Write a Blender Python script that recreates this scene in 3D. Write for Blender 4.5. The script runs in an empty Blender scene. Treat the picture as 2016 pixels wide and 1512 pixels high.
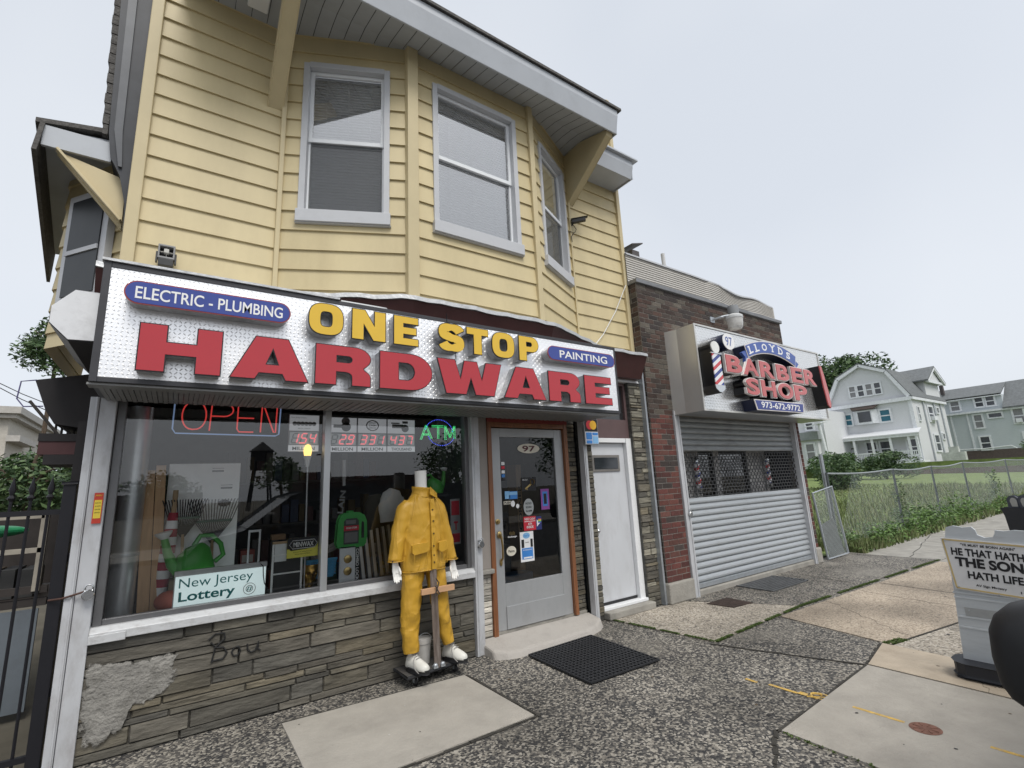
import bpy, bmesh, math, random
import numpy as np
from mathutils import Vector, Matrix
random.seed(11)
RAD = math.radians
S = bpy.context.scene
COL = S.collection

# ------------------------------------------------------------------ camera
YAW, PITCH, ROLL, FPX = RAD(34.981), RAD(11.833), RAD(-2.787), 947.36
_f = Vector((math.sin(YAW)*math.cos(PITCH), math.cos(YAW)*math.cos(PITCH), math.sin(PITCH)))
_r = Vector((math.cos(YAW), -math.sin(YAW), 0)); _u = _r.cross(_f)
_r2 = math.cos(ROLL)*_r + math.sin(ROLL)*_u
_u2 = -math.sin(ROLL)*_r + math.cos(ROLL)*_u
cd = bpy.data.cameras.new('camera'); cam = bpy.data.objects.new('camera', cd); COL.objects.link(cam)
cd.sensor_width = 36.0; cd.lens = FPX*36/2016; cd.clip_start = 0.05; cd.clip_end = 2000
cam.matrix_world = Matrix(((_r2.x,_u2.x,-_f.x,0),(_r2.y,_u2.y,-_f.y,0),(_r2.z,_u2.z,-_f.z,1.65),(0,0,0,1)))
S.camera = cam

# ------------------------------------------------------------------ sky, sun, exposure
SUN_EL, SUN_AZ = RAD(56), RAD(184)          # azimuth clockwise from +Y: the sun stands behind the camera, to the left
w = bpy.data.worlds.new('World'); S.world = w; w.use_nodes = True
nt = w.node_tree; nt.nodes.clear()
out = nt.nodes.new('ShaderNodeOutputWorld'); bg = nt.nodes.new('ShaderNodeBackground')
sky = nt.nodes.new('ShaderNodeTexSky'); sky.sky_type = 'NISHITA'; sky.sun_disc = False
sky.sun_elevation = SUN_EL; sky.sun_rotation = SUN_AZ; sky.dust_density = 4; sky.air_density = 1.0; sky.ozone_density = 1.5
hs = nt.nodes.new('ShaderNodeHueSaturation'); hs.inputs['Saturation'].default_value = .35
mx = nt.nodes.new('ShaderNodeMix'); mx.data_type = 'RGBA'; mx.inputs[0].default_value = .72
tc = nt.nodes.new('ShaderNodeTexCoord'); nz = nt.nodes.new('ShaderNodeTexNoise')
nz.inputs['Scale'].default_value = 1.6; nz.inputs['Detail'].default_value = 3
rp = nt.nodes.new('ShaderNodeValToRGB')
rp.color_ramp.elements[0].position = .36; rp.color_ramp.elements[0].color = (5.75,6.15,6.75,1)
rp.color_ramp.elements[1].position = .62; rp.color_ramp.elements[1].color = (6.35,6.7,7.2,1)
nt.links.new(tc.outputs['Generated'], nz.inputs['Vector']); nt.links.new(nz.outputs['Fac'], rp.inputs['Fac'])
nt.links.new(sky.outputs['Color'], hs.inputs['Color']); nt.links.new(hs.outputs['Color'], mx.inputs[6])
nt.links.new(rp.outputs['Color'], mx.inputs[7]); nt.links.new(mx.outputs[2], bg.inputs['Color'])
bg.inputs['Strength'].default_value = .097
nt.links.new(bg.outputs['Background'], out.inputs['Surface'])
sl = bpy.data.lights.new('sun','SUN'); sl.energy = 1.5; sl.angle = RAD(26); sl.color = (1,.965,.9)
sun = bpy.data.objects.new('sun', sl); COL.objects.link(sun)
sd = Vector((math.sin(SUN_AZ)*math.cos(SUN_EL), math.cos(SUN_AZ)*math.cos(SUN_EL), math.sin(SUN_EL)))
sun.rotation_euler = sd.to_track_quat('Z','Y').to_euler(); sun.location = (-4,-8,15)
S.view_settings.view_transform = 'Standard'; S.view_settings.look = 'None'
S.view_settings.exposure = 0.6; S.view_settings.gamma = 1
S.cycles.max_bounces = 8; S.cycles.transparent_max_bounces = 12; S.cycles.use_denoising = True

# ------------------------------------------------------------------ materials
def lin(r,g,b):
    f = lambda c: c/12.92 if c <= .04045 else ((c+.055)/1.055)**2.4
    return (f(r/255), f(g/255), f(b/255))
MC = {}
def mat(name, col, rough=.6, metal=0., var=.12, vs=6., bump=0., bs=40., spec=.4, attr=False, stretch=(1,1,1), dirt=0., ds=1.5, dcol=(.05,.045,.04), emit=0., coat=0.):
    if name in MC: return MC[name]
    m = bpy.data.materials.new(name); MC[name] = m; m.use_nodes = True
    n, l = m.node_tree.nodes, m.node_tree.links
    b = n['Principled BSDF']; b.inputs['Roughness'].default_value = rough; b.inputs['Metallic'].default_value = metal
    b.inputs['Specular IOR Level'].default_value = spec
    if coat: b.inputs['Coat Weight'].default_value = coat; b.inputs['Coat Roughness'].default_value = .08
    t = n.new('ShaderNodeTexCoord'); mp = n.new('ShaderNodeMapping'); mp.inputs['Scale'].default_value = stretch
    l.new(t.outputs['Object'], mp.inputs['Vector'])
    nz = n.new('ShaderNodeTexNoise'); nz.inputs['Scale'].default_value = vs; nz.inputs['Detail'].default_value = 5
    nz.inputs['Roughness'].default_value = .6
    l.new(mp.outputs['Vector'], nz.inputs['Vector'])
    mr = n.new('ShaderNodeMapRange'); mr.inputs[1].default_value = .3; mr.inputs[2].default_value = .7
    mr.inputs[3].default_value = 1-var; mr.inputs[4].default_value = 1+var
    l.new(nz.outputs['Fac'], mr.inputs[0])
    mu = n.new('ShaderNodeMix'); mu.data_type = 'RGBA'; mu.blend_type = 'MULTIPLY'; mu.inputs[0].default_value = 1
    if attr:
        a = n.new('ShaderNodeVertexColor'); a.layer_name = 'Col'; l.new(a.outputs['Color'], mu.inputs[6])
    else: mu.inputs[6].default_value = (*col,1)
    l.new(mr.outputs[0], mu.inputs[7]); last = mu.outputs[2]
    if dirt:
        nd = n.new('ShaderNodeTexNoise'); nd.inputs['Scale'].default_value = ds; nd.inputs['Detail'].default_value = 8; nd.inputs['Roughness'].default_value = .68
        l.new(mp.outputs['Vector'], nd.inputs['Vector'])
        r2 = n.new('ShaderNodeMapRange'); r2.inputs[1].default_value = .5; r2.inputs[2].default_value = .72; r2.inputs[3].default_value = 0; r2.inputs[4].default_value = dirt
        l.new(nd.outputs['Fac'], r2.inputs[0])
        md = n.new('ShaderNodeMix'); md.data_type = 'RGBA'; md.inputs[7].default_value = (*dcol,1)
        l.new(r2.outputs[0], md.inputs[0]); l.new(last, md.inputs[6]); last = md.outputs[2]
    l.new(last, b.inputs['Base Color'])
    if bump:
        nb = n.new('ShaderNodeTexNoise'); nb.inputs['Scale'].default_value = bs; nb.inputs['Detail'].default_value = 6
        l.new(mp.outputs['Vector'], nb.inputs['Vector'])
        bp = n.new('ShaderNodeBump'); bp.inputs['Strength'].default_value = bump; bp.inputs['Distance'].default_value = .02
        l.new(nb.outputs['Fac'], bp.inputs['Height']); l.new(bp.outputs['Normal'], b.inputs['Normal'])
    if emit:
        b.inputs['Emission Color'].default_value = (*col,1); b.inputs['Emission Strength'].default_value = emit
    return m
def creases(m, scale, strength, stretch=(1,1,.4), dist=.03):
    """Sharp crinkles: a ridged noise chained in front of the material's own bump."""
    n, l = m.node_tree.nodes, m.node_tree.links; b = n['Principled BSDF']
    t = n.new('ShaderNodeTexCoord'); mp = n.new('ShaderNodeMapping'); mp.inputs['Scale'].default_value = stretch; mp.inputs['Rotation'].default_value = (.2,.5,.1)
    nz = n.new('ShaderNodeTexNoise'); nz.inputs['Scale'].default_value = scale; nz.inputs['Detail'].default_value = 1.5; nz.inputs['Distortion'].default_value = .6
    s = n.new('ShaderNodeMath'); s.operation = 'SUBTRACT'; s.inputs[1].default_value = .5; a = n.new('ShaderNodeMath'); a.operation = 'ABSOLUTE'; q = n.new('ShaderNodeMath'); q.operation = 'POWER'; q.inputs[1].default_value = .6
    bp = n.new('ShaderNodeBump'); bp.inputs['Strength'].default_value = strength; bp.inputs['Distance'].default_value = dist; bp.invert = True
    l.new(t.outputs['Object'], mp.inputs[0]); l.new(mp.outputs[0], nz.inputs['Vector']); l.new(nz.outputs['Fac'], s.inputs[0]); l.new(s.outputs[0], a.inputs[0]); l.new(a.outputs[0], q.inputs[0]); l.new(q.outputs[0], bp.inputs['Height'])
    if b.inputs['Normal'].links: l.new(b.inputs['Normal'].links[0].from_socket, bp.inputs['Normal'])
    l.new(bp.outputs[0], b.inputs['Normal'])
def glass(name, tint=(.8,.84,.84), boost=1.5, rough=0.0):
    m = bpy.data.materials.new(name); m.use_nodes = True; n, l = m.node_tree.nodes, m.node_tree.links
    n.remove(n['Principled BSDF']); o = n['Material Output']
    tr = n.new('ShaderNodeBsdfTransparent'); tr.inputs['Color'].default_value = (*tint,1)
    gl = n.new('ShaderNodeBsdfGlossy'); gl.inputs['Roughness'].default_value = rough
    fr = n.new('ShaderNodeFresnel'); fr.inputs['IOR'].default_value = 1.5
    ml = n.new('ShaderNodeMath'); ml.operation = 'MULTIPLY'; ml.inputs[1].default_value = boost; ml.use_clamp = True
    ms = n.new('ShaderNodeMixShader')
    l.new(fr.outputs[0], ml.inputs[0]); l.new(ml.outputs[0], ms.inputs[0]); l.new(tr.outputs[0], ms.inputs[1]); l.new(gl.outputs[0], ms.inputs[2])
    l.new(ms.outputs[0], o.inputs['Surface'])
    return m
def diamond(name, col, scale, axes='XZ', rough=.28, bump=.6, row=False):
    """Polished tread plate: raised lozenges turned alternately left and right."""
    m = bpy.data.materials.new(name); m.use_nodes = True; n, l = m.node_tree.nodes, m.node_tree.links
    b = n['Principled BSDF']; b.inputs['Metallic'].default_value = .82; b.inputs['Roughness'].default_value = rough
    t = n.new('ShaderNodeTexCoord'); sp = n.new('ShaderNodeSeparateXYZ'); l.new(t.outputs['Object'], sp.inputs[0])
    def M(op, a, c=None, d=None):
        q = n.new('ShaderNodeMath'); q.operation = op
        for i, v in enumerate((a,c,d)):
            if v is None: continue
            if isinstance(v,(int,float)): q.inputs[i].default_value = v
            else: l.new(v, q.inputs[i])
        return q.outputs[0]
    x = M('MULTIPLY', sp.outputs[axes[0]], scale); z = M('MULTIPLY', sp.outputs[axes[1]], scale)
    par = M('MODULO', M('ABSOLUTE', M('ADD', M('FLOOR',x), M('FLOOR',z))), 2)
    u = M('SUBTRACT', M('FRACT',x), .5); v = M('SUBTRACT', M('FRACT',z), .5)
    a = M('ADD',u,v); d = M('SUBTRACT',u,v)
    sg = M('SUBTRACT', M('MULTIPLY',par,2), 1)
    A = M('ADD', M('MULTIPLY',a,par), M('MULTIPLY',d,M('SUBTRACT',1,par)))
    D = M('ADD', M('MULTIPLY',d,par), M('MULTIPLY',a,M('SUBTRACT',1,par)))
    h = M('SUBTRACT', 1, M('ADD', M('POWER', M('DIVIDE',M('ABSOLUTE',A),.60), 2), M('POWER', M('DIVIDE',M('ABSOLUTE',D),.15), 2)))
    h = M('MAXIMUM', h, 0)
    bp = n.new('ShaderNodeBump'); bp.inputs['Strength'].default_value = bump; bp.inputs['Distance'].default_value = .006
    l.new(h, bp.inputs['Height']); l.new(bp.outputs['Normal'], b.inputs['Normal'])
    nz = n.new('ShaderNodeTexNoise'); nz.inputs['Scale'].default_value = 3; l.new(t.outputs['Object'], nz.inputs['Vector'])
    mr = n.new('ShaderNodeMapRange'); mr.inputs[3].default_value = rough*.8; mr.inputs[4].default_value = rough*1.25
    l.new(nz.outputs['Fac'], mr.inputs[0]); l.new(mr.outputs[0], b.inputs['Roughness'])
    b.inputs['Base Color'].default_value = (*col,1)
    return m
def aggregate(name, cols, scale, dark=.5, bump=.5, tint=(1,1,1), patch=None):
    """Exposed-pebble concrete: Voronoi stones of mixed colours in a sandy matrix."""
    m = bpy.data.materials.new(name); m.use_nodes = True; n, l = m.node_tree.nodes, m.node_tree.links
    b = n['Principled BSDF']; b.inputs['Roughness'].default_value = .75; b.inputs['Specular IOR Level'].default_value = .3
    t = n.new('ShaderNodeTexCoord')
    nzw = n.new('ShaderNodeTexNoise'); nzw.inputs['Scale'].default_value = scale*.8; l.new(t.outputs['Object'], nzw.inputs['Vector'])
    wm = n.new('ShaderNodeMix'); wm.data_type = 'VECTOR'; wm.inputs[0].default_value = .018
    l.new(t.outputs['Object'], wm.inputs[4]); l.new(nzw.outputs['Color'], wm.inputs[5])
    v = n.new('ShaderNodeTexVoronoi'); v.inputs['Scale'].default_value = scale; v.inputs['Randomness'].default_value = 1
    v.voronoi_dimensions = '2D'
    l.new(wm.outputs[1], v.inputs['Vector'])
    sp = n.new('ShaderNodeSeparateColor'); l.new(v.outputs['Color'], sp.inputs[0])
    rp = n.new('ShaderNodeValToRGB'); rp.color_ramp.interpolation = 'CONSTANT'
    while len(rp.color_ramp.elements) < len(cols): rp.color_ramp.elements.new(.5)
    for e, (p, c) in zip(rp.color_ramp.elements, cols): e.position = p; e.color = (*c,1)
    l.new(sp.outputs[0], rp.inputs['Fac'])
    # large scale wear
    nz = n.new('ShaderNodeTexNoise'); nz.inputs['Scale'].default_value = 1.1; nz.inputs['Detail'].default_value = 6; l.new(t.outputs['Object'], nz.inputs['Vector'])
    mr = n.new('ShaderNodeMapRange'); mr.inputs[1].default_value = .3; mr.inputs[2].default_value = .7; mr.inputs[3].default_value = .66; mr.inputs[4].default_value = 1.28
    l.new(nz.outputs['Fac'], mr.inputs[0])
    mu = n.new('ShaderNodeMix'); mu.data_type = 'RGBA'; mu.blend_type = 'MULTIPLY'; mu.inputs[0].default_value = 1
    l.new(rp.outputs['Color'], mu.inputs[6]); l.new(mr.outputs[0], mu.inputs[7])
    last = mu.outputs[2]
    if patch:
        np_ = n.new('ShaderNodeTexNoise'); np_.inputs['Scale'].default_value = .9; np_.inputs['Detail'].default_value = 9; np_.inputs['Roughness'].default_value = .7
        l.new(t.outputs['Object'], np_.inputs['Vector'])
        r3 = n.new('ShaderNodeMapRange'); r3.inputs[1].default_value = .52; r3.inputs[2].default_value = .66; r3.inputs[4].default_value = .55
        l.new(np_.outputs['Fac'], r3.inputs[0])
        mp = n.new('ShaderNodeMix'); mp.data_type = 'RGBA'; mp.inputs[7].default_value = (*patch,1)
        l.new(r3.outputs[0], mp.inputs[0]); l.new(last, mp.inputs[6]); last = mp.outputs[2]
    l.new(last, b.inputs['Base Color'])
    bp = n.new('ShaderNodeBump'); bp.inputs['Strength'].default_value = bump; bp.inputs['Distance'].default_value = .004; bp.invert = True
    l.new(v.outputs['Distance'], bp.inputs['Height']); l.new(bp.outputs['Normal'], b.inputs['Normal'])
    return m

# ------------------------------------------------------------------ mesh builder
ORG = {}
_TX = {}
def _curve_mesh(key, make):
    if key in _TX: return _TX[key]
    cu = make(); o = bpy.data.objects.new('t', cu); COL.objects.link(o)
    dg = bpy.context.evaluated_depsgraph_get(); dg.update()
    me = bpy.data.meshes.new_from_object(o.evaluated_get(dg), depsgraph=dg)
    vs = [tuple(v.co) for v in me.vertices]; fs = [tuple(p.vertices) for p in me.polygons]
    bpy.data.objects.remove(o); bpy.data.curves.remove(cu); bpy.data.meshes.remove(me)
    _TX[key] = (vs, fs); return vs, fs
def text_geo(s, bold=0., ext=0., bev=0., space=1.):
    def make():
        cu = bpy.data.curves.new('t','FONT'); cu.body = s; cu.offset = bold; cu.extrude = ext; cu.bevel_depth = bev
        cu.bevel_resolution = 1; cu.resolution_u = 5; cu.space_character = space; cu.fill_mode = 'BOTH'
        return cu
    return _curve_mesh(('t',s,bold,ext,bev,space), make)
def loops_geo(loops, off=0.):
    def make():
        cu = bpy.data.curves.new('g','CURVE'); cu.dimensions = '2D'; cu.fill_mode = 'BOTH'; cu.extrude = .5; cu.offset = off
        for lp in loops:
            sp = cu.splines.new('POLY'); sp.points.add(len(lp)-1); sp.use_cyclic_u = True
            for p, q in zip(sp.points, lp): p.co = (q[0], q[1], 0, 1)
        return cu
    return _curve_mesh(('g',str(loops),off), make)

class MB:
    def __init__(s): s.v = []; s.f = []; s.c = []; s.m = []
    def add(s, vs, fs, col=None, mi=0):
        o = len(s.v); s.v += [tuple(v) for v in vs]
        for f in fs: s.f.append(tuple(o+i for i in f)); s.c.append(col); s.m.append(mi)
        return s
    def face(s, pts, col=None, mi=0): return s.add(pts, [tuple(range(len(pts)))], col, mi)
    def box(s, x0,x1,y0,y1,z0,z1, col=None, mi=0):
        v = [(x,y,z) for z in (z0,z1) for y in (y0,y1) for x in (x0,x1)]
        return s.add(v, [(0,2,3,1),(4,5,7,6),(0,1,5,4),(2,6,7,3),(0,4,6,2),(1,3,7,5)], col, mi)
    def obox(s, c, ax, ay, az, hx, hy, hz, col=None, mi=0):
        c = Vector(c); ax, ay, az = (Vector(a).normalized() for a in (ax,ay,az))
        v = [c+ax*hx*i+ay*hy*j+az*hz*k for k in (-1,1) for j in (-1,1) for i in (-1,1)]
        return s.add(v, [(0,2,3,1),(4,5,7,6),(0,1,5,4),(2,6,7,3),(0,4,6,2),(1,3,7,5)], col, mi)
    def bar(s, a, b, wx, wy, up=(0,0,1), col=None, mi=0):
        a, b = Vector(a), Vector(b); d = (b-a); L = d.length; d.normalize(); up = Vector(up)
        sx = d.cross(up)
        if sx.length < 1e-4: sx = d.cross(Vector((0,1,0)))
        sx.normalize(); sy = sx.cross(d)
        return s.obox((a+b)/2, d, sx, sy, L/2, wx/2, wy/2, col, mi)
    def prism(s, pts, vec, col=None, mi=0):
        n = len(pts); vec = Vector(vec); a = [Vector(p) for p in pts]
        nn = sum(((a[i]-a[0]).cross(a[(i+1)%n]-a[0]) for i in range(1,n)), Vector())
        if nn.dot(vec) > 0: a.reverse()
        v = a + [p+vec for p in a]
        return s.add(v, [tuple(range(n)), tuple(range(2*n-1,n-1,-1))] + [(i, n+i, n+(i+1)%n, (i+1)%n) [::-1] for i in range(n)], col, mi)
    def pxz(s, o, y0, y1, col=None, mi=0): return s.prism([(x,y0,z) for x,z in o], (0,y1-y0,0), col, mi)
    def pyz(s, o, x0, x1, col=None, mi=0): return s.prism([(x0,y,z) for y,z in o], (x1-x0,0,0), col, mi)
    def pxy(s, o, z0, z1, col=None, mi=0): return s.prism([(x,y,z0) for x,y in o], (0,0,z1-z0), col, mi)
    def tube(s, pts, r, n=8, closed=False, cap=True, col=None, mi=0, flat=1.):
        P = [Vector(p) for p in pts]; N = len(P); rs = r if isinstance(r,(list,tuple)) else [r]*N
        vs = []; prev = None
        for i,p in enumerate(P):
            if closed: d = P[(i+1)%N]-P[i-1]
            else: d = P[min(i+1,N-1)]-P[max(i-1,0)]
            d.normalize()
            if prev is None:
                a = Vector((0,0,1)) if abs(d.z) < .9 else Vector((1,0,0)); x = d.cross(a).normalized()
            else: x = (prev - d*prev.dot(d)).normalized()
            prev = x; y = d.cross(x)
            for k in range(n):
                t = 2*math.pi*k/n; vs.append(p+(x*math.cos(t)+y*math.sin(t)*flat)*rs[i])
        fs = [(i*n+k, i*n+(k+1)%n, ((i+1)%N)*n+(k+1)%n, ((i+1)%N)*n+k) for i in range(N if closed else N-1) for k in range(n)]
        if cap and not closed: fs += [tuple(range(n-1,-1,-1)), tuple((N-1)*n+k for k in range(n))]
        return s.add(vs, fs, col, mi)
    def lathe(s, prof, c=(0,0,0), axis=(0,0,1), n=24, col=None, mi=0, sx=1., sy=1.):
        az = Vector(axis).normalized(); a = Vector((0,0,1)) if abs(az.z) < .9 else Vector((1,0,0))
        ax = az.cross(a).normalized(); ay = az.cross(ax); c = Vector(c); vs = []
        if abs(az.z) > .99: ax, ay = Vector((1,0,0)), Vector((0,1,0))
        for r,h in prof:
            for k in range(n):
                t = 2*math.pi*k/n; vs.append(c+az*h+ax*(r*math.cos(t)*sx)+ay*(r*math.sin(t)*sy))
        m = len(prof)
        fs = [(i*n+k, i*n+(k+1)%n, (i+1)*n+(k+1)%n, (i+1)*n+k) for i in range(m-1) for k in range(n)]
        fs += [tuple(range(n-1,-1,-1)), tuple((m-1)*n+k for k in range(n))]
        return s.add(vs, fs, col, mi)
    def ball(s, c, rx, ry=None, rz=None, n=16, col=None, mi=0):
        ry = ry or rx; rz = rz or rx
        pr = [(max(math.sin(math.pi*i/(n//2)),.001), -math.cos(math.pi*i/(n//2))) for i in range(n//2+1)]
        vs = [(c[0]+r*math.cos(2*math.pi*k/n)*rx, c[1]+r*math.sin(2*math.pi*k/n)*ry, c[2]+h*rz) for r,h in pr for k in range(n)]
        fs = [(i*n+k, i*n+(k+1)%n, (i+1)*n+(k+1)%n, (i+1)*n+k) for i in range(n//2) for k in range(n)]
        return s.add(vs, fs, col, mi)
    def loft(s, rings, cap=True, col=None, mi=0):
        n = len(rings[0]); vs = [p for r in rings for p in r]
        fs = [(i*n+k, i*n+(k+1)%n, (i+1)*n+(k+1)%n, (i+1)*n+k) for i in range(len(rings)-1) for k in range(n)]
        if cap: fs += [tuple(range(n-1,-1,-1)), tuple((len(rings)-1)*n+k for k in range(n))]
        return s.add(vs, fs, col, mi)
    def geo(s, g, O, u=(1,0,0), v=(0,0,1), wd=None, ht=None, depth=0., front=0., mi=0, side=None, col=None, keep=False):
        """Place flat letter geometry: centred on O, fitted to wd x ht, front face `front` out along the normal."""
        vs, fs = g; O, u, v = Vector(O), Vector(u).normalized(), Vector(v).normalized(); nn = u.cross(v)
        xs = [p[0] for p in vs]; ys = [p[1] for p in vs]; zs = [p[2] for p in vs]
        x0,x1,y0,y1,z0,z1 = min(xs),max(xs),min(ys),max(ys),min(zs),max(zs)
        if keep: cx, cy, kx, ky = 0, 0, wd or 1, ht or 1
        else:
            cx, cy = (x0+x1)/2, (y0+y1)/2
            ky = ht/(y1-y0) if ht else None; kx = wd/(x1-x0) if wd else ky
            ky = ky or kx
        dz = z1-z0
        V = [O+u*((p[0]-cx)*kx)+v*((p[1]-cy)*ky)+nn*(front-depth+(depth*(p[2]-z0)/dz if dz > 1e-6 else depth)) for p in vs]
        o = len(s.v); s.v += [tuple(p) for p in V]
        for f in fs:
            a,b,c = (V[i] for i in f[:3]); k = (b-a).cross(c-a)
            m = mi
            if side is not None and (k.length < 1e-12 or abs(k.normalized().dot(nn)) < .7): m = side
            s.f.append(tuple(o+i for i in f)); s.c.append(col); s.m.append(m)
        return s
    def text(s, t, O, u=(1,0,0), v=(0,0,1), wd=None, ht=None, bold=0., mi=0, front=.001, col=None, space=1.):
        return s.geo(text_geo(t,bold,0,0,space), O, u, v, wd, ht, 0, front, mi, None, col)
    def build(s, name, m, parent=None, smooth=False, bevel=0., seg=2, ang=35, org=None):
        me = bpy.data.meshes.new(name); o = bpy.data.objects.new(name, me); COL.objects.link(o)
        L = Vector(ORG.get(parent.name, (0,0,0))) if parent else Vector(org or (0,0,0))
        ORG[o.name] = tuple(L)
        me.from_pydata([Vector(p)-L for p in s.v], [], s.f)
        for k in (m if isinstance(m,(list,tuple)) else [m]): me.materials.append(k)
        me.polygons.foreach_set('material_index', s.m)
        if any(c is not None for c in s.c):
            ca = me.color_attributes.new('Col','FLOAT_COLOR','CORNER'); arr = []
            for f,c in zip(s.f, s.c): arr += list((*(c or (.5,.5,.5)),1))*len(f)
            ca.data.foreach_set('color', arr)
        if smooth:
            me.polygons.foreach_set('use_smooth', [True]*len(s.f)); me.set_sharp_from_angle(angle=RAD(ang))
        me.update()
        if parent: o.parent = parent
        elif org: o.location = org
        if bevel:
            b = o.modifiers.new('bevel','BEVEL'); b.width = bevel; b.segments = seg; b.limit_method = 'ANGLE'; b.angle_limit = RAD(40)
        return o
def tag(o, label=None, cat=None, group=None, kind=None):
    if label: o['label'] = label
    if cat: o['category'] = cat
    if group: o['group'] = group
    if kind: o['kind'] = kind
    return o
def thing(name, label, cat, loc=(0,0,0), group=None):
    o = bpy.data.objects.new(name, None); COL.objects.link(o); o.location = loc; o.empty_display_size = .1
    ORG[o.name] = tuple(loc); return tag(o, label, cat, group)
def structure(o): o['kind'] = 'structure'; return o
def dup(root, loc, rotz=0., label=None):
    r = root.copy(); COL.objects.link(r); r.location = loc; r.rotation_euler = (0,0,rotz); ORG[r.name] = tuple(loc)
    if label: r['label'] = label
    for ch in list(root.children):
        c = ch.copy(); COL.objects.link(c); c.parent = r
        for g in list(ch.children):
            d = g.copy(); COL.objects.link(d); d.parent = c
    return r
def arc(cx,cy,rx,ry,a0,a1,n=10): return [(cx+rx*math.cos(RAD(a0+(a1-a0)*i/n)), cy+ry*math.sin(RAD(a0+(a1-a0)*i/n))) for i in range(n+1)]
def rj(a): return random.uniform(-a,a)
def leaves(mb, c, r, n, size, cols, shell=.55, flat=.0):
    """Leaf-sized faces spread through a lumpy ellipsoid."""
    lumps = [(Vector((rj(1),rj(1),rj(1))).normalized()*random.uniform(.35,.8), random.uniform(.3,.55)) for _ in range(14)]
    for i in range(n):
        lp, lr = random.choice(lumps); d = Vector((random.gauss(0,1),random.gauss(0,1),random.gauss(0,1))).normalized()*lr*random.uniform(shell,1)
        p = lp+d
        p = Vector((c[0]+p.x*r[0], c[1]+p.y*r[1], c[2]+p.z*r[2]))
        a = Vector((rj(1),rj(1),rj(.6))).normalized()*size*random.uniform(.6,1.3); b = Vector((rj(1),rj(1),rj(1))).normalized()*size*random.uniform(.3,.6)
        k = random.choice(cols); f = random.uniform(.75,1.25)
        mb.face([p-a*.5, p+b*.5, p+a*.5, p-b*.5], (k[0]*f,k[1]*f,k[2]*f))
# ------------------------------------------------------------------ shared materials
YEL = mat('yellow_siding', (.56,.47,.275), .5, var=.08, vs=2.5, bump=.05, bs=300, stretch=(1,1,.3), dirt=.34, ds=2.2, dcol=(.40,.32,.18))
YTRIM = mat('yellow_trim', (.54,.455,.275), .5, var=.05, vs=3)
GREYTRIM = mat('grey_trim', (.50,.51,.53), .45, var=.06, vs=4, dirt=.2, ds=4, dcol=(.22,.22,.22))
FASCIA = mat('grey_fascia', (.46,.485,.52), .4, var=.05, vs=2, dirt=.15, ds=3, dcol=(.2,.2,.2))
SOFFIT = mat('soffit_grey', (.40,.42,.44), .5, var=.05)
VINYL = mat('white_vinyl', (.76,.78,.8), .35, var=.03)
BLIND = mat('white_blind', (.82,.83,.84), .6, var=.04)
SCREEN = mat('insect_screen', (.10,.11,.12), .8)
SHINGLE = mat('roof_shingle', (.10,.095,.09), .9, var=.3, vs=30, bump=.6, bs=40)
DKBROWN = mat('brown_fascia', (.075,.03,.028), .5, var=.12, vs=5, dirt=.2, ds=6)
FLASH = mat('lead_flashing', (.50,.51,.52), .45, .4, var=.15, vs=9, dirt=.55, ds=9, dcol=(.14,.13,.12), bump=.3, bs=20)
CHAN = mat('painted_steel', (.50,.51,.53), .5, .1, var=.08, vs=5, dirt=.4, ds=7, dcol=(.16,.13,.11), stretch=(1,1,.4))
ALU = mat('brushed_aluminium', (.55,.56,.57), .35, .7, var=.08, vs=5, stretch=(1,1,.1))
GALV = mat('galvanised_steel', (.42,.45,.48), .38, .55, var=.1, vs=14, dirt=.15, ds=3, dcol=(.2,.2,.2))
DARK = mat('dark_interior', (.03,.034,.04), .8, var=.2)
BLACK = mat('black_paint', (.018,.018,.02), .45, var=.2)
BLKRUB = mat('black_rubber', (.02,.021,.024), .65, var=.15, vs=12, bump=.15, bs=90)
CONC = mat('concrete', (.36,.335,.295), .85, var=.12, vs=3, bump=.25, bs=60, dirt=.35, ds=2.4, dcol=(.19,.175,.155))
CONC2 = mat('old_concrete', (.30,.285,.255), .85, var=.16, vs=4, bump=.35, bs=45, dirt=.6, ds=2.2, dcol=(.14,.132,.12))
TANC = mat('tan_concrete', (.42,.355,.275), .85, var=.12, vs=5, bump=.25, bs=60, dirt=.3, ds=3, dcol=(.27,.21,.15))
STONE = mat('ledge_stone', (1,1,1), .8, var=.34, vs=9, attr=True, bump=1.0, bs=16, stretch=(.45,1,1.6), dirt=.45, ds=5, dcol=(.06,.056,.048))
BRICK = mat('red_brick', (1,1,1), .85, var=.22, vs=25, attr=True, bump=.4, bs=70)
MORTAR = mat('mortar', (.24,.225,.2), .9, var=.15, vs=20, bump=.3, bs=80)
DKMORT = mat('dark_mortar', (.05,.048,.044), .9, var=.15, vs=20)
GLASS = glass('window_glass', (.88,.9,.9), 2.9)
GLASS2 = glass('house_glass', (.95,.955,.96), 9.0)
GLASS3 = glass('side_glass', (.9,.91,.92), 2.6)
WOODO = mat('varnished_wood', (.22,.088,.038), .4, var=.25, vs=6, stretch=(8,8,.6), coat=.2, dirt=.4, ds=5, dcol=(.12,.05,.02))
WHITE = mat('white_paint', (.74,.75,.76), .45, var=.04)
RED = mat('red_face', (.42,.018,.028), .16, var=.03, coat=.5)
YELF = mat('yellow_face', (.72,.46,.035), .2, var=.03, coat=.4)
BLUEF = mat('blue_face', (.035,.06,.28), .22, var=.04, coat=.3)
WHF = mat('white_face', (.8,.8,.8), .3, var=.02)
TEAL = mat('teal_ink', (.012,.19,.19), .4); INK = mat('black_ink', (.012,.012,.014), .5)
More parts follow.
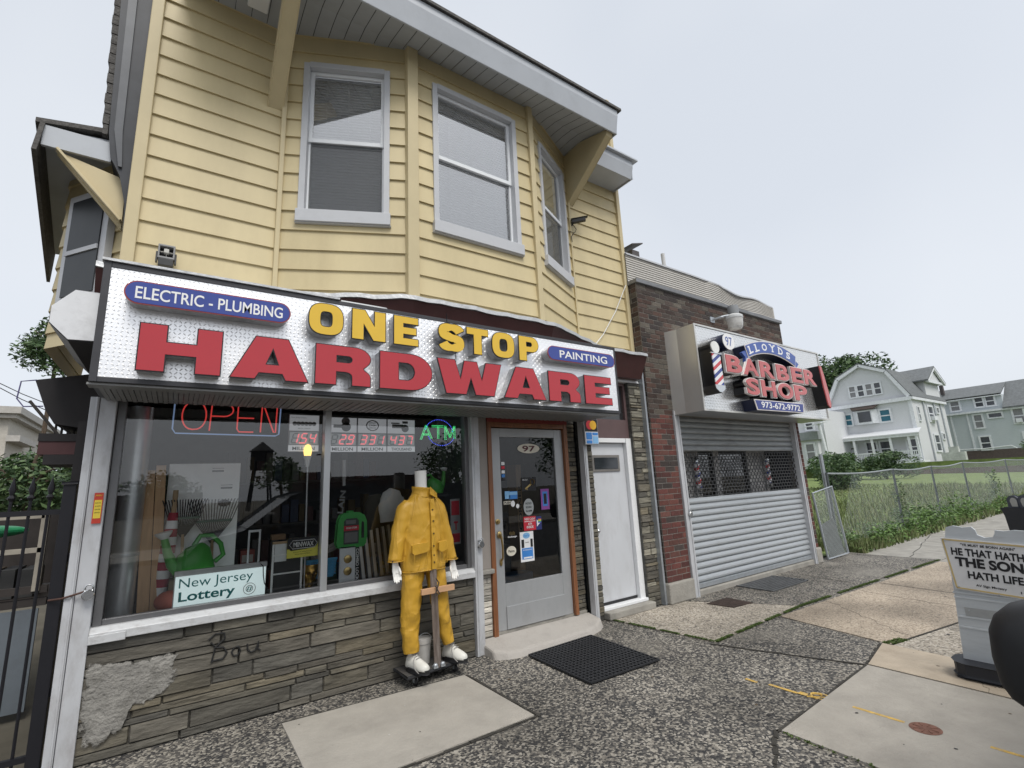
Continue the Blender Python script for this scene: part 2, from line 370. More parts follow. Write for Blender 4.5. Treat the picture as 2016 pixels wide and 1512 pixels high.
GOLD = mat('gold_leaf', (.55,.33,.09), .32, .9, var=.3, vs=12, bump=.3, bs=20)
BRASS = mat('brass', (.45,.33,.14), .3, .9, var=.15)
CHROME = mat('chrome', (.62,.63,.64), .18, .95, var=.08)
MOSS = mat('moss', (.06,.085,.02), .95, var=.4, vs=30, bump=.8, bs=60)
LEAFM = mat('leaf', (1,1,1), .55, var=.1, attr=True)
BARK = mat('bark', (.09,.065,.045), .9, var=.3, vs=10, bump=.6, bs=20, stretch=(3,3,.5))
def em(n, c, s): return mat(n, c, .4, emit=s, var=0)

# ------------------------------------------------------------------ ground, pavement
def sheet(name, pts, z, m, t=.004):
    return structure(MB().pxy(pts, z-t, z).build(name, m))
AGG = [(0,(.055,.053,.052)),(.26,(.10,.095,.087)),(.42,(.036,.036,.037)),(.54,(.21,.192,.165)),(.68,(.31,.287,.245)),(.82,(.15,.138,.12)),(.93,(.38,.352,.305))]
AGGL = [(0,(.30,.265,.215)),(.3,(.40,.36,.30)),(.55,(.20,.175,.145)),(.72,(.46,.42,.36)),(.9,(.13,.115,.10))]
AGGT = [(0,(.32,.265,.205)),(.3,(.38,.32,.25)),(.55,(.24,.195,.15)),(.75,(.42,.36,.285)),(.92,(.17,.145,.115))]
AGGM = [(0,(.06,.058,.056)),(.35,(.16,.148,.13)),(.5,(.03,.03,.03)),(.65,(.30,.275,.235)),(.85,(.21,.19,.16))]
A_DK = aggregate('dark_pebble_concrete', AGG, 74, patch=(.19,.175,.15))
A_LT = aggregate('pale_pebble_concrete', AGGL, 70, bump=.35)
A_TN = aggregate('tan_pebble_concrete', AGGT, 85, bump=.3)
A_MD = aggregate('grey_pebble_concrete', AGGM, 72, bump=.35, patch=(.29,.27,.235))
ASPH = mat('asphalt', (.055,.056,.06), .9, var=.25, vs=3, bump=.4, bs=120)
EARTH = mat('earth', (.09,.08,.06), .95, var=.3, vs=2)
structure(MB().face([(-300,-300,-.22),(400,-300,-.22),(400,400,-.22),(-300,400,-.22)]).build('ground', EARTH))
sheet('road', [(-120,-9),(160,-9),(160,.06),(-120,.06)], -.13, ASPH, .05)
sheet('far_pavement', [(-120,-13),(160,-13),(160,-9),(-120,-9)], 0, CONC2, .14)
structure(MB().box(-60,140,.06,.2,-.15,.0).build('kerb', CONC2, bevel=.015))
sheet('pavement', [(-60,.2),(140,.2),(140,4.78),(-60,4.78)], -.006, A_DK, .12)
# slabs that lie in it, each its own sheet
sheet('concrete_slab', [(.79,4.31),(2.27,4.21),(2.285,3.19),(.79,3.19)], .006, CONC, .012)
sheet('pale_slab', [(4.46,4.60),(5.80,4.47),(6.55,3.34),(4.62,3.25)], .003, A_LT, .009)
sheet('grey_slab', [(5.83,4.50),(11.2,4.6),(11.2,3.22),(6.58,3.32)], .002, A_MD, .008)
sheet('tan_slab', [(5.95,3.27),(8.55,3.18),(8.35,1.7),(5.72,2.12)], .003, A_TN, .009)
sheet('tan_slab', [(8.58,3.18),(11.0,3.10),(11.0,1.45),(8.38,1.7)], .003, A_TN, .009)
sheet('tan_strip', [(5.01,2.05),(5.68,2.17),(5.62,.25),(4.98,.25)], .008, TANC, .014)
sheet('pale_slab', [(5.70,2.09),(8.34,1.68),(8.3,.25),(5.65,.25)], .002, A_LT, .008)
sheet('grey_concrete_slab', [(3.375,1.96),(4.985,2.045),(4.96,.25),(3.35,.25)], .007, CONC, .013)
sheet('grey_slab', [(11.02,3.12),(40,2.9),(40,.3),(11.02,.3)], .001, CONC2, .007)
sheet('grey_slab', [(11.22,4.62),(40,4.6),(40,2.93),(11.22,3.14)], .001, CONC2, .007)
mb = MB()
for a,b in (((4.55,3.25),(5.0,2.06)),((3.37,2.0),(2.6,1.6)),((.79,4.33),(2.27,4.225)),((2.3,4.21),(2.31,3.17)),((2.31,3.17),(.79,3.17)),((5.02,2.07),(5.69,2.19)),((5.7,2.12),(8.35,1.7)),((8.565,3.18),(8.365,1.7)),((3.36,1.975),(4.99,2.06)),((5.0,2.04),(4.97,.3)),((11.2,4.6),(11.2,3.15))):
    n = 8
    for k in range(n):
        P0 = [a[i]+(b[i]-a[i])*k/n for i in (0,1)]; P1 = [a[i]+(b[i]-a[i])*(k+1)/n for i in (0,1)]; mb.bar((P0[0]+rj(.008),P0[1]+rj(.008),-.001),(P1[0]+rj(.008),P1[1]+rj(.008),-.001),random.uniform(.014,.03),.005)
structure(mb.build('pavement_joint', mat('joint_dirt',(.045,.042,.036),.95,var=.4,vs=20)))
# moss and dark joints
mb = MB()
def mossline(a, b, r, n):
    for i in range(n):
        t = random.random(); x = a[0]+(b[0]-a[0])*t+rj(r); y = a[1]+(b[1]-a[1])*t+rj(r)
        if math.sin(t*23)+math.sin(t*57+1) < -.7: continue
        for k in range(3):
            h = random.uniform(.002,.010); d = rj(3.1); q = .011
            f = random.uniform(.6,1.2)
            mb.face([(x-q*math.cos(d),y-q*math.sin(d),.002),(x+q*math.cos(d),y+q*math.sin(d),.002),(x+rj(.012),y+rj(.012),h+.005)], (.085*f,.13*f,.03*f))
mossline((4.64,3.25),(6.6,3.33),.016,2200); mossline((6.6,3.33),(11.2,3.16),.02,4500)
mossline((4.47,4.55),(4.63,3.27),.012,1000); mossline((5.72,2.15),(5.95,2.08),.04,200); mossline((3.36,1.97),(3.36,1.2),.015,60)
tag(mb.build('moss', LEAFM), 'thin line of green moss growing in the pavement joints', 'moss', kind='stuff')
mb = MB()
def crack(a, b, z, w_=.004):
    n = 14; P = [(a[0]+(b[0]-a[0])*k/n+rj(.03), a[1]+(b[1]-a[1])*k/n+rj(.03), z) for k in range(n+1)]
    for p,q in zip(P,P[1:]): mb.bar(p, q, w_*random.uniform(.5,1.5), .002)
crack((6.1,2.1),(7.0,3.2),.0035); crack((7.6,1.85),(7.9,3.2),.0035); crack((9.0,1.7),(10.8,2.6),.0035,.006)
crack((11.3,3.6),(15.5,4.4),.0015,.012); crack((12.5,2.9),(13.2,.6),.0015,.012); crack((15,2.9),(15.6,.4),.0015,.02); crack((11.2,1.8),(19,1.7),.0015,.016); crack((16.5,4.6),(17,3),.0015,.016); crack((5.02,1.3),(5.66,1.45),.0085,.003); crack((8.3,3.4),(8.6,4.5),.0025,.006)
structure(mb.build('pavement_crack', mat('crack_dark',(.04,.038,.034),.95)))
mb = MB()
for k in range(150):
    x, y = random.uniform(.8,8.5), random.uniform(.5,4.4); r_ = random.uniform(.004,.016); z = .0075
    if .79 < x < 2.27 and 3.19 < y < 4.25: z = .0068
    elif 3.4 < x < 4.95 and y < 1.95: z = .0078
    elif x < 4.4 or y < .4: z = -.0045
    a0 = rj(3); mb.face([(x+r_*random.uniform(.6,1.2)*math.cos(a0+q*.9),y+r_*random.uniform(.6,1.2)*math.sin(a0+q*.9),z+.001) for q in range(7)], random.choice([(.03,.03,.03),(.05,.045,.04),(.10,.07,.04),(.45,.43,.4)]))
tag(mb.build('pavement_litter', LEAFM), 'dark gum spots and tiny scraps trodden into the pavement', 'litter', kind='stuff')
YPAINT = mat('worn_yellow_paint', (.55,.36,.09), .8, var=.3, vs=30, dirt=.85, ds=22, dcol=(.30,.27,.22))
def marks(name, l, lab):
    mb = MB()
    for p in l: mb.pxy(p, .0072, .0082)
    return structure(mb.build(name, YPAINT))
mb = MB()
for (x,y,wd,L) in ((4.06,1.66,.028,.30),(4.08,1.0,.028,.2)): mb.box(x-wd/2,x+wd/2,y-L/2,y+L/2,.0072,.0084)
structure(mb.build('yellow_marking', YPAINT))
mb = MB()
for (x,y,wd,L) in ((4.0,2.52,.03,.10),(4.03,2.28,.03,.22),(4.05,2.14,.05,.06)): mb.box(x-wd/2,x+wd/2,y-L/2,y+L/2,-.003,-.0018)
mb.tube([(4.085+.05*math.cos(t*.5),2.03+.07*math.sin(t*.5),-.002) for t in range(13)], .008, 5, closed=True)
mb.tube([(4.02,2.10,-.002),(4.10,1.99,-.002),(4.12,2.05,-.002)], .008, 5)
structure(mb.build('yellow_marking', YPAINT))
# the vacant lot rises gently behind the fence
GRASSG = mat('lawn', (.14,.19,.055), .95, var=.35, vs=1.6, bump=.6, bs=14, dirt=.35, ds=.5, dcol=(.15,.15,.06))
def lotz(x, y): 
    t = min(max((x-11)/32,0),1); return .02+.62*t*t*(3-2*t)+ .25*min(max((y-5)/12,0),1)*min(max((x-10)/8,0),1)
mb = MB(); NX, NY = 46, 24
P = [(10+46*i/NX, 4.7+34*j/NY) for j in range(NY+1) for i in range(NX+1)]
mb.add([(x,y,lotz(x,y)) for x,y in P], [(j*(NX+1)+i, j*(NX+1)+i+1, (j+1)*(NX+1)+i+1, (j+1)*(NX+1)+i) for j in range(NY) for i in range(NX)])
structure(mb.build('lawn', GRASSG, smooth=True))
structure(MB().box(55.6,140,-5,60,-.2,1.9).build('raised_ground', GRASSG))

# ------------------------------------------------------------------ the yellow two-storey shop building
B = thing('shop_building', 'two-storey corner shop building with yellow clapboard siding and grey bay eave', 'building', (2.5,4.7,0))
YW, ZB, ZT, CR = 4.7, 3.39, 6.46, .205
def siding(mb, A, Bp, z0, z1, holes=(), lip=.019):
    A, Bp = Vector((*A,0)), Vector((*Bp,0)); e = (Bp-A); L = e.length; e.normalize(); nn = Vector((e.y,-e.x,0))
    def pt(s, z, o): p = A+e*s+nn*o; return (p.x,p.y,z)
    k = math.floor((z0-.06)/CR)
    while .06+k*CR < z1:
        za, zb = .06+k*CR, .06+(k+1)*CR; k += 1
        lo, hi = max(za,z0), min(zb,z1)
        cuts = sorted({lo,hi}|{z for h in holes for z in h[2:] if lo < z < hi})
        for a,b in zip(cuts,cuts[1:]):
            iv = [(0,L)]
            for h in holes:
                if h[2] < (a+b)/2 < h[3]:
                    iv = [q for (s0,s1) in iv for q in ((s0,min(s1,h[0])),(max(s0,h[1]),s1)) if q[1]-q[0] > 1e-4]
            oa, ob = lip*(zb-a)/CR+.002, lip*(zb-b)/CR+.002
            for s0,s1 in iv:
                mb.face([pt(s0,a,oa),pt(s1,a,oa),pt(s1,b,ob),pt(s0,b,ob)])
                if a == za: mb.face([pt(s0,a,-.004),pt(s1,a,-.004),pt(s1,a,oa),pt(s0,a,oa)])
LF0, LF1 = (-.5,YW), (.62,YW); BL, BR = (1.78,4.18), (3.37,4.18); RF0, RF1 = (4.43,YW), (5.52,YW)
mb = MB()
siding(mb, LF0, LF1, ZB, ZT)
WL = (.19,1.04,4.245,6.075); WC = (.25,1.355,4.27,6.09); WR = (.24,1.04,4.31,6.06)
siding(mb, LF1, BL, ZB, ZT, [WL]); siding(mb, BL, BR, ZB, ZT+.1, [WC]); siding(mb, BR, RF0, ZB, ZT, [WR])
siding(mb, RF0, RF1, ZB, 7.9)
siding(mb, (5.52,YW), (5.52,12), ZB, 7.9)
mb.box(-.49,-.47,4.75,12,0,6.5)
mb.build('wall', YEL, B)
mb = MB()
for x,y,wx,wy in ((-.46,YW-.03,.045,.03),(1.775,4.165,.06,.05),(3.37,4.165,.035,.04),(.62,YW-.02,.022,.03),(4.43,YW-.02,.014,.025),(5.49,YW-.025,.035,.03)):
    z1 = 7.9 if x > 5 else ZT
    mb.box(x-wx,x+wx,y-wy,y+wy,ZB+.003,z1)
mb.build('corner_trim', YTRIM, B, bevel=.006)
# window builder on a vertical plane A->B
def window(A, Bp, h, lower_screen=True, blinds=True, split=.5):
    A3, B3 = Vector((*A,0)), Vector((*Bp,0)); e = (B3-A3).normalized(); nn = Vector((e.y,-e.x,0)); Z = Vector((0,0,1))
    s0,s1,z0,z1 = h
    def bx(mb, a,b,c,d,o0,o1): mb.obox(A3+e*((a+b)/2)+Z*((c+d)/2)+nn*((o0+o1)/2), e, nn, Z, (b-a)/2, abs(o1-o0)/2, (d-c)/2)
    mb = MB()
    t = .05
    bx(mb, s0-.01,s0+t, z0+.12,z1, -.10,.034); bx(mb, s1-t,s1+.01, z0+.12,z1, -.10,.034); bx(mb, s0+t,s1-t, z1-t,z1+.012, -.10,.036)
    fr = mb.build('window', GREYTRIM, B, bevel=.004)
    mb = MB(); bx(mb, s0-.022,s1+.022, z0-.01,z0+.12, -.12,.065); bx(mb, s0-.03,s1+.03, z0-.02,z0-.0105, -.1,.05); mb.build('sill', GREYTRIM, fr, bevel=.006)
    a0,a1,b0,b1 = s0+t,s1-t,z0+.12,z1-t; zm = b0+(b1-b0)*split; q = .036
    mb = MB()
    bx(mb, a0,a0+q,zm-.02,b1,-.06,-.03); bx(mb, a1-q,a1,zm-.02,b1,-.06,-.03); bx(mb, a0+q,a1-q,b1-q,b1,-.06,-.03); bx(mb, a0+q,a1-q,zm-.02,zm+.025,-.06,-.028)
    mb.build('upper_sash', VINYL, fr, bevel=.003)
    mb = MB()
    bx(mb, a0,a0+.026,b0,zm-.021,-.085,-.05); bx(mb, a1-.026,a1,b0,zm-.021,-.085,-.05); bx(mb, a0+.026,a1-.026,b0,b0+.03,-.085,-.05)
    mb.build('lower_sash', VINYL, fr, bevel=.003)
    mb = MB()
    for c,d,o in ((zm+.025,b1-q,-.05),(b0+.03,zm-.021,-.07)):
        P = [A3+e*s+Z*z+nn*o for s,z in ((a0+.02,c),(a1-.02,c),(a1-.02,d),(a0+.02,d))]; mb.face(P)
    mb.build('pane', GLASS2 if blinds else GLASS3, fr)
    if blinds:
        mb = MB(); z = b0+.004
        while z < b1-.004:
            for pr in (((z,-.112),(z+.0335,-.128)),((z+.0335,-.128),(z+.034,-.112))):
                (za,oa),(zb,ob) = pr; mb.face([A3+e*s+Z*zz+nn*o for s,zz,o in ((a0-.01,za,oa),(a1+.01,za,oa),(a1+.01,zb,ob),(a0-.01,zb,ob))])
            z += .034
        for s in (.2,.5,.8):
            x = a0+(a1-a0)*s; bx(mb, x-.004,x+.004,b0,b1,-.111,-.108)
        mb.build('blind', BLIND, fr)
    else:
        mb = MB(); bx(mb, a0,a1,b0,b1,-.32,-.30); mb.build('curtain', mat('dim_curtain',(.16,.16,.17),.9), fr)
    if lower_screen:
        mb = MB(); P = [A3+e*s+Z*z+nn*(-.046) for s,z in ((a0+.02,b0),(a1-.02,b0),(a1-.02,zm-.02),(a0+.02,zm-.02))]; mb.face(P)
        sc = bpy.data.materials.get('screen_mesh')
        if not sc:
            sc = bpy.data.materials.new('screen_mesh'); sc.use_nodes = True; N, Lk = sc.node_tree.nodes, sc.node_tree.links
            tr = N.new('ShaderNodeBsdfTransparent'); ms = N.new('ShaderNodeMixShader'); ms.inputs[0].default_value = .60
            N['Principled BSDF'].inputs['Base Color'].default_value = (.07,.075,.08,1); N['Principled BSDF'].inputs['Roughness'].default_value = .8
            Lk.new(tr.outputs[0], ms.inputs[1]); Lk.new(N['Principled BSDF'].outputs[0], ms.inputs[2]); Lk.new(ms.outputs[0], N['Material Output'].inputs['Surface'])
        mb.build('insect_screen', sc, fr)
    mb = MB(); bx(mb, s0,s1,z0+.05,z1,-.52,-.5); mb.build('room_backing', DARK, fr)
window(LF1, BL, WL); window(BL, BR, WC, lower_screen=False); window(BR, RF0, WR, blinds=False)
# eave: fascia, soffit panels, shingle roof
EY = 3.77
mb = MB()
inner = [(-.62,4.75),(.62,4.75),(1.78,4.2),(3.37,4.2),(4.43,4.75),(4.62,4.75)]
def zs(y): return 6.26+ (y-EY)*.33
NX = 34
for i in range(NX):
    x0, x1 = -.3+4.85*i/NX, -.3+4.85*(i+1)/NX
    for j in range(5):
        y0, y1 = EY+.02+.96*j/5, EY+.02+.96*(j+1)/5
        mb.face([(x0+.004,y0,zs(min(y0,4.25))),(x0+.004,y1,zs(min(y1,4.25))),(x1-.004,y1,zs(min(y1,4.25))),(x1-.004,y0,zs(min(y0,4.25)))])
        mb.face([(x0-.004,y0,zs(min(y0,4.25))+.004),(x0-.004,y1,zs(min(y1,4.25))+.004),(x0+.004,y1,zs(min(y1,4.25))+.004),(x0+.004,y0,zs(min(y0,4.25))+.004)], mi=1)
mb.build('soffit', [SOFFIT, mat('soffit_groove',(.12,.125,.13),.8)], B)
mb = MB(); mb.pyz([(EY,6.235),(EY+.02,6.235),(EY+.02,6.56),(EY-.05,6.56),(EY-.05,6.47)], -.35,4.56)
mb.box(4.56,4.58,EY,4.7,6.235,6.56)
mb.build('fascia', FASCIA, B, bevel=.004)
mb = MB()
mb.prism([(-.45,EY-.08,6.562),(4.62,EY-.08,6.562),(3.4,5.6,7.35),(.4,5.6,7.35)], (0,0,.035))
mb.prism([(4.62,EY-.08,6.562),(4.66,4.75,6.6),(3.4,5.6,7.35)], (0,0,.035))
mb.build('roof', SHINGLE, B)
mb = MB(); mb.pyz([(4.3,6.17),(4.32,6.17),(4.32,6.45),(4.25,6.45),(4.25,6.36)], 4.59,5.44); mb.box(5.44,5.46,4.28,4.7,6.17,6.45); mb.box(4.59,5.44,4.32,4.7,6.19,6.2); mb.box(4.57,5.52,4.2,4.68,6.452,6.48)
mb.build('cornice_return', FASCIA, B, bevel=.003)
# soffit lamp housing
mb = MB(); mb.box(.22,.40,4.30,4.52,6.36,6.395); mb.build('soffit_lamp', VINYL, B, bevel=.012)
# brackets under the eave
def bracket(x, w):
    mb = MB(); o = [(4.70,5.62),(4.70,6.40),(4.35,6.42),(EY+.03,6.26),(EY+.06,6.20)]
    mb.pyz(o, x-w/2, x+w/2); return mb.build('bracket', YTRIM, B, bevel=.008)
bracket(4.47,.11)
mb = MB(); mb.pyz([(4.69,5.46),(4.69,5.62),(3.92,6.35),(3.83,6.24)], .47,.61); mb.build('bracket', YTRIM, B, bevel=.01)
# dark rake and gutter down the left corner
mb = MB(); mb.pxz([(-.76,6.9),(-.69,4.72),(-.66,4.5),(-.585,4.35),(-.53,4.1),(-.5,3.45),(-.492,3.45),(-.505,6.9)], 4.76,5.1); mb.build('rake_board', mat('slate_metal',(.035,.038,.045),.5,.2,var=.15), B)
mb = MB(); mb.pxz([(-.70,6.9),(-.655,4.75),(-.60,4.42),(-.575,4.42),(-.60,4.75),(-.635,6.9)], 4.74,4.757); mb.build('gutter', mat('gutter_grey',(.085,.09,.10),.45,.2), B)
mb = MB()
for i in range(22): mb.box(-.80+.0029*i+rj(.006),-.70,4.78,5.2,6.9-.1*i-.09,6.9-.1*i)
mb.build('shingle_edge', SHINGLE, B)
# side bay with its own eave
mb = MB()
siding(mb, (-1.02,5.6), (-.5,4.92), 3.0, 4.75); siding(mb, (-1.02,7.6), (-1.02,5.6), 3.0, 4.9)
mb.build('side_bay', YEL, B)
mb = MB(); mb.prism([(-.66,4.84,4.70),(-1.1,4.84,4.655),(-1.43,7.5,4.7),(-.66,7.5,4.73)], (0,0,-.05)); mb.box(-1.09,-.66,4.81,4.84,4.48,4.66); mb.build('side_eave', FASCIA, B)
mb = MB(); mb.prism([(-.72,4.80,4.775),(-1.14,4.80,4.70),(-1.47,7.6,4.75),(-.72,7.6,5.1)], (0,0,-.04)); mb.prism([(-1.11,4.79,4.66),(-1.13,4.77,4.40),(-1.46,7.55,4.3),(-1.45,7.55,4.7)], (.03,0,0)); mb.build('side_roof', SHINGLE, B)
mb = MB(); mb.pxz([(-1.0,4.47),(-.55,4.36),(-.545,3.92)], 4.84,4.90); mb.bar((-.99,4.835,4.47),(-.545,4.835,3.96),.02,.12,(0,1,0)); mb.build('side_bracket', YTRIM, B, bevel=.004)
e = Vector((.52,-.68,0)).normalized(); nn = Vector((e.y,-e.x,0)); A3 = Vector((-1.02,5.6,0))
mb = MB(); mb.obox(A3+e*.45+nn*.05+Vector((0,0,3.85)), e, nn, (0,0,1), .27,.03,.52); sb = mb.build('side_window', GREYTRIM, B)
mb = MB(); mb.obox(A3+e*.45+nn*.085+Vector((0,0,3.85)), e, nn, (0,0,1), .2,.006,.45); mb.build('pane', mat('dark_pane',(.03,.033,.036),.35,spec=.3), sb)
mb = MB(); mb.obox(A3+e*.45+nn*.09+Vector((0,0,3.8)), e, nn, (0,0,1), .2,.012,.02); mb.build('sash_rail', GREYTRIM, sb)
# flashing and brown cornice that follow the bay
line = [(-.6,4.35),(.56,4.35),(1.68,3.87),(3.33,3.87),(4.52,4.33),(5.42,4.33)]
mb = MB(); mc = MB(); mw = MB()
def offl(l, d): return [(x, y+d) for x,y in l]
for i in range(len(line)-1):
    (xa,ya),(xb,yb) = line[i],line[i+1]
    n = max(2,int(math.hypot(xb-xa,yb-ya)/.12))
    for k in range(n):
        t0,t1 = k/n,(k+1)/n; x0,y0,x1,y1 = xa+(xb-xa)*t0, ya+(yb-ya)*t0, xa+(xb-xa)*t1, ya+(yb-ya)*t1
        j0 = .006*math.sin(x0*17)+.004*math.sin(x0*41); j1 = .006*math.sin(x1*17)+.004*math.sin(x1*41)
        mb.face([(x0,y0,3.35+j0),(x1,y1,3.35+j1),(x1,y1+.005,3.392+j1),(x0,y0+.005,3.392+j0)])
        mb.face([(x0,y0+.005,3.392+j0),(x1,y1+.005,3.392+j1),(x1,4.72,3.40),(x0,4.72,3.40)])
        mb.face([(x0,y0,3.35+j0),(x0,y0+.05,3.35),(x1,y1+.05,3.35),(x1,y1,3.35+j1)])
    mc.face([(xa,ya+.02,3.352),(xa,ya+.17,3.05),(xb,yb+.17,3.05),(xb,yb+.02,3.352)])
    mc.face([(xa,ya+.17,3.05),(xa,4.72,3.05),(xb,4.72,3.05),(xb,yb+.17,3.05)])
mc.face([(5.42,4.35,3.352),(5.42,4.50,3.05),(5.42,4.72,3.05),(5.42,4.72,3.352)])
mb.build('flashing', FLASH, B); mc.build('cornice', DKBROWN, B)
mw.box(1.06,1.62,4.02,4.03,3.15,3.28); mw.build('vent_plate', WHITE, B)
# shop front: stone, sill, glazing
def stones(mb, x0,x1,z0,z1,y, rows, lens, cols, dep=.018, ax='x', gap=.006, base=None):
    z = z0
    while z < z1-.01:
        h = min(random.choice(rows), z1-z); 
        if z1-z-h < .02: h = z1-z
        x = x0
        while x < x1-.005:
            L = min(random.choice(lens)*random.uniform(.8,1.25), x1-x)
            if x1-x-L < .05: L = x1-x
            c = random.choice(cols); f = random.uniform(.72,1.25); c = (c[0]*f,c[1]*f,c[2]*f)
            d = dep*random.uniform(.35,1.0); g = gap/2
            tl = rj(.006); b = .007
            def P(a,bz,o): return (a,y-o,bz) if ax == 'x' else (y-o,a,bz)
            v = [P(x+g,z+g,0),P(x+L-g,z+g,0),P(x+L-g,z+h-g,0),P(x+g,z+h-g,0),
                 P(x+g+b,z+g+b*.7+rj(.003),d+tl),P(x+L-g-b,z+g+b*.7+rj(.003),d),P(x+L-g-b,z+h-g-b*.7+rj(.003),d-tl*.5),P(x+g+b,z+h-g-b*.7+rj(.003),d)]
            fs = [(4,5,6,7),(0,1,5,4),(1,2,6,5),(2,3,7,6),(3,0,4,7)]
            if ax != 'x': fs = [tuple(reversed(q)) for q in fs]
            mb.add(v, fs, c); x += L
        z += h
SC = [(.112,.103,.082),(.128,.115,.088),(.100,.093,.077),(.138,.120,.086),(.090,.085,.073),(.118,.108,.089)]
SC2 = [(.20,.185,.145),(.24,.225,.18),(.16,.15,.12),(.27,.25,.2)]
mb = MB(); stones(mb, -.42,2.60,0,.745,4.585, (.04,.05,.065,.055,.085,.11), (.30,.45,.6,.8,.22), SC, .028, gap=.0045); mb.build('stone_veneer', STONE, B)
mb = MB(); mb.box(-.46,2.62,4.586,4.66,-.02,.745); mb.build('stone_backing', mat('stone_joint',(.062,.058,.052),.9,var=.15,vs=20), B)
# cement render patch over the stone at the left
pat = [(-.36,.10),(-.41,.30),(-.405,.5),(-.40,.60),(-.2,.585),(-.05,.57),(.06,.60),(.11,.57),(.10,.50),(.125,.44),(.085,.38),(.06,.33),(-.02,.305),(-.06,.28),(-.11,.29),(-.15,.24),(-.17,.17),(-.21,.14),(-.24,.16),(-.27,.10)]
mb = MB(); cxp, czp = -.12,.4
pp = []
for i in range(len(pat)):
    p0,p1,p2,p3 = (Vector(pat[(i+k-1)%len(pat)]) for k in range(4))
    for q in (0,.25,.5,.75): pp.append(tuple(.5*((2*p1)+(p2-p0)*q+(2*p0-5*p1+4*p2-p3)*q*q+(3*p1-p0-3*p2+p3)*q**3)+Vector((rj(.008),rj(.007)))))
pat = pp; rings = [[(cxp+(x-cxp)*k, 4.5475+rj(.0006) if k<1 else 4.556, czp+(z-czp)*k) for x,z in pat] for k in (1.12,1.0,.88,.7,.4,.0)]
N_ = len(pat)
for i in range(5):
    for k in range(N_):
        q = [(i,k),(i,(k+1)%N_),(i+1,(k+1)%N_),(i+1,k)]; mb.add([rings[a][b] for a,b in q], [(0,1,2,3)], None)
def eroded(m):
    # the patch wears away towards its rim: noise against the distance from its centre
    n, l = m.node_tree.nodes, m.node_tree.links; t = n.new('ShaderNodeTexCoord'); b = n['Principled BSDF']; o_ = n['Material Output']
    at = n.new('ShaderNodeAttribute'); at.attribute_name = 'rim'; nz = n.new('ShaderNodeTexNoise'); nz.inputs['Scale'].default_value = 22; nz.inputs['Detail'].default_value = 5; l.new(t.outputs['Object'], nz.inputs['Vector'])
    ad = n.new('ShaderNodeMath'); ad.operation = 'ADD'; l.new(at.outputs['Fac'], ad.inputs[0]); l.new(nz.outputs['Fac'], ad.inputs[1])
    mr = n.new('ShaderNodeMapRange'); mr.inputs[1].default_value = .92; mr.inputs[2].default_value = 1.06; l.new(ad.outputs[0], mr.inputs[0])
    tr = n.new('ShaderNodeBsdfTransparent'); ms = n.new('ShaderNodeMixShader'); l.new(mr.outputs[0], ms.inputs[0]); l.new(tr.outputs[0], ms.inputs[1]); l.new(b.outputs[0], ms.inputs[2]); l.new(ms.outputs[0], o_.inputs['Surface']); return m
rp_ = mb.build('render_patch', eroded(mat('cement_render',(.25,.24,.22),.9,var=.22,vs=12,bump=.8,bs=50,dirt=.75,ds=7,dcol=(.105,.10,.085))), B, smooth=True)
ra = rp_.data.attributes.new('rim','FLOAT','POINT'); ra.data.foreach_set('value', [min(1,(0,.38,.62,.8,1,1)[i if j in (0,1) else i+1]) for i in range(5) for k in range(N_) for j in range(4)])
# sprayed scrawl
mb = MB()
for st in ([(.30,.62),(.34,.655),(.40,.65),(.405,.61),(.345,.56),(.335,.50),(.325,.455)],[(.345,.56),(.40,.55),(.425,.51),(.40,.47),(.34,.47),(.32,.455)],[(.315,.60),(.35,.56)],[(.475,.535),(.455,.505),(.47,.475),(.50,.475),(.515,.505),(.50,.535),(.475,.535)],[(.56,.54),(.565,.495),(.59,.475),(.62,.485),(.64,.545),(.635,.49),(.66,.475)]):
    pts = []
    for (a,b),(c,d) in zip(st,st[1:]): pts += [(a+(c-a)*t/4, 4.5555, b+(d-b)*t/4) for t in range(4)]
    MB().tube(pts, .0105, 6, flat=.6).build('spray_stroke', mat('spray_paint',(.02,.02,.02),.8,var=.3,vs=40), B)
SILLM = mat('weathered_sill',(.56,.57,.58),.5,.15,var=.08,vs=5,dirt=.5,ds=9,dcol=(.2,.17,.15),stretch=(1,1,2))
mb = MB(); mb.pyz([(4.53,.745),(4.53,.80),(4.57,.832),(4.67,.832),(4.67,.745)], -.40,2.60); mb.box(-.40,-.20,4.515,4.529,.735,.79); mb.build('window_sill', SILLM, B, bevel=.004)
DFR = mat('bronze_frame',(.16,.16,.165),.4,.5,var=.1)
mb = MB()
for x0,x1 in ((-.395,-.345),(2.555,2.60)): mb.box(x0,x1,4.60,4.68,.833,2.46)
mb.box(-.345,2.555,4.61,4.67,.833,.87); mb.box(-.345,2.555,4.61,4.67,2.42,2.46)
sw = mb.build('shop_window', DFR, B, bevel=.003)
mb = MB(); mb.box(1.095,1.15,4.58,4.68,.834,2.459); mb.build('mullion', ALU, sw, bevel=.004)
mb = MB(); mb.face([(-.345,4.64,.87),(1.095,4.64,.87),(1.095,4.64,2.42),(-.345,4.64,2.42)]); mb.build('pane', GLASS, sw)
mb = MB(); mb.face([(1.15,4.642,.87),(2.555,4.642,.87),(2.555,4.642,2.42),(1.15,4.642,2.42)]); mb.build('pane', GLASS, sw)
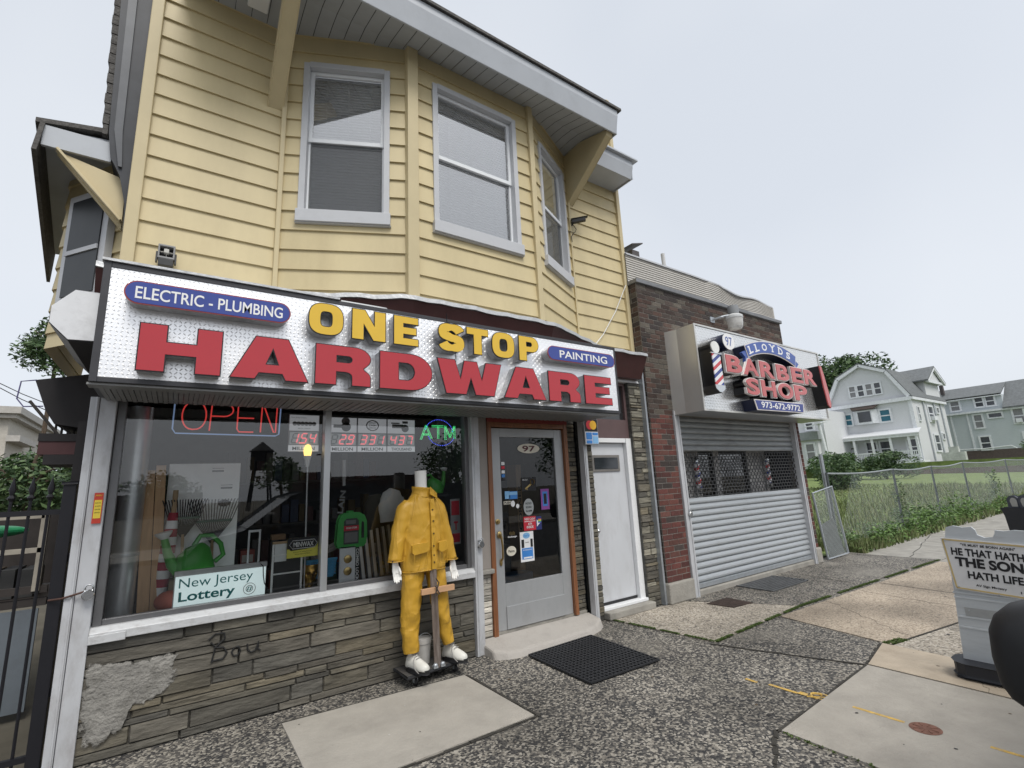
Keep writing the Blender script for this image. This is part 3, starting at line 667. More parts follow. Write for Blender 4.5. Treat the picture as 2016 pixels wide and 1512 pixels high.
# interior of the shop
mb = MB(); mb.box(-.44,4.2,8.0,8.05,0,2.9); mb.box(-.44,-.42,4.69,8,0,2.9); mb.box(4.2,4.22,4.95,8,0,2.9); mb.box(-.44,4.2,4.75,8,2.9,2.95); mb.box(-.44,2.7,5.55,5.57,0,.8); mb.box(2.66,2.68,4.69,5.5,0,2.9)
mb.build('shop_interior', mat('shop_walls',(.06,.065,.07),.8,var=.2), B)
mb = MB(); mb.box(1.2,2.4,5.9,6.05,2.80,2.88); k = mb.build('ceiling_light', WHITE, B); MB().box(1.22,2.38,5.91,6.04,2.785,2.799).build('tube', em('shop_tube',(.9,.95,1),2), k)
mb = MB(); mb.box(-.42,2.65,4.68,5.6,.78,.80); mb.build('display_shelf', mat('shelf_board',(.12,.115,.11),.7,var=.2), B)
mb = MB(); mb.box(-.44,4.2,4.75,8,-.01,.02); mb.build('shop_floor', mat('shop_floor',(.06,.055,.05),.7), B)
mb = MB()
for k in range(4):
    mb.box(-.2,2.4,6.6,6.9,.3+.5*k,.33+.5*k,(.03,.028,.026))
    for q in range(26):
        x = -.2+.1*q; c = random.choice([(.05,.02,.02),(.02,.03,.06),(.07,.06,.05),(.03,.03,.03),(.06,.04,.01),(.09,.09,.09)]); mb.box(x,x+random.uniform(.05,.09),6.6,6.75,.335+.5*k,.335+.5*k+random.uniform(.1,.36),c)
mb.build('stock_shelves', mat('stock',(1,1,1),.6,attr=True), B)
mb = MB(); rs = random.Random(5); x = .55
while x < 2.5:
    w_ = rs.uniform(.06,.15); z = .805
    for k in range(rs.choice([1,2,2,3])):
        h = rs.uniform(.07,.2); c = rs.choice([(.20,.05,.04),(.06,.09,.18),(.22,.18,.12),(.12,.12,.13),(.25,.19,.05),(.07,.13,.08),(.28,.27,.25)]); d_ = rs.uniform(0,.04)
        mb.box(x,x+w_,5.25+d_,5.45,z,z+h,c); mb.box(x+.012,x+w_-.012,5.248+d_,5.2495+d_,z+h*.45,z+h*.8,(.32,.31,.28)); z += h+.002
    x += w_+rs.uniform(.005,.03)
mb.build('packaged_stock', mat('boxed_stock',(1,1,1),.7,attr=True), B)
# end channels of the roll-down gates
def channel(name, x0,x1, z0,z1, y0=4.53, y1=4.62):
    mb = MB(); w = x1-x0
    mb.box(x0,x0+w*.34,y0,y1,z0,z1); mb.box(x0+w*.36,x1,y0+.012,y1,z0,z1); mb.box(x0+w*.22,x0+w*.30,y0-.008,y0-.001,z0,z1)
    return mb.build(name, CHAN, B, bevel=.003)
channel('gate_channel', -.55,-.40,-.02,2.42); channel('gate_channel', 2.60,2.70,0,2.45); channel('gate_channel', 4.225,4.295,.0,2.42)
# entrance
mb = MB(); mb.box(2.70,2.86,4.64,4.72,.79,2.45); mb.build('jamb_panel', mat('taupe_paint',(.30,.27,.245),.6,var=.06), B)
mb = MB(); stones(mb, 2.705,2.86,.12,.74,4.652,(.055,.06),(.16,.2,.11),[(.50,.47,.41),(.44,.41,.36)],.012); mb.box(2.70,2.86,4.653,4.70,.02,.74,(.2,.19,.17)); mb.build('painted_brick', STONE, B)
mb = MB(); mb.box(2.70,2.87,4.58,4.70,.742,.788); mb.build('cap_stone', CONC2, B, bevel=.01)
mb = MB(); mb.box(2.862,2.915,4.62,4.72,.06,2.37); mb.box(3.99,4.045,4.62,4.72,.12,2.37); mb.box(2.915,3.99,4.625,4.72,2.31,2.365); mb.build('door_frame', WOODO, B, bevel=.004)
mb = MB(); mb.box(2.86,4.05,4.62,4.72,2.366,2.45); mb.build('door_head', mat('dark_red_paint',(.20,.03,.025),.5,var=.15), B)
DOORM = mat('worn_aluminium_door',(.40,.41,.42),.42,.35,var=.1,vs=4,dirt=.4,ds=4,dcol=(.2,.19,.18),stretch=(1,1,.5))
mb = MB()
mb.box(2.92,3.045,4.66,4.705,.14,2.30); mb.box(3.855,3.985,4.66,4.705,.14,2.30); mb.box(3.045,3.855,4.66,4.705,2.20,2.30); mb.box(3.045,3.855,4.66,4.705,.14,.60)
dr = mb.build('shop_door', DOORM, B, bevel=.003)
mb = MB(); mb.box(3.045,3.855,4.648,4.659,.145,.37); mb.build('kick_plate', DOORM, dr, bevel=.002)
mb = MB(); mb.face([(3.045,4.68,.60),(3.855,4.68,.60),(3.855,4.68,2.20),(3.045,4.68,2.20)]); mb.build('pane', glass('door_glass',(.7,.73,.73),1.5), dr)
mb = MB(); mb.lathe([(.028,0),(.028,.012),(.018,.016),(.012,.03)], (2.975,4.66,1.26), (0,-1,0)); mb.build('lock', BRASS, dr, smooth=True)
mb = MB(); mb.tube([(2.985,4.655,1.13),(2.985,4.61,1.10),(2.99,4.60,1.0),(2.995,4.61,.88),(2.995,4.65,.84)], [.012,.013,.011,.011,.014], 8); mb.ball((2.985,4.645,1.12),.03,.012,.04); mb.ball((2.995,4.65,.83),.018,.012,.04); mb.build('handle', BRASS, dr, smooth=True)
# stickers on the door glass (behind and on the pane)
def stick(x, z, wd, ht, m, shape='r', label=None, y=4.672):
    mb = MB()
    if shape == 'r': mb.box(x-wd/2,x+wd/2,y-.001,y,z-ht/2,z+ht/2)
    else: mb.lathe([(.5,0),(.5,.001)], (x,y,z), (0,-1,0), 28, sx=wd, sy=ht) if False else mb.pxz([(x+wd/2*math.cos(t*math.pi/14), z+ht/2*math.sin(t*math.pi/14)) for t in range(28)], y-.001, y)
    o = mb.build('sticker', m, dr); 
    if label: o['label'] = label
    return o
def stext(par, s, x, z, wd, ht, m, bold=.01, y=4.6695): return MB().text(s,(x,y,z),wd=wd,ht=ht,bold=bold).build('lettering', m, par)
CREAM = mat('cream_sticker',(.66,.62,.52),.4); SKY = mat('pale_blue_print',(.22,.45,.72),.4); CBL = mat('blue_print',(.05,.22,.58),.4); RDP = mat('red_print',(.55,.03,.05),.4); PUR = mat('purple_print',(.25,.07,.30),.4); GRYS = mat('grey_sticker',(.33,.35,.35),.5)
MARO = mat('maroon_print',(.09,.015,.02),.4)
q = stick(3.465,2.068,.33,.115,CREAM,'o','cream oval house number plate'); stext(q,'97',3.465,2.066,.19,.07,MARO,.022)
for z,m in ((1.895,WHF),(1.85,RDP),(1.80,WHF),(1.757,CBL),(1.715,INK)): stick(3.085,z,.045,.034,m)
q = stick(3.44,1.65,.215,.155,INK,label='black poster with a brass key'); 
mb = MB(); mb.tube([(3.49+.028*math.cos(t*.45),4.6698,1.672+.036*math.sin(t*.45)) for t in range(14)],.010,6,closed=True,flat=.3); mb.bar((3.47,4.6698,1.65),(3.385,4.6698,1.595),.02,.002,(0,1,0)); mb.bar((3.40,4.6698,1.60),(3.415,4.6698,1.585),.01,.002,(0,1,0)); mb.build('key_picture', BRASS, q)
MB().text('WE CUT',(3.385,4.6695,1.70),wd=.08,ht=.018).build('lettering', WHF, q)
stick(3.13,1.54,.07,.085,SKY); q = stick(3.21,1.535,.115,.085,CBL); stick(3.21,1.555,.115,.035,SKY,y=4.6705)
q = stick(3.125,1.455,.10,.036,CREAM,label='small push label'); stext(q,'PUSH',3.125,1.455,.085,.024,INK,.03)
stick(3.20,1.44,.055,.07,WHF,'o'); stick(3.265,1.41,.045,.05,WHF,'o')
q = stick(3.42,1.39,.145,.19,GRYS,'o','round grey faded sticker')
for k in range(3): stext(q,('NOTICE','SECURED','ALARM')[k],3.42,1.43-.042*k,.085,.022,INK,.01)
q = stick(3.67,1.465,.125,.24,PUR,label='purple and blue game poster'); stick(3.67,1.47,.075,.17,CBL,y=4.6705); stick(3.67,1.47,.045,.12,INK,y=4.6695)
q = stick(3.425,1.205,.175,.155,RDP,label='red cash machine sign'); stext(q,'NEED CASH?',3.425,1.255,.15,.026,WHF,.012); MB().box(3.345,3.505,4.6695,4.6705,1.225,1.231).build('rule', WHF, q)
stext(q,'ATM',3.425,1.20,.055,.026,WHF,.02); stext(q,'INSIDE',3.425,1.165,.095,.028,WHF,.02)
q = stick(3.555,1.20,.085,.15,mat('navy_print',(.03,.04,.16),.4),label='navy sticker with a rainbow arrow'); MB().face([(3.525,4.6695,1.24),(3.575,4.6695,1.20),(3.525,4.6695,1.16)]).build('arrow', WHF, q); 
mb = MB(); [mb.box(3.545,3.59,4.6690,4.6695,1.20+.012*k,1.212+.012*k,c) for k,c in enumerate(((.1,.1,.5),(.1,.4,.1),(.7,.6,.05),(.6,.1,.1)))]; mb.build('rainbow', LEAFM, q)
q = stick(3.37,.955,.19,.325,WHF,label='white and blue service poster'); stick(3.37,.88,.155,.12,CBL,y=4.6705); stick(3.365,1.075,.10,.065,SKY,'o',y=4.6705); stick(3.31,.99,.038,.09,INK,y=4.6705); stick(3.435,.99,.032,.09,INK,y=4.6705); stext(q,'Thank You',3.365,1.075,.075,.02,CBL,.02); stext(q,'IN MASK',3.37,1.0,.05,.012,INK,.01); stext(q,'PLEASE KEEP DISTANCE',3.37,.92,.13,.012,WHF,.01); stick(3.375,.835,.12,.016,WHF,y=4.6695)
q = stick(3.15,.93,.13,.105,CREAM,'o','oval cream sticker'); stext(q,'Paints',3.15,.93,.08,.026,INK,.01)
q = stick(3.17,1.10,.005,.005,WHF); stext(q,'Exchange',3.17,1.08,.12,.024,WHF,.02); mb = MB(); [mb.bar((3.14+.015*k,4.67,1.10),(3.135+.017*k,4.67,1.13+.01*(k%2)),.005,.001,(0,1,0)) for k in range(5)]; mb.build('crown_mark', BRASS, q)
mb = MB()
mb.box(3.56,3.64,5.1,5.3,.62,1.9,(.24,.15,.08)); mb.box(3.35,3.55,5.3,5.6,.5,.92,(.16,.16,.15)); mb.box(3.10,3.3,5.4,5.6,.5,.80,(.22,.18,.12)); mb.box(3.1,3.6,4.9,5.1,.3,.63,(.05,.09,.15)); mb.box(3.1,3.9,6.3,6.5,.3,1.7,(.04,.05,.04))
mb.build('boxed_stock', mat('boxed_stock',(1,1,1),.7,attr=True), B)
MB().text('DOG CORNER',(3.6,5.098,1.2),u=(0,0,1),v=(-1,0,0),wd=.9,ht=.05,bold=.03).build('box_lettering', INK, B)
# step
mb = MB(); bo = [(2.68,4.66),(2.69,4.36),(2.80,4.28),(2.95,4.245),(3.15,4.26),(3.4,4.245),(3.65,4.27),(3.9,4.27),(4.08,4.33),(4.22,4.42),(4.22,4.66)]; to = [(x,min(y+.035,4.66),.115 if y > 4.6 else .05+.03*(y-4.24)/.18) for x,y in bo]; mb.add([(x,y,-.01) for x,y in bo]+to, [(i,(i+1)%11,11+(i+1)%11,11+i) for i in range(11)]+[tuple(range(11,22))]); mb.build('door_step', mat('step_concrete',(.40,.375,.345),.85,var=.14,vs=4,bump=.3,bs=50,dirt=.45,ds=4,dcol=(.2,.18,.16)), B, bevel=.02)
mb = MB(); mb.box(2.87,4.2,4.6601,4.74,.02,.138); mb.build('threshold', CONC2, B)
# stone piers
mb = MB(); stones(mb, 4.05,4.225,0,2.45,4.70,(.04,.05,.06,.075),(.17,.12,.25),SC,.02); stones(mb, 4.295,4.425,0.05,2.5,4.60,(.035,.045,.055,.07),(.13,.2),SC2+SC,.02)
stones(mb, 4.61,4.75,.05,2.3,4.43,(.035,.045,.055),(.14,.2),SC,.012,ax='y')
stones(mb, 5.235,5.50,0,3.0,4.60,(.04,.05,.065,.08,.1),(.13,.27,.2),SC2+SC,.022)
mb.box(4.04,4.226,4.702,4.74,0,2.45,(.05,.05,.05)); mb.box(4.294,4.425,4.602,4.74,0,2.5,(.06,.06,.055)); mb.box(5.235,5.5,4.602,4.74,0,3.0,(.07,.07,.065))
mb.build('stone_pier', STONE, B)
mb = MB(); mb.box(5.47,5.505,4.52,4.60,0,3.3); mb.build('conduit', GALV, B)
# side door
mb = MB(); mb.box(4.43,4.455,4.66,4.75,.1,2.2); mb.box(5.135,5.235,4.64,4.75,.1,2.21); mb.box(4.455,5.135,4.65,4.75,2.15,2.21); mb.build('side_door_frame', WHITE, B, bevel=.004)
mb = MB(); mb.box(4.46,5.13,4.70,4.735,.155,2.145); sdm = mb.build('side_door', mat('white_door',(.54,.555,.58),.5,var=.05,vs=3,dirt=.35,ds=4,dcol=(.30,.29,.28),stretch=(1,1,.4)), B, bevel=.003)
mb = MB(); mb.box(4.50,5.02,4.685,4.699,1.765,1.985); mb.build('light_frame', mat('taupe_frame',(.17,.16,.15),.5), sdm, bevel=.004)
mb = MB(); mb.box(4.54,4.98,4.680,4.6845,1.80,1.95); mb.build('pane', mat('dark_pane2',(.02,.024,.03),.06,spec=.9), sdm)
mb = MB(); mb.ball((4.50,4.675,1.02),.03); mb.lathe([(.02,0),(.02,.02)],(4.50,4.70,1.13),(0,-1,0)); mb.build('knob', CHROME, sdm, smooth=True)
mb = MB(); mb.box(4.46,5.13,4.69,4.74,.125,.154); mb.build('door_sweep', BLACK, sdm)
mb = MB(); mb.box(4.43,5.24,4.60,4.78,.085,.122); mb.build('side_sill', WHITE, B, bevel=.006)
mb = MB(); mb.box(4.42,5.26,4.50,4.79,0,.084); mb.build('side_step', CONC2, B, bevel=.012)
mb = MB(); mb.box(4.43,5.234,4.66,4.75,2.212,2.47); mb.build('transom_panel', mat('mauve_panel',(.115,.075,.075),.5,var=.08), B)
mb = MB(); mb.box(4.43,5.234,4.70,4.72,2.472,3.0); mb.build('transom_pane', mat('dark_pane3',(.03,.03,.032),.1,spec=.8), B)
mb = MB(); mb.box(4.43,4.46,4.66,4.70,2.472,3.0); mb.box(5.19,5.234,4.66,4.70,2.472,3.0); mb.box(4.46,5.19,4.66,4.70,2.96,3.0); mb.build('transom_frame', mat('mauve_panel',(0,0,0)), B)
mb = MB()
for k in range(3): mb.pyz([(4.58,3.005+.05*k),(4.60,3.05+.05*k),(4.72,3.05+.05*k),(4.72,3.005+.05*k)], 4.43,5.46)
mb.build('white_siding', WHITE, B)
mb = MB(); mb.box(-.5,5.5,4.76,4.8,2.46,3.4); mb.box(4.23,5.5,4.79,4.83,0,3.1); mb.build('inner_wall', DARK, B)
# slack white cable across the siding
mb = MB(); mb.tube([(5.44,4.62,4.55),(5.2,4.655,4.1),(4.9,4.66,3.7),(4.55,4.55,3.42)], .006, 5); tag(mb.build('cable', WHITE), 'thin white cable slanting down the yellow siding', 'cable')
# ------------------------------------------------------------------ hardware shop sign
PLATE = diamond('tread_plate', (.92,.92,.93), 36, rough=.36, bump=.5)
RET = mat('letter_return', (.40,.40,.41), .4, .6, var=.2, vs=30, bump=.3, bs=60)
BLKF = mat('black_trim', (.012,.012,.014), .35)
SG = thing('hardware_sign', 'long tread-plate shop sign reading ONE STOP HARDWARE above the shop window', 'shop sign', (1.85,4.3,2.42))
mb = MB(); mb.box(-.45,4.19,3.85,3.86,2.435,3.165); mb.build('sign_panel', PLATE, SG)
mb = MB(); mb.box(-.49,-.45,3.845,4.4,2.40,3.21); mb.box(4.19,4.215,3.845,4.4,2.40,3.20); mb.box(-.45,4.19,3.845,4.4,2.40,2.434); mb.box(-.45,4.19,3.845,4.35,3.166,3.20); mb.box(-.45,4.19,4.3,4.35,2.434,3.166)
mb.build('sign_frame', mat('charcoal_frame',(.055,.055,.06),.4,.3), SG, bevel=.003)
mb = MB()
for k in range(150): 
    x = -.46+4.66*k/150; mb.box(x,x+.026,4.0,4.52,2.395-.004*(k%2),2.399)
mb.box(-.5,4.2,4.4,4.60,2.425,2.47); mb.box(-.5,4.2,3.87,3.99,2.385,2.399)
mb.build('sign_underside', mat('ribbed_aluminium',(.26,.26,.255),.5,.4,var=.1), SG)
mb = MB(); mb.pyz([(3.83,3.205),(3.83,3.222),(4.36,3.30),(4.36,3.20)], -.50,1.0); mb.build('cap_flashing', FLASH, SG)
def glyph(c):
    if c == 'H': return [[(0,0),(0,1),(.31,1),(.31,.63),(.69,.63),(.69,1),(1,1),(1,0),(.69,0),(.69,.37),(.31,.37),(.31,0)]]
    if c == 'A': return [[(0,0),(.29,1),(.71,1),(1,0),(.70,0),(.655,.15),(.345,.15),(.295,0)],[(.425,.345),(.515,.76),(.605,.345)]]
    if c == 'R': return [[(0,0),(0,1),(.70,1)]+arc(.70,.72,.30,.28,80,-40,8)+[(.86,.46)]+arc(.78,.22,.22,.20,60,0,5)+[(1,0),(.66,0),(.66,.22)]+arc(.52,.22,.14,.12,0,90,5)+[(.36,.34),(.36,0)],[(.36,.57),(.36,.76),(.56,.76)]+arc(.58,.665,.08,.095,80,-80,6)+[(.56,.57)]]
    if c == 'P': return [[(0,0),(0,1),(.66,1)]+arc(.66,.69,.34,.31,80,-80,10)+[(.66,.38),(.36,.38),(.36,0)],[(.36,.59),(.36,.79),(.56,.79)]+arc(.58,.69,.09,.10,80,-80,6)+[(.56,.59)]]
    if c == 'D': return [[(0,0),(0,1),(.58,1)]+arc(.58,.5,.42,.5,85,-85,14)+[(.58,0)],[(.34,.25),(.34,.75),(.50,.75)]+arc(.50,.5,.16,.25,80,-80,8)+[(.50,.25)]]
    if c == 'W': return [[(0,1),(.255,1),(.34,.42),(.405,1),(.60,1),(.675,.42),(.75,1),(1,1),(.87,0),(.575,0),(.5,.52),(.42,0),(.125,0)]]
    if c == 'E': return [[(0,0),(0,1),(1,1),(1,.77),(.37,.77),(.37,.62),(.92,.62),(.92,.39),(.37,.39),(.37,.23),(1,.23),(1,0)]]
    if c == 'N': return [[(0,0),(0,1),(.37,1),(.67,.46),(.67,1),(1,1),(1,0),(.64,0),(.33,.55),(.33,0)]]
    if c == 'T': return [[(0,1),(1,1),(1,.75),(.68,.75),(.68,0),(.32,0),(.32,.75),(0,.75)]]
    if c == 'O':
        se = lambda rx,ry,p: [(.5+rx*math.copysign(abs(math.cos(t))**p,math.cos(t)), .5+ry*math.copysign(abs(math.sin(t))**p,math.sin(t))) for t in [2*math.pi*k/32 for k in range(32)]]
        return [se(.5,.5,.72), se(.185,.255,.62)]
    if c == 'S':
        cl = arc(.5,.70,.345,.185,8,270,16)[:-1]+arc(.5,.30,.345,.185,90,-172,16)
        wd = .125; L, R = [], []
        for i,p in enumerate(cl):
            a, b = cl[max(i-1,0)], cl[min(i+1,len(cl)-1)]; d = Vector((b[0]-a[0],b[1]-a[1])).normalized()
            kx = .155*abs(d.y)+.115*abs(d.x)
            L.append((p[0]-d.y*kx, p[1]+d.x*kx)); R.append((p[0]+d.y*kx, p[1]-d.x*kx))
        return [L+R[::-1]]
def bigletter(c, x0, x1, z0, z1, face, parent, yf, depth, rim=.007, ret=RET, rimm=BLKF):
    loops = glyph(c); w, h = x1-x0, z1-z0
    lp = [[(a*w,b*h) for a,b in q] for q in loops]
    O = (x0, yf, z0)
    body = MB().geo(loops_geo(lp), O, wd=1, ht=1, depth=depth-.008, front=-.008, keep=True).build('letter', ret, parent)
    MB().geo(loops_geo(lp, rim), O, wd=1, ht=1, depth=.009, front=-.0005, keep=True).build('letter_rim', rimm, body)
    MB().geo(loops_geo(lp), O, wd=1, ht=1, depth=.004, front=.003, keep=True).build('letter_face', face, body)
for c,x0,x1 in (('H',-.258,.192),('A',.255,.754),('R',.808,1.225),('D',1.306,1.765),('W',1.822,2.487),('A',2.521,3.02),('R',3.07,3.49),('E',3.568,3.968)):
    bigletter(c, x0, x1, 2.470, 2.777, RED, SG, 3.73, .12)
for c,x0,x1 in (('O',.748,1.002),('N',1.075,1.347),('E',1.424,1.64),('S',1.842,2.09),('T',2.125,2.355),('O',2.402,2.656),('P',2.718,2.958)):
    bigletter(c, x0, x1, 2.858, 3.108, YELF, SG, 3.73, .12)
def pill(x0,x1,z0,z1,txt,tx0,tx1,th):
    r = (z1-z0)/2; zc = (z0+z1)/2
    o = lambda d: arc(x1-r,zc,r-d,r-d,-90,90,14)+arc(x0+r,zc,r-d,r-d,90,270,14)
    b = MB().pxz(o(0), 3.738, 3.85).build('name_plate', RET, SG)
    MB().pxz(o(-.004), 3.7305, 3.7375).build('plate_rim', mat('red_rim',(.30,.05,.05),.4), b)
    MB().pxz(o(.004), 3.728, 3.7304).build('plate_face', BLUEF, b)
    MB().text(txt,((tx0+tx1)/2,3.727,zc-.002),wd=tx1-tx0,ht=th,bold=.012).build('lettering', WHF, b)
pill(-.36,.614,2.905,3.055,'ELECTRIC - PLUMBING',-.305,.562,.083)
pill(3.085,4.06,2.908,3.056,'PAINTING',3.24,3.94,.082)
# alarm sounder above the sign
t = thing('alarm_sounder', 'small boxy alarm siren on a bracket above the left end of the sign', 'alarm siren', (-.2,4.66,3.55))
mb = MB(); mb.box(-.262,-.148,4.56,4.66,3.60,3.615); mb.box(-.262,-.148,4.56,4.66,3.705,3.72); mb.box(-.262,-.25,4.56,4.66,3.615,3.705); mb.box(-.16,-.148,4.56,4.66,3.615,3.705); mb.box(-.26,-.15,4.655,4.66,3.60,3.72); mb.build('housing', mat('grey_plastic',(.25,.25,.25),.5), t, bevel=.003)
mb = MB(); mb.box(-.25,-.16,4.62,4.65,3.615,3.705); mb.build('horn_throat', BLACK, t)
mb = MB(); mb.box(-.222,-.188,4.55,4.60,3.645,3.68); mb.box(-.208,-.202,4.575,4.60,3.615,3.705); mb.box(-.25,-.16,4.575,4.60,3.657,3.663); mb.build('horn_cone', mat('pale_plastic',(.5,.49,.45),.5), t, bevel=.003)
mb = MB(); mb.pyz([(4.57,3.545),(4.67,3.545),(4.67,3.598),(4.56,3.598)], -.255,-.155); mb.box(-.275,-.263,4.58,4.62,3.57,3.66); mb.box(-.147,-.135,4.58,4.62,3.57,3.66); mb.build('bracket', mat('dark_plastic',(.07,.07,.07),.5), t, bevel=.003)
# security camera
t = thing('security_camera', 'small black bullet security camera with dangling wires on the yellow siding', 'security camera', (4.46,4.68,5.32))
mb = MB(); mb.lathe([(.03,0),(.03,.012),(.012,.02),(.012,.05)], (4.46,4.675,5.32),(0,-1,0)); mb.build('mount', BLACK, t, smooth=True)
mb = MB(); mb.bar((4.44,4.64,5.33),(4.60,4.52,5.36),.055,.05); mb.bar((4.43,4.645,5.365),(4.63,4.50,5.40),.07,.008); mb.build('camera_body', BLACK, t, bevel=.008)
mb = MB(); mb.tube([(4.46,4.65,5.31),(4.50,4.62,5.22),(4.47,4.63,5.16),(4.40,4.66,5.18)], .005, 5); mb.tube([(4.46,4.63,5.16),(4.42,4.65,5.10),(4.43,4.65,5.02)], .006, 5); mb.build('wire', BLACK, t)
# roll shutter housing at the alley side
t = thing('shutter_housing', 'dark roll-shutter box with a white octagonal end plate left of the sign', 'shutter box', (-.6,4.4,2.7))
oc = [(-.735,2.79),(-.735,2.90),(-.63,3.03),(-.505,3.03),(-.505,2.69),(-.635,2.685)]
mb = MB(); mb.pxz(oc, 4.0,5.05); mb.build('box', mat('dark_bronze',(.05,.05,.055),.45,.3), t)
mb = MB(); mb.pxz([(x*.97-.018,z*.97+.086) for x,z in oc], 3.99,3.999); mb.build('end_plate', mat('chalky_white',(.72,.73,.75),.5,var=.06,dirt=.3,ds=9,dcol=(.3,.3,.3)), t)
# credit card sign at the gate channel
t = thing('card_sign', 'small double card-logo sign hanging from the gate channel by the side door', 'card sign', (4.32,4.5,2.12))
mb = MB(); mb.box(4.205,4.445,4.47,4.495,2.10,2.44); mb.build('sign_box', mat('sign_grey',(.3,.31,.32),.4), t, bevel=.003)
mb = MB(); mb.box(4.215,4.435,4.466,4.4695,2.27,2.43); cs = mb.build('upper_panel', INK, t)
o = lambda cx: [(cx+.058*math.cos(k*math.pi/14), 2.35+.058*math.sin(k*math.pi/14)) for k in range(28)]
MB().pxz(o(4.295), 4.463,4.4655).build('red_disc', mat('logo_red',(.50,.03,.04),.4), cs); MB().pxz(o(4.355), 4.462,4.4628).build('yellow_disc', mat('logo_yellow',(.75,.42,.03),.4), cs)
mb = MB(); mb.box(4.215,4.435,4.466,4.4695,2.11,2.262); cs = mb.build('lower_panel', WHF, t)
mb = MB(); mb.box(4.225,4.325,4.463,4.4655,2.165,2.255); mb.box(4.335,4.43,4.463,4.4655,2.22,2.255); mb.box(4.225,4.325,4.463,4.4655,2.115,2.155); mb.build('blue_block', CBL, cs)
mb = MB(); mb.box(4.335,4.43,4.463,4.4655,2.115,2.21); mb.build('pale_block', SKY, cs)
# padlocks
def padlock(name, x, y, z, s, label):
    t = thing(name, label, 'padlock', (x,y,z), 'padlocks on the gate channels')
    MB().lathe([(.001,0),(.034*s,.0),(.036*s,.004),(.036*s,.026),(.032*s,.03)], (x,y,z), (0,-1,0), 20).build('lock_body', CHROME, t, smooth=True)
    MB().tube([(x-.022*s,y-.014,z+.02*s),(x-.022*s,y-.014,z+.05*s)]+[(x+.022*s*math.cos(a),y-.014,z+.05*s+.02*s*math.sin(a)) for a in (2.4,1.57,.7)]+[(x+.022*s,y-.014,z+.05*s),(x+.022*s,y-.014,z+.02*s)], .006*s, 8).build('shackle', CHROME, t, smooth=True)
padlock('padlock', -.425,4.515,1.06,.95,'steel disc padlock with a chain on the left gate channel')
padlock('padlock', 2.665,4.52,1.06,.95,'steel disc padlock on the channel between window and door')
padlock('padlock', 6.13,4.465,1.12,.95,'dark padlock on the left rail of the barber shutter')
mb = MB(); mb.tube([(-.44,4.505,1.085),(-.50,4.51,1.07),(-.56,4.52,1.055),(-.63,4.55,1.05)], .007, 6); tag(mb.build('chain', mat('rusty_chain',(.09,.05,.04),.7,.4)), 'rusty chain from the left padlock towards the iron gate', 'chain')
mb = MB(); mb.box(2.63,2.67,4.505,4.528,1.04,1.11); tag(mb.build('hasp', CHROME, bevel=.004), 'steel hasp beside the padlock on the channel right of the shop window', 'hasp')
t = thing('notice_tag', 'red and yellow notice sticker on the left white gate channel', 'sticker', (-.436,4.53,1.52))
mb = MB(); mb.box(-.46,-.41,4.526,4.5285,1.525,1.735); k = mb.build('tag_base', mat('tag_red',(.50,.05,.03),.4), t)
MB().box(-.455,-.415,4.5245,4.5258,1.56,1.685).build('tag_field', mat('tag_yellow',(.72,.55,.06),.4), t)
MB().text('JERSEY',(-.435,4.5245,1.715),wd=.038,ht=.012,bold=.02).build('lettering', YELF, t)
for j in range(4): MB().text(('LOCK','& GATE','SALES','SERVICE')[j],(-.435,4.5235,1.665-.022*j),wd=.03,ht=.008).build('lettering', INK, t)

# ------------------------------------------------------------------ brick barber shop
BB = thing('barber_building', 'low one-storey dark red brick shop with a half-closed roll shutter', 'building', (7.7,4.6,0))
def bricks(mb, x0,x1,z0,z1,y, cols, ax='x', s=1, dep=.006):
    z = z0; r = 0; bh, bl, g = .067, .205, .010
    while z < z1-.01:
        h = min(bh, z1-z); x = x0-(.0 if r%2 else bl/2)
        while x < x1:
            a,b = max(x,x0), min(x+bl,x1)
            if b-a > .02:
                c = random.choice(cols); f = random.uniform(.75,1.25); d = dep*random.uniform(.4,1)
                def P(p,q,o): return (p,y-o,q) if ax == 'x' else (y-s*o,p,q)
                v = [P(a,z,0),P(b,z,0),P(b,z+h,0),P(a,z+h,0),P(a+.002,z+.002,d),P(b-.002,z+.002,d),P(b-.002,z+h-.002,d),P(a+.002,z+h-.002,d)]
                mb.add(v, [(4,5,6,7),(0,1,5,4),(1,2,6,5),(2,3,7,6),(3,0,4,7)] if (ax == 'x' or s < 0) else [(7,6,5,4),(4,5,1,0),(5,6,2,1),(6,7,3,2),(7,4,0,3)], (c[0]*f,c[1]*f,c[2]*f))
            x += bl+g
        z += bh+g; r += 1
BC = [(.105,.036,.030),(.125,.046,.036),(.085,.032,.028),(.12,.052,.042),(.055,.042,.038)]
BCD = [(.052,.034,.028),(.070,.040,.031),(.038,.030,.028),(.085,.054,.043),(.06,.045,.038),(.10,.086,.07)]
mb = MB(); bricks(mb, 5.53,6.03,.27,2.55,4.50,BC); bricks(mb, 9.67,9.84,.27,2.6,4.50,BC); bricks(mb, 4.51,4.75,.27,4.56,5.53,BCD,'y',1); bricks(mb, 5.53,9.78,2.56,4.56,4.50,BCD)
mb.build('brick_wall', BRICK, BB)
mb = MB(); mb.box(5.532,6.032,4.502,4.9,.2,2.55); mb.box(9.668,9.84,4.502,5.2,.2,2.6); mb.box(5.532,9.80,4.502,5.1,2.55,4.56); mb.box(9.6,9.84,5.2,14,0,4.5); mb.box(5.53,5.56,4.8,14,0,4.5)
mb.build('mortar_bed', MORTAR, BB)
for x0,x1 in ((5.505,6.05),(9.66,9.86)): MB().box(x0,x1,4.455,4.75,0,.265).build('pier_base', CONC2, BB, bevel=.02)
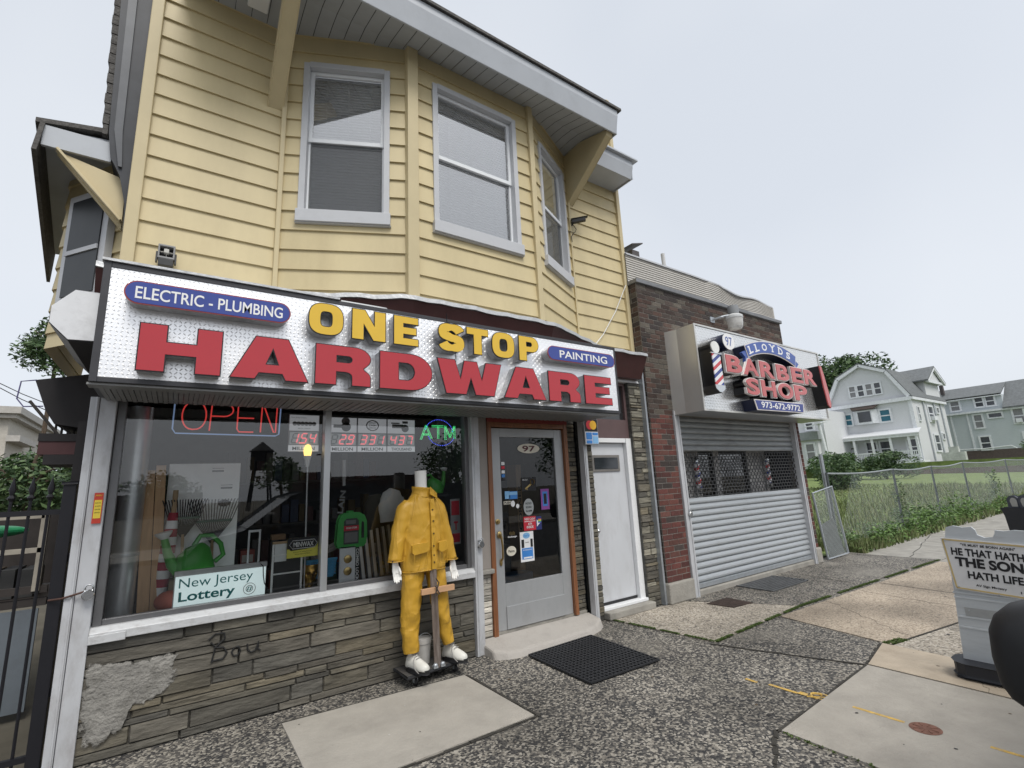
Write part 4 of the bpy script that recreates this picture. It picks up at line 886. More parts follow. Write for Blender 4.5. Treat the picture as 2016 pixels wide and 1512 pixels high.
mb = MB(); mb.box(5.50,9.82,4.46,4.9,4.562,4.625); mb.build('coping', mat('lead_coping',(.20,.205,.215),.5,.3,var=.15,vs=8), BB, bevel=.006)
mb = MB()
top = lambda x: 5.07 + (.02 if x < 8 else 0) - .06*max(0,(x-7.2)/2.6) - (.10*math.sin((x-8)*2.6)**2*.5 if x > 8 else 0)
X = [5.5+4.34*i/40 for i in range(41)]
nrow = 12
for i in range(40):
    for k in range(nrow):
        f = lambda x,q: 4.63+(top(x)-4.63)*q/nrow
        wv = lambda x: 4.63+.02*math.sin(x*3.1)*(x > 7.6)
        a,b = X[i],X[i+1]
        mb.face([(a,wv(a)-.014,f(a,k)),(b,wv(b)-.014,f(b,k)),(b,wv(b)-.002,f(b,k+1)),(a,wv(a)-.002,f(a,k+1))])
        mb.face([(a,wv(a),f(a,k)),(b,wv(b),f(b,k)),(b,wv(b)-.014,f(b,k)),(a,wv(a)-.014,f(a,k))])
mb.box(9.82,9.86,4.60,4.66,4.63,4.95)
mb.build('vinyl_siding', mat('beige_vinyl',(.47,.45,.415),.5,var=.06,vs=3), BB)
mb = MB()
for i in range(40): a,b = X[i],X[i+1]; mb.face([(a,4.60,top(a)+.012),(b,4.60,top(b)+.012),(b,4.70,top(b)+.012),(a,4.70,top(a)+.012)]); mb.face([(a,4.60,top(a)-.015),(b,4.60,top(b)-.015),(b,4.60,top(b)+.012),(a,4.60,top(a)+.012)])
mb.box(5.5,9.84,4.7,14,4.5,4.62); mb.build('roof_edge', GREYTRIM, BB)
mb = MB(); mb.tube([(6.99,5.0,4.9),(6.97,5.0,5.62)], .035, 10); mb.build('vent_pipe', mat('white_pipe',(.6,.6,.6),.5), BB, smooth=True)
mb = MB(); mb.box(6.14,6.32,5.0,5.3,5.0,5.50); mb.prism([(6.10,4.95,5.56),(6.38,4.95,5.64),(6.38,5.3,5.64),(6.10,5.3,5.56)],(0,0,.02)); mb.build('chimney_cap', mat('rust_cap',(.10,.09,.09),.6,.3), BB)
# shutter
def slats(mb, x0,x1,z0,z1,y,pitch,amp=.022):
    z = z0
    while z < z1-.005:
        h = min(pitch, z1-z); pr = [(y+.004,z),(y-amp*.55,z+.006),(y-amp,z+h*.22),(y-amp*1.05,z+h*.45),(y-amp*.7,z+h*.72),(y-amp*.1,z+h*.93),(y+.004,z+h)]
        for (a,b),(c,d) in zip(pr,pr[1:]): mb.face([(x0,a,b),(x1,a,b),(x1,c,d),(x0,c,d)])
        z += pitch
SHUT = mat('galvanised_shutter',(.40,.425,.445),.42,.35,var=.07,vs=4,stretch=(1,1,6),dirt=.45,ds=4,dcol=(.2,.195,.19))
mb = MB(); slats(mb, 6.15,9.60,.155,1.33,4.56,.0905); k = mb.build('shutter', SHUT, BB, smooth=True, ang=50)
mb = MB(); slats(mb, 6.15,9.60,2.02,2.62,4.56,.0905); mb.build('upper_slats', mat('dark_grey_shutter',(.26,.275,.28),.45,.3,var=.12,vs=4,stretch=(1,1,6),dirt=.5,ds=3,dcol=(.1,.1,.1)), k, smooth=True, ang=50)  # upper slats: darker grey than the lower ones, with random darker blotches
mb = MB(); mb.box(6.14,9.61,4.535,4.575,.085,.152); mb.build('bottom_bar', GALV, k, bevel=.004)
mb = MB()
for j in range(13):
    z = 1.345+.054*j; mb.tube([(6.15,4.556,z),(9.60,4.556,z)], .0055, 5)
    for q in range(36):
        x = 6.2+.095*q+(.0475 if j%2 else 0)
        if j < 12 and x < 9.6: mb.box(x-.006,x+.006,4.55,4.562,z,z+.054)
mb.build('grille', mat('dark_grille',(.09,.092,.095),.45,.5), k)
for x0,x1 in ((6.045,6.15),(9.60,9.675)):
    mb = MB(); mb.box(x0,x1,4.475,4.485,.0,2.62); mb.box(x0,x0+.008,4.486,4.60,0,2.62); mb.box(x1-.03,x1,4.465,4.474,0,2.62); mb.build('shutter_rail', CHAN, BB, bevel=.002)
mb = MB(); mb.box(6.05,9.66,4.50,4.9,-.02,.075); mb.build('shop_sill', CONC2, BB, bevel=.015)
# barber shop front behind the grille
mb = MB(); mb.box(6.1,9.7,6.8,6.85,0,2.6); mb.box(6.03,6.06,4.7,6.8,0,2.6); mb.box(9.64,9.67,4.7,6.8,0,2.6); mb.box(6.03,9.67,4.65,6.85,2.6,2.65); mb.build('barber_interior', DARK, BB)
mb = MB()
for x0,x1 in ((6.72,7.12),(7.55,7.70),(8.58,9.20)): bricks(mb, x0,x1,.1,2.5,4.90,[(.52,.51,.49),(.46,.45,.44)]); mb.box(x0,x1,4.902,4.96,.1,2.5,(.22,.22,.22))
mb.build('white_brick_pier', BRICK, BB)
mb = MB()
for x0,x1 in ((6.1,6.72),(7.12,7.55),(7.70,8.58),(9.2,9.6)): mb.box(x0,x1,4.93,4.97,.1,.95); mb.box(x0,x0+.03,4.93,4.97,.95,2.5); mb.box(x1-.03,x1,4.93,4.97,.95,2.5)
mb.build('inner_frame', mat('black_frame',(.03,.03,.032),.4,.3), BB)
mb = MB()
for x0,x1 in ((6.1,6.72),(7.12,7.55),(7.70,8.58),(9.2,9.6)): mb.face([(x0,4.95,.95),(x1,4.95,.95),(x1,4.95,2.5),(x0,4.95,2.5)])
mb.build('inner_pane', GLASS, BB)
def pole_mat():
    m = bpy.data.materials.new('barber_stripes'); m.use_nodes = True; n,l = m.node_tree.nodes, m.node_tree.links
    t = n.new('ShaderNodeTexCoord'); s = n.new('ShaderNodeSeparateXYZ'); l.new(t.outputs['Object'], s.inputs[0])
    a = n.new('ShaderNodeMath'); a.operation = 'MULTIPLY_ADD'; a.inputs[1].default_value = -.62; l.new(s.outputs['X'], a.inputs[0]); l.new(s.outputs['Z'], a.inputs[2])
    b = n.new('ShaderNodeMath'); b.operation = 'MULTIPLY'; b.inputs[1].default_value = 4.6; l.new(a.outputs[0], b.inputs[0])
    f = n.new('ShaderNodeMath'); f.operation = 'FRACT'; l.new(b.outputs[0], f.inputs[0])
    r = n.new('ShaderNodeValToRGB'); r.color_ramp.interpolation = 'CONSTANT'
    while len(r.color_ramp.elements) < 4: r.color_ramp.elements.new(.5)
    for e,(p,c) in zip(r.color_ramp.elements, ((0,(.75,.75,.78)),(.25,(.04,.06,.24)),(.5,(.75,.75,.78)),(.75,(.55,.06,.07)))): e.position = p; e.color = (*c,1)
    l.new(f.outputs[0], r.inputs[0]); l.new(r.outputs[0], n['Principled BSDF'].inputs['Base Color']); n['Principled BSDF'].inputs['Roughness'].default_value = .25
    return m
STRIPE = pole_mat()
for x,la in ((6.94,'left of the two striped barber poles behind the shutter grille'),(9.09,'right of the two striped barber poles behind the shutter grille')):
    t = thing('barber_pole', la, 'barber pole', (x,4.82,1.38), 'barber poles behind the grille')
    MB().lathe([(.045,1.46),(.045,1.86)], (x,4.82,0)).build('cylinder', STRIPE, t, smooth=True)
    MB().lathe([(.03,1.36),(.055,1.40),(.055,1.45)], (x,4.82,0)).box(x-.01,x+.01,4.82,4.9,1.40,1.42).build('end_cap', CHROME, t, smooth=True); MB().lathe([(.055,1.87),(.055,1.90),(.04,1.93),(.02,1.97)], (x,4.82,0)).build('end_cap', CHROME, t, smooth=True)
t = thing('barber_sign', 'steel-sided barber shop sign with red letters and a barber pole emblem', 'shop sign', (8.0,4.4,2.56))
BPL = diamond('barber_plate', (.80,.80,.79), 24, rough=.22, bump=.5)
mb = MB(); mb.box(6.10,9.97,4.0,4.012,2.565,3.835); mb.build('sign_panel', BPL, t)
STEEL = mat('stainless_steel',(.76,.75,.72),.42,.75,var=.05,vs=2)
mb = MB(); mb.pxy([(6.095,4.0),(6.095,4.3),(6.06,4.50),(6.075,4.50),(6.11,4.3),(6.11,4.0)], 2.555,3.845); mb.box(9.97,9.985,4.0,4.5,2.555,3.845); mb.box(6.11,9.97,4.013,4.5,3.83,3.84)
mb.build('sign_case', STEEL, t)
mb = MB(); mb.box(6.11,9.97,4.013,4.5,2.555,2.566); mb.build('sign_soffit', ALU, t)
mb = MB(); mb.box(6.085,9.985,3.985,3.999,3.825,3.85); mb.box(6.085,9.985,3.985,3.999,2.55,2.575); mb.box(6.085,6.112,3.985,3.999,2.575,3.825); mb.box(9.958,9.985,3.985,3.999,2.575,3.825); mb.build('sign_trim', mat('pale_trim',(.62,.62,.6),.4,.3), t)
NAVY = mat('navy_return',(.012,.018,.05),.35); PINK = mat('pinkish_red_face',(.50,.095,.095),.25,var=.05,coat=.4); BLU2 = mat('barber_blue',(.06,.11,.36),.3); PALE = mat('acrylic_white',(.68,.64,.62),.3)  # letter faces: a plain pinkish red colour, without emission
YF = 3.79
K_ = 3.79/3.60                      # the measured outline, carried to the plane the letters really stand in
def bx_(x): return x*K_
def bz_(z): return 1.65+(z-1.65)*K_
def bletter(c, x0,x1,z0,z1, fm=PINK):
    x0,x1,z0,z1 = bx_(x0),bx_(x1),bz_(z0),bz_(z1)
    C = ((x0+x1)/2, YF, (z0+z1)/2); w, h = x1-x0, z1-z0
    b = MB().geo(text_geo(c,.045,.5,0), C, wd=w, ht=h, depth=.04, front=0).build('letter', PALE, t)
    MB().geo(text_geo(c,.05,.5,0), (C[0],C[1],C[2]), wd=w*.97, ht=h*.97, depth=.155, front=-.045).build('letter_return', BLKF, b)
    MB().geo(text_geo(c,.022,.5,.008), C, wd=w*.915, ht=h*.90, depth=.01, front=.010).build('letter_face', fm, b)
for c,x0,x1 in zip('BARBER',(6.115,6.53,6.985,7.465,7.925,8.345),(6.535,6.965,7.42,7.86,8.315,8.77)): bletter(c,x0,x1,3.02,3.292)
for c,x0,x1 in zip('SHOP',(6.557,6.955,7.425,7.93),(6.917,7.385,7.91,8.375)): bletter(c,x0,x1,2.732,3.0)
# pole emblem
def pole_emblem(cx, z0, z1, w):
    cx,z0,z1,w = bx_(cx)+.03,bz_(z0),bz_(z1),w*K_
    o = [(cx-w/2,z0+.11),(cx-w/2,z1-.19)]+arc(cx,z1-.105,w/2*1.02,.105,200,-20,12)[0:]+[(cx+w/2,z1-.19),(cx+w/2,z0+.11),(cx+w*.58,z0+.06),(cx+.02,z0),(cx-.02,z0),(cx-w*.58,z0+.06)]
    b = MB().pxz(o, YF+.012, 3.999).build('pole_emblem', BLKF, t)
    MB().pxz([(cx-w/2+.01,z0+.115),(cx+w/2-.01,z0+.115),(cx+w/2-.01,z1-.205),(cx-w/2+.01,z1-.205)], YF, YF+.0115).build('stripes', STRIPE, b)
    MB().pxz(arc(cx,z1-.105,w*.44,.09,0,360,24)[:-1], YF-.004, YF+.0115).build('globe', mat('milky_white',(.72,.73,.70),.2), b)
    mb = MB(); mb.box(cx-w*.58,cx+w*.58,YF-.006,YF+.0115,z1-.204,z1-.19); mb.pxz([(cx-w*.56,z0+.113),(cx+w*.56,z0+.113),(cx+w*.5,z0+.06),(cx+.03,z0+.01),(cx-.03,z0+.01),(cx-w*.5,z0+.06)], YF-.004,YF+.0115); mb.build('end_cap', CHROME, b)
pole_emblem(5.895,2.72,3.455,.21)
# right-hand emblem seen nearly edge-on: tapering black case with a red face
o = [(8.86,3.415),(8.98,3.30),(9.06,3.05),(9.10,2.72),(8.98,2.71),(8.90,3.0),(8.84,3.30)]
o = [(9.53,3.50),(9.60,3.49),(9.65,3.33),(9.71,3.05),(9.735,2.80),(9.70,2.73),(9.62,2.78),(9.56,3.1)]
b = MB().pxz([(x-.06,z) for x,z in o], YF+.02, 3.999).build('end_emblem', BLKF, t)
MB().pxz([(x-.06,z) for x,z in o], YF, YF+.019).build('emblem_face', PINK, b)
b = MB().pxz(arc(bx_(6.28),bz_(3.482),.148,.125,0,360,28)[:-1], YF+.01, 3.999).build('number_disc', NAVY, t)
MB().pxz(arc(bx_(6.28),bz_(3.482),.148,.125,0,360,28)[:-1], YF, YF+.009).build('disc_face', WHF, b); MB().text('97',(bx_(6.28),YF-.001,bz_(3.482)),wd=.17,ht=.14,bold=.004).build('lettering', BLU2, b)
# curved name ribbon
cx, cz, R1 = bx_(7.44), bz_(3.46)-1.93*K_, 1.93*K_
def rib(r0,r1,a0,a1,n=16): return [(cx+1.0*r1*math.cos(RAD(a)), cz+r1*math.sin(RAD(a))) for a in np.linspace(a0,a1,n)]+[(cx+r0*math.cos(RAD(a)), cz+r0*math.sin(RAD(a))) for a in np.linspace(a1,a0,n)]
o = rib(R1-.02,R1+.165,111,69)
b = MB().pxz(o, YF+.012, 3.999).build('name_ribbon', NAVY, t)
MB().pxz(rib(R1-.035,R1+.175,111.3,68.7), YF+.004, YF+.0115).build('ribbon_edge', PALE, b); MB().pxz(rib(R1-.018,R1+.158,110.8,69.2), YF-.002, YF+.0035).build('ribbon_face', BLU2, b)
for a0 in (112.6,67.4):
    p = [(cx+r*math.cos(RAD(a)), cz+r*math.sin(RAD(a))) for r,a in (((R1-.09,a0-2),(R1+.09,a0-2),(R1+.09,a0+2),(R1,a0+.6),(R1-.09,a0+2)) if a0 > 90 else ((R1-.09,a0+2),(R1+.09,a0+2),(R1+.09,a0-2),(R1,a0-.6),(R1-.09,a0-2)))]
    MB().pxz(p, YF+.013, YF+.06).build('ribbon_tail', BLU2, b)
for c,a in zip('LLOYDS', (107.6,102.2,96,89.2,82.2,75.6)):
    O = Vector((cx+(R1+.07)*math.cos(RAD(a)), YF-.003, cz+(R1+.07)*math.sin(RAD(a)))); v = Vector((math.cos(RAD(a)),0,math.sin(RAD(a)))); u = Vector((v.z,0,-v.x))
    mb = MB().text(c, O, u=u, v=v, wd={'L':.115,'O':.155,'Y':.15,'D':.14,'S':.12}[c], ht=.115, bold=.03, front=0)
    sf = {'L':[(-.05,-.055),(-.05,.055)],'D':[(-.055,-.055),(-.055,.055)],'Y':[(-.065,.055),(.065,.055),(0,-.055)],'S':[(.045,.045),(-.045,-.045)]}.get(c,[])
    for du,dv in sf:
        P = O+u*du+v*dv; mb.obox(P+Vector((0,.0005,0)), u, v, (0,1,0), .032 if c != 'S' else .008, .009 if c != 'S' else .022, .0008)
    mb.build('lettering', WHF, b)
o = [(bx_(x),bz_(z)) for x,z in ((6.715,2.685),(8.185,2.70),(8.145,2.545),(6.77,2.53))]
b = MB().pxz(o, YF+.01, 3.999).build('phone_plate', NAVY, t); MB().pxz(o, YF, YF+.009).build('plate_edge', PALE, b)
MB().pxz([(bx_(x),bz_(z)) for x,z in ((6.745,2.673),(8.155,2.687),(8.125,2.557),(6.79,2.543))], YF-.003, YF-.0005).build('plate_face', mat('phone_blue',(.03,.05,.23),.3), b)
MB().text('973-672-9772',(bx_(7.46),YF-.005,bz_(2.615)),wd=1.2,ht=.098,bold=.016).build('lettering', WHF, b)
# wall lamp
t = thing('wall_lamp', 'grey dusk-to-dawn lamp with a ribbed clear globe on the brick wall', 'lamp', (7.6,4.4,4.1))
mb = MB(); mb.lathe([(.075,4.30),(.085,4.31),(.09,4.43),(.085,4.45),(.03,4.46)], (7.60,4.2,0)); mb.build('ballast', mat('lamp_grey',(.23,.24,.25),.5), t, smooth=True)
mb = MB(); mb.lathe([(.135,4.22),(.14,4.235),(.135,4.27),(.09,4.299)], (7.60,4.2,0)); mb.build('collar', mat('lamp_white',(.62,.63,.63),.4), t, smooth=True)
mb = MB(); mb.lathe([(.05,4.035),(.095,4.04),(.115,4.075),(.128,4.14),(.13,4.219)], (7.60,4.2,0), n=36)
for k in range(30): mb.bar((7.60+.114*math.cos(k*.209),4.2+.114*math.sin(k*.209),4.07),(7.60+.131*math.cos(k*.209),4.2+.131*math.sin(k*.209),4.215),.008,.004)
mb.build('globe', mat('ribbed_globe',(.52,.51,.49),.2,coat=.6,var=.1,vs=30), t, smooth=True)
mb = MB(); mb.tube([(7.56,4.23,4.30),(7.46,4.35,4.28),(7.42,4.495,4.27)], .02, 8); mb.box(7.36,7.48,4.485,4.4999,4.22,4.32); mb.build('arm', GALV, t)
# pavement grates
t = thing('pavement_grate', 'small rusty solid grate in the pavement by the barber shop pier', 'grate', (6.08,4.0,.004))
mb = MB(); mb.pxy([(5.86,4.18),(6.32,4.18),(6.30,3.80),(5.92,3.83)], .004,.012); mb.build('plate', mat('rust_plate',(.05,.034,.028),.8,.3,var=.4,vs=14,bump=.7,bs=40), t)
t = thing('cellar_grating', 'long barred cellar grating under the roll shutter', 'grating', (7.5,4.2,.003))
mb = MB(); mb.box(7.06,8.07,3.92,4.48,.0045,.0058); mb.build('pit', BLACK, t)
mb = MB()
for k in range(10): mb.box(7.06,8.07,3.93+.058*k,3.945+.058*k,.0062,.02)
mb.box(7.05,7.075,3.92,4.48,.0062,.021); mb.box(8.06,8.08,3.92,4.48,.0062,.021); mb.build('bar', mat('grating_steel',(.16,.165,.17),.5,.5,var=.2), t)
mb = MB(); mb.lathe([(.001,.0072),(.082,.0072),(.085,.0092),(.078,.0105),(.07,.0092),(.03,.0105),(.001,.010)], (4.06,1.40,0), n=28); 
for k in range(8): mb.bar((4.06+.03*math.cos(k*.785),1.40+.03*math.sin(k*.785),.0112),(4.06+.066*math.cos(k*.785),1.40+.066*math.sin(k*.785),.0112),.006,.003)
tag(mb.build('valve_cover', mat('rusty_iron',(.19,.095,.07),.8,.2,var=.35,vs=30), smooth=True), 'round rusty iron valve cover in the grey pavement slab', 'valve cover')
# doormat
mb = MB(); Q = [Vector((2.99,4.21,0)),Vector((3.85,4.24,0)),Vector((3.80,3.29,0)),Vector((2.97,3.32,0))]
def mq(u,v): return (Q[0]*(1-u)+Q[1]*u)*(1-v)+(Q[3]*(1-u)+Q[2]*u)*v
N = 19
for i in range(N+1):
    a,b = mq(i/N,0),mq(i/N,1); mb.bar((a.x,a.y,.012),(b.x,b.y,.012),.016,.013); a,b = mq(0,i/N),mq(1,i/N); mb.bar((a.x,a.y,.0125),(b.x,b.y,.0125),.016,.013)
mb.pxy([tuple(mq(*k).xy) for k in ((0,0),(1,0),(1,1),(0,1))], .003,.005)
tag(mb.build('doormat', BLKRUB), 'black perforated rubber mat in front of the entrance step', 'doormat')

# ------------------------------------------------------------------ mannequin in oilskins
RAIN = mat('yellow_oilskin', (.50,.285,.03), .45, var=.08, vs=5, bump=.7, bs=9, stretch=(1.4,1.4,.55))
creases(RAIN, 4.5, .55, (1.5,1.5,.55), .035)
MAN = thing('mannequin', 'headless white shop mannequin in a yellow rain jacket and trousers', 'mannequin', (1.98,4.38,.09))
MY = 4.37
def tex(nm, sc):
    t = bpy.data.textures.get(nm) or bpy.data.textures.new(nm,'CLOUDS'); t.noise_scale = sc; t.noise_depth = 2; return t
def limb(mb, K, nr=46, n=28, fold=.05, seed=0):
    rings = []
    for i in range(nr+1):
        t = i/nr*(len(K)-1); j = min(int(t),len(K)-2); f = t-j; f = f*f*(3-2*f)*.5+f*.5
        x,y,z,rx,ry = [a+(b-a)*f for a,b in zip(K[j],K[j+1])]
        d = (Vector(K[j+1][:3])-Vector(K[j][:3])).normalized()
        ax = Vector((1,0,0)); ax = (ax-d*ax.dot(d)).normalized(); ay = d.cross(ax)
        rings.append([tuple(Vector((x,y,z))+(ax*rx*math.cos(a)+ay*ry*math.sin(a))*(1+fold*math.sin(3*a+seed+z*19)*math.sin(z*37+seed*2+a)+fold*.6*math.sin(a*2-z*30+seed))) for a in [2*math.pi*k/n for k in range(n)]])
    return mb.loft(rings)
def cloth(o, st, sc, nm):
    s = o.modifiers.new('sub','SUBSURF'); s.levels = s.render_levels = 1
    d = o.modifiers.new('folds','DISPLACE'); d.texture = tex(nm, sc); d.strength = st; d.mid_level = .5; d.texture_coords = 'GLOBAL'
mb = MB()
limb(mb, [(1.955,MY,.925,.215,.14),(1.95,MY,1.08,.205,.13),(1.945,MY,1.28,.198,.125),(1.94,MY,1.44,.195,.12),(1.94,MY,1.525,.165,.10),(1.94,MY,1.595,.10,.085),(1.94,MY,1.615,.085,.08)], 60, 40, .018, 1)
limb(mb, [(1.82,MY,1.53,.06,.065),(1.765,MY,1.465,.070,.08),(1.715,MY-.01,1.27,.066,.075),(1.675,MY-.03,1.03,.062,.066)], 46, 24, .035, 2)
limb(mb, [(2.06,MY,1.53,.06,.065),(2.115,MY,1.465,.070,.08),(2.17,MY-.01,1.24,.066,.075),(2.225,MY-.03,.985,.062,.066)], 46, 24, .035, 4)
jk = mb.build('jacket', RAIN, MAN, smooth=True, ang=70)
r = jk.modifiers.new('join','REMESH'); r.mode = 'VOXEL'; r.voxel_size = .011; r.use_smooth_shade = True
sm = jk.modifiers.new('soft','SMOOTH'); sm.iterations = 5; sm.factor = .5
d = jk.modifiers.new('folds','DISPLACE'); d.texture = tex('jacket_folds',.10); d.strength = .011; d.mid_level = .5; d.texture_coords = 'GLOBAL'
mb = MB()
limb(mb, [(1.94,MY,1.575,.10,.09),(1.945,MY,1.625,.088,.082),(1.95,MY,1.665,.10,.092)], 8, 28, .03, 1)
for q in (mb,): q.f = [f for f in q.f if len(f) == 4]; q.c = q.c[:len(q.f)]; q.m = q.m[:len(q.f)]
cl = mb.build('collar', RAIN, jk, smooth=True, ang=70); so = cl.modifiers.new('th','SOLIDIFY'); so.thickness = .006
mb = MB(); mb.prism([(2.0,MY-.07,1.665),(2.09,MY-.02,1.605),(2.06,MY-.09,1.56),(1.975,MY-.115,1.60)], (0,-.006,.004)); mb.build('collar_flap', RAIN, jk, bevel=.003)
def fy(z): return MY-(.152 if z < 1.05 else .146 if z < 1.3 else .140 if z < 1.45 else .125)
mb = MB()
zz = [.94+.62*k/12 for k in range(13)]
for a,b in zip(zz,zz[1:]): mb.face([(1.972,fy(a)-.008,a),(2.012,fy(a)-.006,a),(2.012,fy(b)-.006,b),(1.972,fy(b)-.008,b)])
pk = mb.build('placket', RAIN, jk); so = pk.modifiers.new('th','SOLIDIFY'); so.thickness = .01
mb = MB()
for z in (1.0,1.06,1.14,1.25,1.36,1.46): mb.lathe([(.001,0),(.007,0),(.007,.006)], (1.992,fy(z)-.008,z), (0,-1,0), 10)
mb.ball((1.625,MY-.09,1.045),.007); mb.build('snap_button', mat('brown_snap',(.05,.03,.02),.4), jk)
for x0,x1 in ((1.785,1.94),(2.045,2.135)):
    mb = MB(); o = [(x0,1.165),(x1,1.175),(x1-.005,1.115),(x1-.02,1.10),(x0+.02,1.085),(x0,1.10)]
    mb.pxz(o, fy(1.12)-.018, fy(1.12)+.025); mb.build('pocket_flap', RAIN, jk, bevel=.004)
for nm, pts in (('seam',[(1.855,MY-.075,1.60),(1.825,MY-.118,1.52),(1.80,MY-.135,1.42),(1.785,MY-.13,1.34)]),('seam',[(2.03,MY-.075,1.60),(2.06,MY-.118,1.52),(2.085,MY-.135,1.42),(2.10,MY-.13,1.34)])):
    MB().tube(pts, .0035, 5).build(nm, RAIN, jk)
for cx_,cz_,rx_ in ((1.675,1.034,.064),(2.225,.989,.064)):
    MB().tube([(cx_+rx_*math.cos(a),MY-.03+.068*math.sin(a),cz_) for a in np.linspace(0,6.28,25)[:-1]], .0045, 6, closed=True).build('cuff', RAIN, jk)
MB().tube([(1.955+.213*math.cos(a),MY+.139*math.sin(a),.930+.004*math.sin(3*a)) for a in np.linspace(0,6.28,49)[:-1]], .0045, 6, closed=True).build('hem', RAIN, jk)
for x0,x1 in ((1.80,1.925),(2.05,2.125)): MB().tube([(x0,fy(1.0)-.012,1.085),(x0,fy(1.0)-.004,.985),(x1,fy(1.0)-.004,.985),(x1,fy(1.0)-.012,1.085)], .0028, 5).build('pocket_seam', RAIN, jk)
mb = MB()
limb(mb, [(1.862,MY+.01,1.02,.115,.12),(1.850,MY,.88,.100,.105),(1.822,MY-.02,.62,.088,.088),(1.818,MY-.01,.45,.082,.085),(1.826,MY-.02,.25,.066,.07)], 56, 28, .055, 3)
limb(mb, [(2.06,MY+.01,1.02,.115,.12),(2.075,MY,.88,.092,.10),(2.105,MY-.03,.62,.080,.085),(2.135,MY-.02,.45,.072,.08),(2.185,MY-.03,.262,.052,.06)], 56, 28, .06, 7)
tr = mb.build('trousers', RAIN, MAN, smooth=True, ang=80); cloth(tr, .014, .085, 'trouser_folds')
WHM = mat('white_mannequin', (.72,.71,.68), .3, var=.03)
mb = MB(); limb(mb, [(1.94,MY,1.50,.14,.08),(1.94,MY,1.60,.075,.07),(1.938,MY,1.68,.055,.057),(1.935,MY,1.825,.056,.06)], 20, 24, 0); bd = mb.build('body', WHM, MAN, smooth=True)
MB().lathe([(.001,1.826),(.045,1.826),(.047,1.832),(.001,1.834)], (1.935,MY,0)).build('neck_cap', BLACK, bd)
def hand(x, y, z, s, tilt):
    """Relaxed hand hanging down: wrist, palm, four curled fingers and a side thumb."""
    mb = MB()
    limb(mb, [(x,y,z+.10,.024,.021),(x,y,z+.05,.023,.02),(x+.002*s,y-.002,z+.02,.030,.017),(x+.006*s,y-.006,z-.03,.036,.016),(x+.008*s,y-.012,z-.055,.033,.014)], 14, 14, 0)
    for k,(o,L) in enumerate(((-.026,.075),(-.009,.085),(.009,.079),(.026,.062))):
        bx, by, bz = x+.008*s+o*1.0, y-.012, z-.048
        mb.tube([(bx,by,bz),(bx+.003*s+o*.1,by-.008,bz-L*.42),(bx+.002*s+o*.12,by-.022,bz-L*.75),(bx+o*.1,by-.04,bz-L)], [.0095,.0092,.0085,.006], 8)
    tx = x-.030*tilt
    mb.tube([(x-.016*tilt,y-.008,z+.012),(tx,y-.022,z-.018),(tx-.006*tilt,y-.038,z-.045),(tx-.004*tilt,y-.048,z-.064)], [.013,.0115,.010,.007], 8)
    o = mb.build('hand', WHM, MAN, smooth=True, ang=80); r = o.modifiers.new('join','REMESH'); r.mode = 'VOXEL'; r.voxel_size = .0035; r.use_smooth_shade = True
    m = o.modifiers.new('soft','SMOOTH'); m.iterations = 4
hand(1.672,MY-.03,.985,1,-1); hand(2.24,MY-.03,.935,1,1)
def shoe(x, y, z, rot):
    c, s = math.cos(rot), math.sin(rot)
    def T(p): return (x+p[0]*c-p[1]*s, y+p[0]*s+p[1]*c, z+p[2])
    up = [(.045,.06),(.05,.0),(.054,-.08),(.052,-.15),(.03,-.20)]
    rings = []
    for w,yy,h in ((.030,.085,.06),(.044,.06,.105),(.046,.02,.12),(.047,-.03,.10),(.050,-.08,.075),(.050,-.13,.06),(.036,-.175,.045),(.012,-.19,.03)):
        rings.append([T((w*math.cos(a), yy, .028+max(h*math.sin(a),-.004) if math.sin(a) > 0 else .024)) for a in [2*math.pi*k/16 for k in range(16)]])
    b = MB().loft(rings).build('shoe', mat('white_shoe',(.66,.65,.6),.4,var=.05,dirt=.2,ds=9,dcol=(.3,.28,.25)), MAN, smooth=True, ang=60)
    sh = [T((.055*math.cos(a)*(1 if math.sin(a) > -.2 else .93), -.055+.145*math.sin(a), -.002)) for a in [2*math.pi*k/22 for k in range(22)]]
    MB().prism(sh, (0,0,.035)).build('sole', BLACK, b, bevel=.006)
    mb = MB()
    for yy,h in ((-.02,.128),(-.045,.115),(-.07,.105)): mb.tube([T((-.03,yy,h)),T((0,yy-.01,h+.012)),T((.03,yy,h))], .004, 5)
    mb.tube([T((0,-.03,.13)),T((-.05,-.06,.10)),T((-.065,-.10,.04)),T((-.05,-.13,.01))], .004, 5)
    mb.build('lace', mat('grey_lace',(.3,.29,.28),.7), b)
    limb(q := MB(), [T((0,.03,.09))+(.03,.035), T((0,.035,.2))+(.032,.035)], 6, 12, 0); q.build('ankle', WHM, b, smooth=True)
shoe(1.845,MY-.03,.112,.25); shoe(2.215,MY-.01,.112,.35)
STD = thing('display_dolly', 'dark wheeled dolly with an upright wooden pole holding up the mannequin', 'dolly', (2.03,4.38,0))
mb = MB(); mb.pxy([(1.76,4.26),(2.33,4.33),(2.31,4.56),(1.75,4.52)], .075,.102); mb.build('deck', mat('weathered_board',(.07,.066,.062),.8,var=.3,vs=9,bump=.5,bs=30,stretch=(.4,4,4)), STD, bevel=.008)
mb = MB(); mb.tube([(1.75,4.25,.088),(2.34,4.32,.088),(2.32,4.57,.088),(1.74,4.53,.088)], .016, 8, closed=True); mb.build('rim', BLKRUB, STD, smooth=True)
